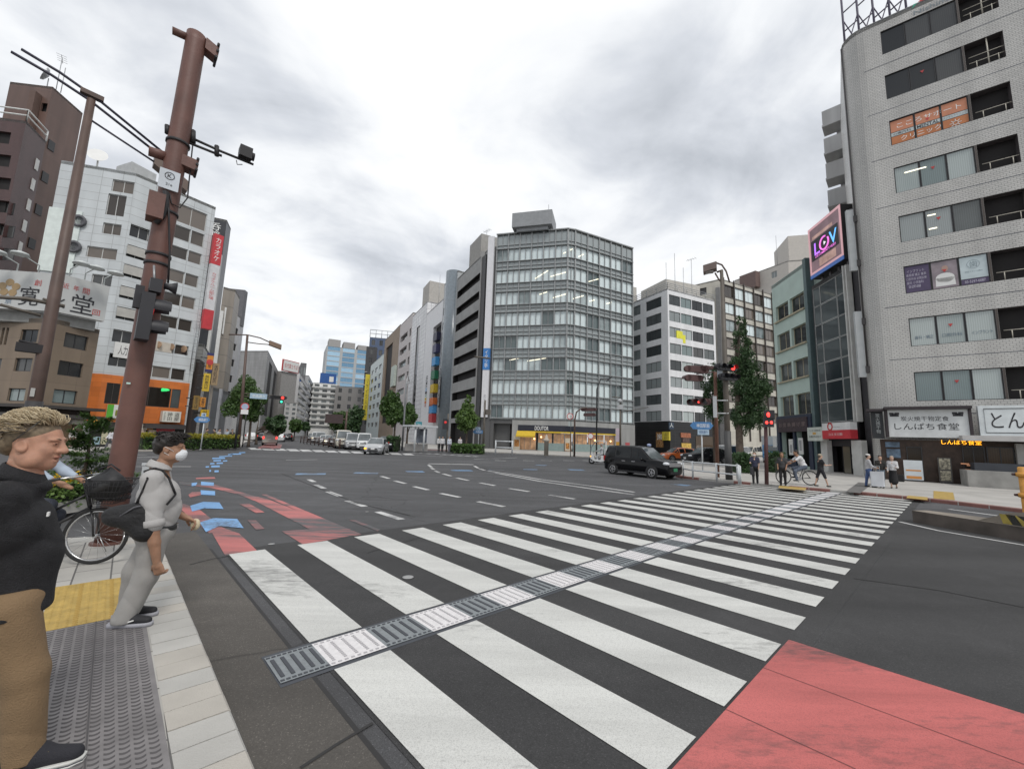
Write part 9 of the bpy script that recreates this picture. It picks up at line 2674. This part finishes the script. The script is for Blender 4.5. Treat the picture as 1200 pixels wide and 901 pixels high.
 skn([('e', tuple(ch-f*.27-Z*.06), (.11, .17, .24), [list(f), list(s), [0, 0, 1]])], .012, .02, fn=folds(6, .004)).put('pack', M('black_pack', (.010, .010, .011), .7, bump=.4, bscale=60), bp)
 for sd in (-1, 1):
  q=MB(); x_=s*sd*.13
  pts=[ch-f*.20+x_+Z*.06, nk+x_-Z*.020-f*.09, nk+x_-Z*.035-f*.02, nk+x_-Z*.095+f*.045, ch+f*.03+x_*1.3+Z*.01]
  for k in range(len(pts)-1):
   a, b=pts[k], pts[k+1]; d_=(b-a); q.obox((a+b)/2, d_/2*1.05, s*.024, d_.cross(s).normalized()*.006)
  q.put('strap', MC['black_pack'], bp)
 trou=[('e', tuple(pel-Z*.03), (.150, .150, .13), None, .04)]
 for a, b, c in ((hpR, knR, anR), (hpL, knL, anL)): trou+=[('c', tuple(a-Z*.02), tuple(b), .104, .080, .03), ('c', tuple(b), tuple(c-Z*.02), .080, .074, .03)]
 def foldt(d, X, Y, Zz):
  d=folds(12, .0055, 10, 6)(d, X, Y, Zz); return smax(smax(d, (KH+.055)-Zz, .006), Zz-(pel.z+.02), .006)
 skn(trou, .009, .04, fn=foldt).put('trousers', M('khaki_cloth', (.205, .135, .072), .85, var=.16, scale=6, bump=.4, bscale=140), t_)
 toe_az=68.0
 for an, az_ in ((anR, toe_az), (anL, face)):
  ff=azv(az_); ss=Vector((ff.y, -ff.x, 0)); b0=Vector((an.x, an.y, KH))
  up_=[('c', tuple(b0+Z*.085-ff*.03), tuple(b0+Z*.070+ff*.05), .052, .050, .03), ('c', tuple(b0+Z*.055+ff*.05), tuple(b0+Z*.045+ff*.19), .050, .036, .03), ('c', tuple(b0+Z*.05-ff*.05), tuple(b0+Z*.10-ff*.04), .045, .045, .03)]
  o_=skn(up_, .007, .02, fn=lambda d, X, Y, Zz: smax(d, (KH+.026)-Zz, .003)).put('shoe', M('navy_canvas', (.018, .018, .024), .8, bump=.4, bscale=200), t_)
  out=[(-.105, .0), (-.09, .042), (.0, .052), (.10, .054), (.19, .044), (.232, .018), (.232, -.018), (.19, -.044), (.10, -.054), (.0, -.052), (-.09, -.042)]
  q=MB(); q.grid([[b0+ff*a*1.0+ss*b+Z*z for a, b in out] for z in (.003, .012)], 0); q.grid([[b0+ff*a*.995+ss*b*.985+Z*z for a, b in out] for z in (.012, .017)], 1); q.grid([[b0+ff*a+ss*b+Z*z for a, b in out] for z in (.017, .032)], 0)
  q.put('sole', [M('white_rubber', (.60, .60, .57), .6), M('sole_line', (.05, .05, .08), .6)], o_)
  q=MB()
  for k in range(4):
   c_=b0+ff*(.04+.03*k)+Z*(.118-.012*k); q.tube([c_-ss*.03-Z*.008, c_, c_+ss*.03-Z*.008], .0045, 5)
  q.put('laces', M('brass_lace', (.42, .33, .16), .5), o_)
man_blond()
# the masked man walking to the crossing
def man_masked():
 foot=G(134, 733, KH)
 face=58.0
 f=azv(face); s=Vector((f.y, -f.x, 0))
 S_=splane(foot)
 def at(x, y, o=0.0):
  q_=S_.px(x, y); return S_.P(q_[0], q_[1], o)
 t_=thing('person', 'man in pale grey work clothes and a white face mask walking past the pole', 'person', foot)
 hd=at(201, 526); nk=at(186, 549); ch=at(186, 580); pel=at(183, 617)
 hpR, hpL=pel+s*.09-Z*.05, pel-s*.09-Z*.05
 anR=Vector((foot.x, foot.y, KH+.085))+s*.05+f*.06; anL=Vector((foot.x, foot.y, KH+.085))-s*.14+f*.05
 knR=at(163, 672, .06)+f*.05; knL=at(156, 672, -.10)+f*.02
 shR=nk+s*.158-Z*.075-f*.01; shL=nk-s*.158-Z*.075
 ebR=at(179, 618, .20); wrR=at(183, 652, .21)
 ebL=shL-Z*.27+f*.02; wrL=ebL+f*.20-Z*.12
 bod=[('c', tuple(pel), tuple(ch), .115, .12), ('c', tuple(ch), tuple(nk), .11, .065), ('c', tuple(nk-Z*.02), tuple(hd-Z*.085-f*.02), .054, .054)]
 for a, b, c in ((hpR, knR, anR), (hpL, knL, anL)): bod+=[('c', tuple(a), tuple(b), .075, .054), ('c', tuple(b), tuple(c), .052, .036)]
 mb=skn(bod, .014, .03)
 for a, b, c in ((shR, ebR, wrR), (shL, ebL, wrL)):
  skn([('c', tuple(a), tuple(b), .048, .042), ('c', tuple(b), tuple(b.lerp(c, .35)), .043, .042), ('c', tuple(b.lerp(c, .35)), tuple(c), .042, .028)], .007, .015, mb=mb)
 L, Mx=add_head(t_, hd, face+12, -2, 0, .98, 'a', None, mb)
 skn(hand_prims(wrR, (wrR-ebR)+f*.03, -s+f*.4, 1.02, .95, 1), .0042, .005, mb=mb)
 skn(hand_prims(wrL, (wrL-ebL), -Z+s*.3, 1.0, .8, -1), .0042, .005, mb=mb)
 body=mb.put('body', m_skinB, t_)
 for sd in (-1, 1):
  q=MB(); q.ell(L((.0800, sd*.030, .0095)), (.009, .010, .0055), n=12, k=8, rot=Mx); e_=q.put('eye', m_eye, body)
  q=MB(); q.ell(L((.0866, sd*.031, .0095)), (.0035, .0045, .0045), n=10, k=6, rot=Mx); q.put('iris', m_iris, e_)
  q=MB(); q.tube([L((.090, sd*.013, .030)), L((.092, sd*.028, .035)), L((.080, sd*.046, .032))], .0036, 6); q.put('eyebrow', M('brow_black', (.015, .012, .01), .8), body)
 def maskcut(d, X, Y, Zz):
  pl=.0016*np.sin(Zz*420)
  return d+pl
 m1=[('e', tuple(L((.072, 0, -.052))), (.052, .062, .053), np.array(Mx.transposed())), ('e', tuple(L((.094, 0, -.030))), (.030, .026, .030), np.array(Mx.transposed()))]
 skn(m1, .005, .02, fn=maskcut).put('face_mask', M('mask_white', (.66, .68, .70), .7, bump=.2, bscale=200), t_)
 q=MB()
 for sd in (-1, 1):
  q.tube([L((.060, sd*.060, -.030)), L((.02, sd*.078, .0)), L((-.022, sd*.090, .022))], .0018, 5); q.tube([L((.050, sd*.062, -.080)), L((.01, sd*.076, -.05)), L((-.020, sd*.090, -.03))], .0018, 5)
 q.put('mask_loop', m_white, t_)
 m_h=M('hair_dark', (.016, .012, .010), .55, var=.5, scale=60)
 hp_=[('e', tuple(L((-.028, 0, .062))), (.112, .096, .092), np.array(Mx.transposed())), ('e', tuple(L((-.075, 0, .02))), (.066, .082, .075), np.array(Mx.transposed()))]
 fc=L((.10, 0, -.035))
 def carve(d, X, Y, Zz):
  d=smax(d, -ellip(X, Y, Zz, tuple(fc), (.096, .096, .096)), .01)
  for sd in (-1, 1): d=smax(d, -ellip(X, Y, Zz, tuple(L((.01, sd*.088, -.03))), (.045, .034, .056)), .008)
  return d+.006*np.sin(X*60+2*np.sin(Zz*50))*np.sin(Y*64+Zz*45)
 hair=skn(hp_, .007, .02, fn=carve).put('hair', m_h, t_)
 q=MB(); rng=random.Random(19)
 for k in range(420):
  th=rng.uniform(-1.35, 1.35); u_=rng.uniform(-.1, 1.0)
  root=(-.03+.108*math.cos(u_*2.7)*math.cos(th*.6), .092*math.sin(th), .055+.092*math.cos(th)*(.80+.2*math.sin(u_*2.6)))
  p1=(root[0]+rng.gauss(.01, .015), root[1]+rng.gauss(0, .014), root[2]+rng.uniform(.0, .018)); p2=(p1[0]+rng.gauss(.005, .02), p1[1]+rng.gauss(0, .018), p1[2]+rng.uniform(-.02, .010))
  q.tube([L(root), L(p1), L(p2)], [.0045, .0038, .0008], 5)
 q.put('hair_strands', m_h, hair)
 m_sh=M('pale_grey_workshirt', (.40, .39, .38), .85, var=.08, scale=6, bump=.35, bscale=180)
 shirt=[('c', tuple(pel+Z*.04), tuple(pel+Z*.16), .140, .150, .05), ('c', tuple(pel+Z*.16), tuple(ch), .152, .140, .06), ('c', tuple(ch-s*.085), tuple(ch+s*.085), .128, .128, .06), ('c', tuple(nk-s*.12-Z*.085-f*.01), tuple(nk+s*.12-Z*.085-f*.01), .075, .075, .05)]
 for a, b in ((shR, ebR), (shL, ebL)): shirt+=[('c', tuple(a), tuple(a.lerp(b, .5)), .060, .062, .07), ('c', tuple(a.lerp(b, .5)), tuple(a.lerp(b, .86)), .064, .070, .02)]
 def cut(d, X, Y, Zz): return smax(folds(7, .0055, 11, 13)(d, X, Y, Zz), (pel.z+.005)-Zz, .006)
 sh_=skn(shirt, .008, .04, fn=cut).put('shirt', m_sh, t_)
 for a, b in ((shR, ebR), (shL, ebL)):
  c_=a.lerp(b, .84); d_=(b-a).normalized(); q=MB(); q.lathe([(.066, -.030), (.079, -.026), (.081, .024), (.070, .03)], c_, d_, 20); q.put('rolled_cuff', m_sh, sh_)
 nkc=nk+Z*.02; rings=[]
 for r_, dz in ((.060, .045), (.074, .032), (.092, -.002), (.096, -.014), (.082, -.006), (.060, .03)):
  rings.append([nkc+(f*math.cos(t)+s*math.sin(t))*r_+Z*(dz-.022*math.cos(t)) for t in (2*math.pi*k/28 for k in range(28))])
 q=MB(); q.grid(rings, caps=False); q.put('collar', m_sh, sh_)
 q=MB(); pc=ch+f*.118+s*.065-Z*.03; q.obox(pc, (s*.055-f*.018), f*.008+s*.003, Z*.068); q.obox(pc+Z*.062+f*.004, (s*.059-f*.019), f*.010+s*.003, Z*.022); q.put('chest_pocket', m_sh, sh_)
 q=MB(); q.lathe([(.150, -.018), (.153, -.018), (.153, .018), (.150, .018)], pel+Z*.005, (Z+f*.08), 28); blt=q.put('belt', M('black_belt', (.014, .014, .015), .5), t_)
 q=MB(); q.obox(pel+f*.150+Z*.0, s*.022, f*.006, Z*.018); q.put('buckle', m_chrome, blt)
 m_tr=M('pale_grey_trousers', (.31, .30, .285), .85, var=.10, scale=6, bump=.35, bscale=170)
 trou=[('e', tuple(pel-Z*.05), (.142, .142, .12), None, .05)]
 for a, b, c in ((hpR, knR, anR), (hpL, knL, anL)): trou+=[('c', tuple(a-Z*.01), tuple(b), .104, .084, .05), ('c', tuple(b), tuple(c-Z*.02), .084, .082, .05)]
 def foldt(d, X, Y, Zz): return smax(smax(folds(15, .006, 11, 6)(d, X, Y, Zz), (KH+.035)-Zz, .006), Zz-(pel.z+.006), .006)
 skn(trou, .008, .04, fn=foldt).put('trousers', m_tr, t_)
 for an, az_ in ((anR, face+22), (anL, face+10)):
  ff=azv(az_); ss=Vector((ff.y, -ff.x, 0)); b0=Vector((an.x, an.y, KH))
  up_=[('c', tuple(b0+Z*.075-ff*.04), tuple(b0+Z*.065+ff*.05), .046, .044, .03), ('c', tuple(b0+Z*.050+ff*.05), tuple(b0+Z*.042+ff*.175), .045, .034, .03)]
  o_=skn(up_, .007, .02, fn=lambda d, X, Y, Zz: smax(d, (KH+.03)-Zz, .003)).put('shoe', M('black_sneaker', (.014, .014, .017), .7), t_)
  out=[(-.11, .0), (-.095, .040), (.0, .045), (.10, .050), (.18, .040), (.218, .016), (.218, -.016), (.18, -.040), (.10, -.050), (.0, -.045), (-.095, -.040)]
  q=MB(); q.grid([[b0+ff*a+ss*b+Z*z for a, b in out] for z in (.003, .018, .034)], 0); q.put('sole', M('grey_sole', (.33, .33, .36), .6), o_)
  q=MB(); q.tube([b0+ss*.050-ff*.02+Z*.05, b0+ss*.050+ff*.05+Z*.047, b0+ss*.046+ff*.10+Z*.062], .006, 5); q.put('side_stripe', m_white, o_)
 bg=thing('shoulder_bag', 'big slouchy black shoulder bag carried by the masked man', 'bag', at(150, 610))
 bx_=at(150, 597, .10); rt=at(172, 605, .14)
 skn([('c', tuple(at(138, 603, .08)), tuple(at(166, 598, .14)), .075, .095, .06), ('c', tuple(at(142, 604, .08)), tuple(at(171, 617, .16)), .07, .085, .06), ('c', tuple(at(170, 590, .12)), tuple(at(172, 617, .16)), .055, .08, .05), ('c', tuple(at(131, 603, .06)), tuple(at(142, 604, .08)), .05, .06, .05)], .009, .04, fn=folds(31, .008, 9, 12)).put('sack', M('black_canvas', (.012, .012, .013), .75, bump=.5, bscale=40), bg)
 q=MB(); pts=[at(158, 592, .15), at(168, 570, .20), at(173, 558, .215), nk+s*.125-f*.075-Z*.012, nk+s*.12-f*.01+Z*.014, nk+s*.125+f*.05-Z*.012, nk+s*.13+f*.095-Z*.07, ch+f*.135+s*.15+Z*.02, ch+f*.09+s*.20-Z*.06]
 for k in range(len(pts)-1):
  a, b=pts[k], pts[k+1]; d_=b-a; w_=s.cross(d_).normalized(); q.tube([a, b], .009, 6)
 q.put('strap', M('black_canvas', (.012, .012, .013)), bg)
 q=MB(); q.tube([at(140, 602, .17), at(158, 590, .22), at(166, 588, .23)], .006, 5); q.put('zip', M('zip_grey', (.10, .10, .11), .5), bg)
 sn=thing('snack', 'small pale wrapped snack in the left hand of the masked man', 'snack', wrL+f*.09)
 q=MB(); c_=wrL+(wrL-ebL).normalized()*.10-Z*.02; q.ell(c_, (.045, .03, .055), n=10, k=7); q.put('wrapper', M('snack_wrapper', (.55, .47, .32), .5, var=.3, scale=30), sn)
man_masked()
# the cyclist, mostly behind the blond man
ch_pos=b_pos.copy()
cyc=pedestrian('cyclist in a pale blue shirt holding the handlebar behind the blond man', ch_pos, BAZ, 1.66, top=(.36, .42, .50), bottom=(.03, .035, .05), hair=(.02, .016, .012), sit=(.22, .80), lean=.30, arms=((.85, .25), (.85, .25)), sleeve=.72, vox=.012, skin=m_skinB)
